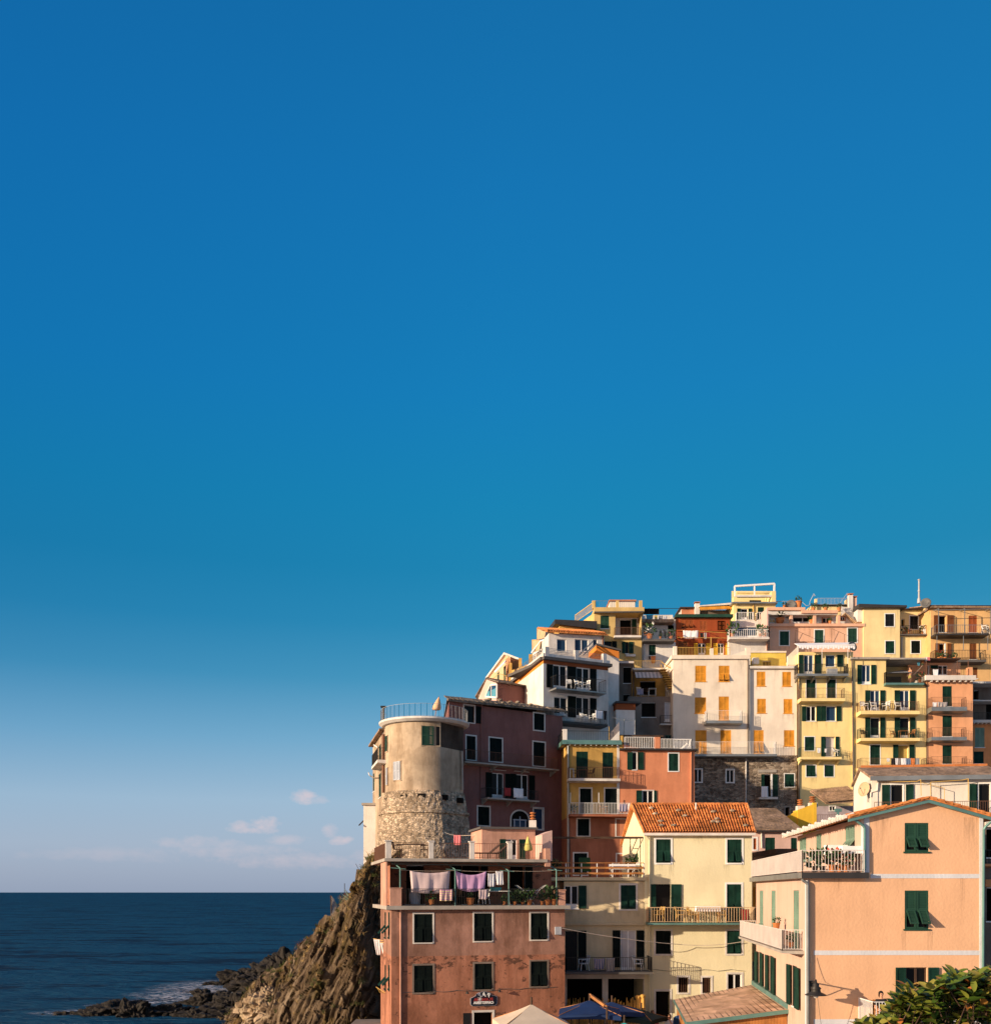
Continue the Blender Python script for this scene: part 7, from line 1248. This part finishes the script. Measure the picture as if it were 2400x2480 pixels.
cloth('blanket','purple and white blanket on the dark railed balcony',f,'K',1125,1145,1255,1270,1.2,'check_cloth',taper=.2,sag=.05); cloth('blanket','striped blanket right of the purple one on the dark railed balcony',f,'K',1270,1142,1370,1320,1.2,'stripe_cloth',taper=.05,sag=.02)
cable('pale rope strung from the bar house across the beige house to the pale yellow house',[BARf.p('K',745,797,.15),YGf.p('L',530,990,.5),YGf.p('L',1215,957,.2)],.12,.02)
f=BARf; s,z=f.sz('K',720,830,.1); b=MB(); b.fb(f,s-.18,s+.18,0,.14,z-.22,z+.22); thing('junction_box',b,'greyblue_paint','small grey junction box at the right end of the bar house wall','box')
# pale yellow house balcony
f=YGf; chair('wicker',f,'L',255,738,.5,'wicker armchair at the left end of the pale yellow house balcony',-1.2,sc=1.1); chair('wicker',f,'L',515,738,.5,'wicker armchair right of the open green door on the pale yellow house balcony',1.2,sc=1.1); chair('wicker',f,'L',650,738,.3,'wicker chair at the left side of the cloth-covered balcony table',.2,sc=1.1); chair('wicker',f,'L',985,738,.4,'wicker chair at the right side of the cloth-covered balcony table',1.4,sc=1.1)
table(f,'L',825,738,.45,'balcony table of the pale yellow house','wood',1.35,.6,h=.98,cl='white_cloth'); cloth('rug','dark red rug over the right end of the pale yellow house balcony',f,'L',1205,582,1300,720,.8,'red_cloth',sag=.01)
# plaza: parasols, reed screen, people
def parasol(u,Y,vz,half,rise,mat,lb,rz=.5,vtop=None):
    x=(u-U0)/F*Y; z=(V0-vz)/F*Y; e=empty('parasol',(x,Y,-8.2),lb,'parasol','parasols on the bar terrace'); b=MB(); b.bar((x,Y,-8.2),(x,Y,z+.35),.05,8); link('pole',b,'dark_wood',e)
    b=MB(); n=8; c=[V((x+math.cos(rz+math.pi/2*i)*half*1.41,Y+math.sin(rz+math.pi/2*i)*half*1.41,z-rise)) for i in range(4)]; o=[]
    A=V((x,Y,z))
    for i in range(4):
        p,q=c[i],c[(i+1)%4]
        for k in range(n+1):
            t=k/n
            for j in range(n+1):
                w_=j/n; e_=p.lerp(q,w_)-V((0,0,.06*math.sin(math.pi*w_)))*-1.; o.append(A.lerp(e_,t)-V((0,0,.05*math.sin(math.pi*t)*(.6+.4*math.sin(math.pi*w_)))))
        s=len(o)-(n+1)**2
        for k in range(n):
            for j in range(n): m=s+k*(n+1)+j; b.f.append([m,m+1,m+n+2,m+n+1]); b.m.append(0)
        r=len(o)
        for j in range(n+1): e_=p.lerp(q,j/n)+V((0,0,.06*math.sin(math.pi*j/n))); o.append(e_); o.append(e_-V((0,0,.2)))
        for j in range(n): b.f.append([r+2*j,r+2*j+2,r+2*j+3,r+2*j+1]); b.m.append(0)
    b.v=o; cn=link('canopy',b,mat,e); cn.modifiers.new('thick','SOLIDIFY').thickness=.015
    for i in range(4): b=MB(); b.bar(A-V((0,0,.05)),c[i]+V((0,0,.02)),.02); link('rib',b,'wood',e)
parasol(1287,46,2434,1.6,.85,'cream_canvas','cream square parasol at the bottom edge in front of the bar',.93); parasol(1428,49.3,2424,1.5,.6,'navy_canvas','nearer navy blue parasol on the bar terrace',.7); parasol(1482,52.5,2428,1.4,.45,'navy_canvas','farther navy blue parasol partly behind the nearer one',.9)
plain('darkgreen_canvas',(.008,.022,.02),.8); parasol(1553,52,2446,1.05,.45,'darkgreen_canvas','dark green parasol beside the white pillar on the bar terrace',.2); parasol(1512,46,2478,.7,.35,'turquoise_plastic','turquoise parasol just showing at the bottom edge',.6)
b=MB(); b.bar(at('K',1085,1560,48.6),at('K',1285,1705,47.6),.045,4); b.bar(at('K',1100,1580,48.4),at('K',1255,1692,47.7),.09,4); e=thing('wooden_boom',b,'wood','slanting wooden boom crossing above the navy blue parasols','boom'); b=MB(); b.bar(at('K',1280,1700,47.6),V((at('K',1280,1700,47.6).x,47.6,-8.2)),.05,6); link('post',b,'dark_wood',e)
f=BEI; s0,_=f.sz('K',825,1700,.9); s1,_=f.sz('K',1712,1700,.9); b=MB(); rr=random.Random(4); s=s0
while s<s1:
    wd=rr.uniform(.03,.075); top=(V0-(2420 if s<s0+4.2 else 2412))/F*59.2+rr.uniform(-.35,.1); lo=rr.uniform(0,.05); b.bar(f.w(s,.9+rr.uniform(-.04,.04),-8.2),f.w(s+rr.uniform(-.05,.05),.9+rr.uniform(-.04,.04),top),wd*.5,5); s+=wd*rr.uniform(.7,1.8)
thing('reed_screen',b,'bamboo','ragged golden reed screen under the portico behind the parasols','screen')
f=BEI; b=MB()
for k,(x,y) in enumerate(((1640,1580),(1690,1570))): P=f.p('K',x,y+30,1.); b.bar(P-V((0,0,.6)),P,.13,7); b.lathe(P,[(.16,0),(.2,.12),(.12,.2)],8)
thing('reed_bundle',b,'bamboo','bundled reed posts with pale tips at the right end of the reed screen','reed bundle')
def person(loc,rz,pose,top,bot,lb,hair='hair_black',arms=None,scale=1.,skirt=False):
    L=V(loc); e=empty('person',loc,lb,'person'); e.rotation_euler=(0,0,rz); e.scale=(scale,)*3
    sit=pose=='sit'; dz=-.45 if sit else 0.
    A=arms or (((.26,-.02,1.15),(.25,-.12,.92)),((-.26,-.02,1.15),(-.25,-.12,.92)))
    V_,E_,Rr=[],[],[]
    def add(p,r,par=None):
        V_.append((p[0],p[1],p[2]+dz)); Rr.append(r)
        if par is not None: E_.append((par,len(V_)-1))
        return len(V_)-1
    pel=add((0,0,.95),.125); sp_=add((0,.005,1.13),.115,pel); ch=add((0,0,1.33),.14,sp_); nk=add((0,.0,1.475),.052,ch); j=add((0,-.012,1.55),.062,nk); hd=add((0,-.01,1.64),.086,j); tp=add((0,.0,1.715),.07,hd); add((0,-.108,1.62),.012,hd)
    for s in (1,-1):
        el,wr=A[0] if s==1 else A[1]
        sh=add((s*.175,0,1.40),.056,ch); q=add(el,.042,sh); w_=add(wr,.03,q); d=(V(wr)-V(el)).normalized(); hp=V(wr)+d*.07; h_=add(hp,.036,w_); sd=d.cross(V((0,1,0))); sd=sd.normalized() if sd.length>.1 else V((1,0,0))
        for k in range(4): fp=hp+d*(.06+.02*(k in(1,2)))+sd*(k-1.5)*.021; m=add(hp+d*.03+sd*(k-1.5)*.02,.010,h_); add(fp+V((0,-.015,0)),.008,m)
        t=add(hp-sd*.04+d*.0,.011,h_); add(hp-sd*.055+d*.035,.009,t)
        hip=add((s*.09,0,.91),.095,pel)
        if sit: kn=add((s*.11,-.44,.93),.065,hip); an=add((s*.11,-.46,.50),.042,kn)
        else: kn=add((s*.10,-.02,.50),.062,hip); an=add((s*.10,.02,.08),.042,kn)
        ty=-.46 if sit else 0; tz=.45 if sit else 0
        add((s*.115,ty-.15,.04+tz),.035,an)
    def skin(name,vs,es,rs,mat,sub=2):
        me=bpy.data.meshes.new(name); me.from_pydata(vs,es,[]); o=bpy.data.objects.new(name,me); COL.objects.link(o); o.parent=e; me.materials.append(M(mat)); ORG[o.name]=L
        o.modifiers.new('skin','SKIN'); 
        if not me.skin_vertices: me.attributes  
        for i,r in enumerate(rs): me.skin_vertices[0].data[i].radius=(r,r)
        me.skin_vertices[0].data[0].use_root=True; sb=o.modifiers.new('sub','SUBSURF'); sb.levels=sb.render_levels=sub; o.modifiers['skin'].use_smooth_shade=True; return o
    skin('body',V_,E_,Rr,'skin')
    if top:
        vs=[(0,0,.93),(0,.005,1.13),(0,0,1.33),(0,0,1.43)]; es=[(0,1),(1,2),(2,3)]; rs=[.15,.135,.16,.085]
        for s in (1,-1):
            el=A[0][0] if s==1 else A[1][0]; vs.append((s*.18,0,1.405)); es.append((2,len(vs)-1)); rs.append(.072); vs.append(tuple(V((s*.18,0,1.405)).lerp(V(el),.75))); es.append((len(vs)-2,len(vs)-1)); rs.append(.06)
        skin('shirt',[(a,b_,c+dz) for a,b_,c in vs],es,rs,top)
    vs=[(0,0,1.0),(0,0,.93)]; es=[(0,1)]; rs=[.125,.14]
    for s in (1,-1):
        vs.append((s*.09,0,.9)); es.append((1,len(vs)-1)); rs.append(.112); vs.append((s*.11,-.4,.93) if sit else (s*.10,-.015,.55)); es.append((len(vs)-2,len(vs)-1)); rs.append(.09)
    skin('trousers',[(a,b_,c+dz) for a,b_,c in vs],es,rs,bot)
    b=MB(); bm=bmesh.new(); bmesh.ops.create_uvsphere(bm,u_segments=14,v_segments=10,radius=1.)
    for v in bm.verts: v.co=V((v.co.x*.098,v.co.y*.108+.022,v.co.z*.115+1.675+dz-(.07 if v.co.y>.2 and v.co.z<0 else 0)))
    b.add([L+v.co for v in bm.verts],[[v.index for v in q.verts] for q in bm.faces if not(q.calc_center_median().y<-.045 and q.calc_center_median().z<1.715+dz)]); bm.free(); link('hair',b,hair,e,None,True)
    for s in (1,-1): b=MB(); b.lathe(L+V((s*.034,-.086,1.645+dz)),[(.004,-.012),(.014,0),(.004,.012)],6); link('eye',b,'black_paint',e)
    return e
mth_=((.24,-.16,1.22),(.07,-.17,1.5)),((-.25,-.05,1.12),(-.12,-.24,1.05))
q=at('L',215,1850,51.8); person((q.x,51.8,-8.2),.5,'stand','pink_cloth','dark_wood','person with dark hair in a pink top at the bottom edge left of the shed',arms=None)
q=at('L',195,1825,53.2); person((q.x,53.2,-8.1),.9,'stand','white_cloth','black_cloth','person half hidden behind the pink-topped one at the bottom edge',hair='hair_brown')
q=at('L',385,1810,52.2); person((q.x,52.2,-8.2),-.6,'stand','white_cloth','denim_cloth','person in a white top with a hand raised to the face beside the shed','hair_brown',arms=mth_)
fx=Fac(1600,51.2,1680,51.2); cloth('tarpaulin','crumpled bright blue tarpaulin beside the shed at the bottom edge',fx,'L',430,1828,578,2200,0,'blue_cloth',sag=-.12,amp=.09,taper=-.3,cat='tarpaulin')
# ---------------------------------------------------------------- peach house things
f=fP; P=f.p('N',635,1640,.75); person((P.x,P.y,zterr),0,'sit','black_cloth','check_cloth','seated person in black with dark hair on the white railed balcony behind the leaves',arms=(((.27,-.08,1.16),(.14,-.26,1.3)),((-.27,-.05,1.12),(-.1,-.28,1.05))))
chair('wood',f,'N',640,1885,.75,'wooden chair under the seated person on the white railed balcony'); 
f=fP; s,z=f.sz('M',822,1580); w=f.w; e=empty('street_lamp',w(s,0,z),'black bell-shaped street lamp on a long arm at the left edge of the peach facade','street lamp'); b=MB(); b.fb(f,s-.12,s+.12,.0,.05,f.sz('M',0,1665)[1],f.sz('M',0,1500)[1]); link('wall_plate',b,'iron',e)
sl_,zl_=f.sz('M',872,1545,1.05); b=MB(); b.bar(w(s,.05,z+.25),w(sl_,1.1,zl_+.12),.03,6); pts=[w(s,.05,z-.2).lerp(w(sl_,.75,zl_+.05),i/10)+V((0,0,-.22*math.sin(math.pi*i/10)*(1-i/14))) for i in range(11)]; b.path(pts,.018,5); link('arm',b,'iron',e)
b=MB(); b.lathe(w(sl_,1.05,f.sz('M',872,1655,1.05)[1]),[(.42,0),(.40,.03),(.20,.12),(.17,.22),(.21,.28),(.12,.36),(.13,.44),(.05,.50),(.03,.62)],16); link('lamp_shade',b,'iron',e,None,True); b=MB(); b.lathe(w(sl_,1.05,f.sz('M',872,1685,1.05)[1]),[(.05,0),(.10,.05),(.10,.12),(.06,.18)],10); link('bulb',b,'offwhite_plaster',e)
cable('thin electric cable looping down the left corner of the peach facade',[w(s-.05,.15,f.sz('M',0,1235)[1]),w(s+.1,.25,z+.35),w(sl_,1.05,zl_+.1),w(sl_+.55,.4,-6.2),w(sl_+.8,.1,-8.1)],.08,.008,'dark_concrete')
f=fP; FL='flower pots on the peach house terrace'
for x,lb in ((1050,'red geranium pot left on the peach house terrace'),(1130,'red geranium pot in the middle of the peach house terrace'),(1195,'red geranium pot next to the white-clothed table on the peach house terrace')): pot(f,'M',x,325,-.35,lb,.3,.5,'flower_red',grp=FL)
for x,lb in ((860,'dark leafy planter at the corner of the peach house terrace'),(945,'dark leafy planter behind the corner one on the peach house terrace')): pot(f,'M',x,325,-.5,lb,.25,.6,mat='dark_wood',grp=FL)
table(f,'M',1245,325,-.6,'wooden table with a white cover on the peach house terrace','wood',.8,.6,h=1.05,cl='white_cloth'); b=MB(); s,z=f.sz('M',1100,110,-1.2); b.fb(f,s-.45,s+.45,-1.5,-1.2,z-.1,z+.3); thing('ac_unit',b,'white_plastic','white air conditioner unit on the upper wall of the peach house terrace','air conditioner')
pot(fPL,'M',445,945,.45,'terracotta pot on the side balcony of the peach house, farther one',.3,.25,grp=FL); pot(fPL,'M',600,1135,.45,'small pot plant on the side balcony of the peach house, nearer one',.2,.3,grp=FL)
# ---------------------------------------------------------------- big leaved bush, lower right
m,t,p=nt('bush_leaf'); L_=t.links; at_=t.nodes.new('ShaderNodeUVMap'); sx=t.nodes.new('ShaderNodeSeparateXYZ'); L_.new(at_.outputs[0],sx.inputs[0]); r=ramp(t,[(0,(.010,.028,.006)),(.38,(.045,.085,.010)),(.62,(.16,.18,.025)),(.86,(.28,.22,.05)),(1,(.34,.12,.03))]); L_.new(sx.outputs[0],r.inputs['Fac']); L_.new(r.outputs[0],p.inputs['Base Color']); p.inputs['Roughness'].default_value=.42; p.inputs['Specular IOR Level'].default_value=.22; MT['bush_leaf']=m
rr=random.Random(11); b=MB(); b.uv=[]; st=MB()
def bleaf(q,d,l,wd,tone,up):
    s=d.cross(up).normalized(); n=s.cross(d).normalized(); o=len(b.v); pr=((0,.10),(.18,.62),(.42,1.),(.7,.85),(.9,.4),(1,.04))
    for t_,k in pr:
        c=q+d*l*t_-n*l*.16*t_*t_; b.v+=[c-s*wd*k+n*wd*k*.28,c,c+s*wd*k+n*wd*k*.28]; b.uv+=[(tone,t_)]*3
    for i in range(len(pr)-1):
        k=o+i*3; b.f+= [[k,k+1,k+4,k+3],[k+1,k+2,k+5,k+4]]; b.m+=[0,0]
top=[(2068,2500),(2110,2492),(2145,2478),(2165,2445),(2190,2418),(2215,2402),(2250,2412),(2290,2392),(2310,2368),(2345,2385),(2380,2372),(2420,2370),(2470,2380)]
def topv(u):
    for (a,va),(c,vc) in zip(top,top[1:]):
        if a<=u<=c: return va+(vc-va)*(u-a)/(c-a)
    return 2480
for k in range(430):
    u=rr.uniform(2075,2470); tv=topv(u); v=tv+8+abs(rr.gauss(0,1))*75 if k<300 else tv+rr.uniform(4,16); Y=17.6+rr.random()*2.6; q=at('Z',u,min(v,2600),Y); ax=V((rr.gauss(0,.4),-.35+rr.gauss(0,.4),1)).normalized(); n=rr.randint(6,9); t0=rr.random()
    for i in range(n):
        a=2.4*i+t0*6; out=V((math.cos(a),math.sin(a),0)); el=.15+.75*i/n; d=(out*math.cos(el)+ax*math.sin(el)).normalized(); tone=min(1,max(0,rr.gauss(.44,.2)+(.22 if i>n-3 else 0)+(.4 if rr.random()<.025 else 0)))
        bleaf(q+ax*.02*i,d,rr.uniform(.16,.33),rr.uniform(.05,.08),tone,ax)
    st.bar(q-ax*.35-V((0,0,.1)),q+ax*.05,.012,4,.006)
e=empty('bush',(8.6,18.8,-8.2),'large glossy-leaved bush in the lower right corner in front of the peach house','bush'); link('foliage',b,'bush_leaf',e,None,True)
for i in range(9): a=i*.7; st.bar((8.6+math.cos(a)*.15,18.8+math.sin(a)*.15,-8.2),(8.8+math.cos(a)*1.3,18.9+math.sin(a)*.7,-3.6),.06,6,.025)
link('branches',st,'dark_wood',e)
b=MB(); rr2=random.Random(5)
leafball(b,(9.0,19.4,-3.9),1.7,1500,.2,rr2,.9); b.v=[V((max(v.x,7.0),v.y,min(v.z,-2.15-.5*max(0,8.3-v.x)))) for v in b.v]; link('inner_foliage',b,'leaf_green',e)
# ---------------------------------------------------------------- white corner house, middle rows
f=WL; G='chairs on the balconies and terraces'
for x,y,lb,rz in ((1125,888,'white chair at the left of the upper balcony of the white corner house',0),(1235,895,'white folding chair in the middle of the upper balcony of the white corner house',.9),(1330,900,'white chair at the right of the upper balcony of the white corner house',-.8),(1060,1262,'white chair at the left of the lower balcony of the white corner house',.2),(1295,1272,'white folding chair in the middle of the lower balcony of the white corner house',.9),(1400,1280,'white chair beside the lilac towel on the lower balcony of the white corner house',-.7)): chair('white',f,'D',x,y,.6,lb,rz)
cloth('towel','pale lilac towel over the lower balcony rail of the white corner house',f,'D',1432,1140,1518,1240,1.3,'white_cloth'); cloth('jacket','dark jacket hanging at the right end of the lower balcony of the white corner house',f,'D',1524,1145,1562,1250,1.32,'black_cloth',taper=.3)
f=PUf; cloth('towel','dark red cloth on the lower balcony of the purple house',f,'f',575,985,652,1082,1.05,'red_cloth'); cloth('towel','white towel beside the red cloth on the purple house balcony',f,'f',680,992,795,1108,1.05,'white_cloth',sag=.01)
f=Y8; table(f,'G',340,688,.5,'dark table on the upper balcony of the ochre yellow house','dark_wood',.9,.6); chair('dark',f,'G',260,688,.5,'dark chair left of the table on the ochre yellow house balcony',1.3); chair('dark',f,'G',430,688,.5,'dark chair right of the table on the ochre yellow house balcony',-1.3); table(f,'G',212,688,.7,'narrow white stand at the left end of the ochre yellow house balcony','white_plastic',.4,.4,h=.8)
cloth('towel','patterned beach towel at the right end of the white balcony rail',f,'G',755,985,848,1072,1.15,'check_cloth',sag=.02); chair('wood',f,'G',580,1100,.5,'wooden chair behind the white balcony rail of the ochre yellow house',.8); pot(f,'G',235,1102,.6,'pot plant at the left end of the white balcony rail',.3,.5)
b=MB(); q=lambda x,y:at('A',x,y,93.5); b.bar(q(715,1810),q(722,1625),.04,6); b.bar(q(600,1605),q(715,1640),.02); b.bar(q(715,1635),q(830,1640),.02)
for i in range(7): x=605+i*36; y=1606+i*5; b.bar(q(x,y)-V((.25,0,.05)),q(x,y)+V((.25,0,.05)),.014)
thing('antenna',b,'grey_metal','television antenna on a thin mast above the roof terraces','antenna')
f=O8; table(f,'G',1480,345,-1.2,'white slanted table behind the white roof rail of the salmon orange house','white_plastic',1.4,.8)
# laundry and pots on the upper rows
f=TCf; UL='laundry on the upper houses'
for x0,x1,y0,y1,m_,lb,n_ in ((1395,1572,602,692,'white_cloth','white sheet drying under the terracotta house windows','sheet'),(1592,1628,628,690,'black_cloth','dark top left of the striped one on the terracotta house line','shirt'),(1636,1668,628,700,'stripe_cloth','striped top on the terracotta house line','shirt'),(1674,1705,628,685,'red_cloth','dark red top on the terracotta house line','shirt')): cloth(n_,lb,f,'A',x0,y0,x1,y1,1.2,m_,grp=UL,taper=.05)
f=Wf; cloth('towel','blue towel drying on the roof above the small white house',f,'A',968,422,1052,505,-1.4,'tealblue_cloth',taper=.3,grp=UL); cloth('towel','small yellow cloth beside the blue towel on the roof line',f,'A',1070,425,1100,475,-1.4,'yellow_cloth',grp=UL)
cloth('cloth','white cloth at the left end of the roof line above the small white house',f,'A',930,430,962,475,-1.4,'white_cloth',grp=UL); cloth('cloth','grey cloth right of the yellow one on the roof line',f,'A',1115,430,1160,490,-1.4,'grey_cloth',grp=UL); cloth('cloth','white cloth at the right end of the roof line above the small white house',f,'A',1170,440,1210,485,-1.4,'white_cloth',grp=UL,seed=3)
for i,(x,m_,lb) in enumerate(((1120,'black_cloth','black top, leftmost on the flowery balcony'),(1150,'grey_cloth','grey top on the flowery balcony'),(1180,'black_cloth','black top right of the grey one on the flowery balcony'),(1228,'pink_cloth','pink top at the right end of the flowery balcony'))): cloth('shirt',lb,f,'A',x,612,x+26,690,.5,m_,grp=UL)
cloth('shirt','orange top under the single green shutter',f,'A',1026,895,1080,978,.35,'orange_cloth',grp=UL,taper=.2); cloth('shirt','dark top left of the orange one under the single green shutter',f,'A',1002,895,1020,935,.35,'black_cloth',grp=UL)
pot(f,'A',1015,702,.75,'big pot of white flowers on the flowery balcony',.5,.95,'white_cloth'); pot(f,'A',1135,702,.75,'small terracotta pot in the middle of the flowery balcony',.25,.3); pot(f,'A',1262,702,.75,'terracotta pot with leaves at the right end of the flowery balcony',.3,.6); chair('red',f,'A',985,702,.4,'orange chair on the flowery balcony',.5)
f=DKf; chair('white',f,'A',900,1355,-.6,'white chair under the striped awning, left one',.3,sc=1.1); chair('dark',f,'A',960,1355,-.8,'dark chair under the striped awning, middle one',-.4); table(f,'A',1040,1355,-.6,'white table under the striped awning','white_plastic',.8,.6); chair('white',f,'A',1240,1355,-.4,'white chair by the iron stair right of the striped awning',.2,sc=1.1); cloth('towel','blue and white towel over the chair under the striped awning',f,'A',868,1270,940,1340,-.3,'check_cloth')
f=WTf
for x,h_,pl,lb in ((352,.4,1.,'large bushy pot at the left end of the white balcony near the skyline'),(672,.35,.8,'leafy pot at the right part of the white balcony near the skyline'),(728,.4,.6,'terracotta pot at the right end of the white balcony near the skyline')): pot(f,'B',x,680,.6,lb,h_,pl)
f=P1f
e=empty('palm_pot',f.p('B',897,528,-.3),'spiky palm in a round terracotta pot on the pink terrace','potted plant'); L=ORG[e.name]; b=MB(); b.lathe(L,[(.25,0),(.42,.3),(.44,.55),(.5,.6)],12); link('pot',b,'terracotta',e); b=MB(); rp=random.Random(2)
for k in range(34):
    a=k*2.4; el=rp.uniform(.1,1.3); d=V((math.cos(a)*math.cos(el),math.sin(a)*math.cos(el),math.sin(el))); s=d.cross(V((0,0,1))).normalized(); q0=L+V((0,0,.75)); l=1.35; m_=q0+d*l*.55+V((0,0,.1)); b.quad(q0-s*.02,q0+s*.02,m_+s*.07,m_-s*.07); b.add([m_-s*.07,m_+s*.07,q0+d*l-V((0,0,.25))],[[0,1,2]])
link('fronds',b,'leaf_green',e)
for x,y,d,h_,pl,lb in ((1105,345,-1.,.7,.5,'big terracotta pot on the flat roof above the pink terrace'),(945,345,-1.,.3,.3,'low wide pot on the flat roof left of the big terracotta pot'),(1255,525,-.4,.4,.6,'terracotta pot with leaves in the middle of the pink terrace'),(1278,385,-.5,.4,.4,'leftmost of the three pots under the skyline railing'),(1420,385,-.5,.4,.4,'middle one of the three pots under the skyline railing'),(1575,385,-.5,.4,.4,'rightmost of the three pots under the skyline railing'),(1470,525,-.4,.3,.3,'small pot by the brick-framed window of the pink terrace')): pot(f,'B',x,y,d,lb,h_,pl)
dish(f.p('B',1022,318,-1.),(-.3,-.95,.1),.6,'black round dish on the flat roof beside the big terracotta pot')
f=S2f; pot(f,'C',905,652,-.3,'pot plant at the left of the small railed terrace top right',.3,.5); chair('red',f,'C',950,655,-.4,'orange chair on the small railed terrace top right',.4); b=MB(); P=f.p('C',1155,655,-.3); b.bx(P.x-.35,P.x+.35,P.y-.3,P.y+.3,P.z,P.z+.55); b.bx(P.x-.38,P.x+.38,P.y-.33,P.y+.33,P.z+.552,P.z+.6); thing('storage_box',b,'white_plastic','white storage box on the small railed terrace top right','box'); pot(f,'C',1120,655,-.4,'leafy pot beside the white storage box',.35,.6,'white_cloth')
f=S3f; chair('white',f,'C',1835,640,.6,'white chair at the right end of the pipe-framed balcony',.8,sc=1.2); pot(f,'C',1335,935,.6,'pot of red flowers by the lower brown door top right',.4,.4,'flower_red')
f=Y2
for x,lb,rz in ((440,'leftmost white chair on the balcony of the bright yellow house',.3),(550,'second white chair from the left on the bright yellow house balcony',1.2),(690,'third white chair from the left on the bright yellow house balcony',-1.),(830,'rightmost white chair on the bright yellow house balcony',1.3)): chair('white',f,'C',x,1528,.55,lb,rz,sc=1.15)
chair('wood',f,'C',770,1840,.5,'wooden chair left of the small table on the lower yellow balcony',1.2); table(f,'C',888,1840,.5,'small wooden table on the lower yellow balcony','wood',.8,.6); chair('wood',f,'C',985,1840,.5,'wooden folding chair right of the small table on the lower yellow balcony',-1.2); chair('dark',f,'C',440,1840,.5,'dark chair at the left end of the lower yellow balcony',.3)
for i,(x0,x1,m_,lb) in enumerate(((700,733,'white_cloth','white cloth, leftmost on the lowest yellow balcony rail'),(748,796,'black_cloth','black garment on the lowest yellow balcony rail'),(798,828,'white_cloth','narrow white garment between two dark ones'),(830,860,'stripe_cloth','dark striped garment on the lowest yellow balcony rail'),(863,920,'white_cloth','wide white cloth in the middle of the lowest yellow balcony rail'),(923,974,'denim_cloth','blue denim garment on the lowest yellow balcony rail'),(977,1024,'orange_cloth','orange garment right of the denim one'),(1030,1072,'grey_cloth','grey garment at the right end of the lowest yellow balcony rail'))): cloth('garment',lb,f,'I',x0,460,x1,535 if i else 500,1.12,m_,grp='laundry on the lowest yellow balcony',seed=i,sag=.01)
P=f.p('C',968,1200,-.6); person((P.x,P.y,f.sz('C',968,1205,-.1)[1]),-1.2,'stand',None,'yellowgreen_cloth','bare-chested person in patterned shorts standing on the dark loggia terrace','hair_brown',scale=.95)
pot(f,'C',1085,1205,-.5,'bushy plant with red flowers at the right end of the dark loggia',.35,.6,'flower_red')
cable('string of small coloured flags rising to the orange house terrace',[f.p('C',1000,1120,-.2),f.p('C',1160,935,-.2)],.1,.012)
fx=f
for i,(x,y,m_) in enumerate(((1065,985,'tealblue_cloth'),(1105,975,'leaf_green'),(1112,960,'orange_cloth'),(1150,928,'white_cloth'),(1180,930,'pink_cloth'))): cloth('flag',('pale blue','green','orange','white','pink')[i]+' little flag on the string above the dark loggia',f,'C',x-14,y-22,x+16,y+22,-.2,m_,cat='flag',grp='flags on the string',seed=i)
f=O2; cloth('shirt','white tee shirt drying on the orange house terrace rail',f,'C',1230,1050,1295,1132,.35,'white_cloth',taper=.1); cloth('towel','white towel at the left of the upper orange house balcony',f,'C',1228,1428,1275,1478,1.05,'white_cloth'); cloth('towel','striped white towel beside the left one on the upper orange house balcony',f,'C',1285,1425,1400,1478,1.05,'stripe_cloth')
for x,lb in ((1300,'left pot on the flat roof of the orange house terrace'),(1370,'middle pot with orange flowers on the flat roof of the orange house terrace'),(1480,'right pot on the flat roof of the orange house terrace')): pot(f,'C',x,948,-1.5,lb,.3,.4,'flower_red' if x==1370 else None)
f=Y1; cloth('towel','white cloth on the bracketed yellow balcony rail, larger one',f,'H',1515,340,1552,398,1.05,'white_cloth'); cloth('towel','white cloth on the bracketed yellow balcony rail, smaller one',f,'H',1600,348,1622,392,1.05,'white_cloth',seed=2); chair('white',f,'H',1735,440,.5,'white chair at the right end of the bracketed yellow balcony',.8); b=MB(); s,z=f.sz('B',1490,1085,.5); b.fb(f,s-.5,s+.5,.35,.7,z-.35,z+.35); thing('ac_unit',b,'white_plastic','white air conditioner on the balcony under the white awning','air conditioner')
f=STf; cloth('towel','white towel hanging from the stone house balcony',f,'H',873,782,946,912,.82,'white_cloth',taper=-.15,sag=.02); pot(f,'H',945,1180,.3,'planter with leaves in the lower doorway of the stone house',.3,.5)
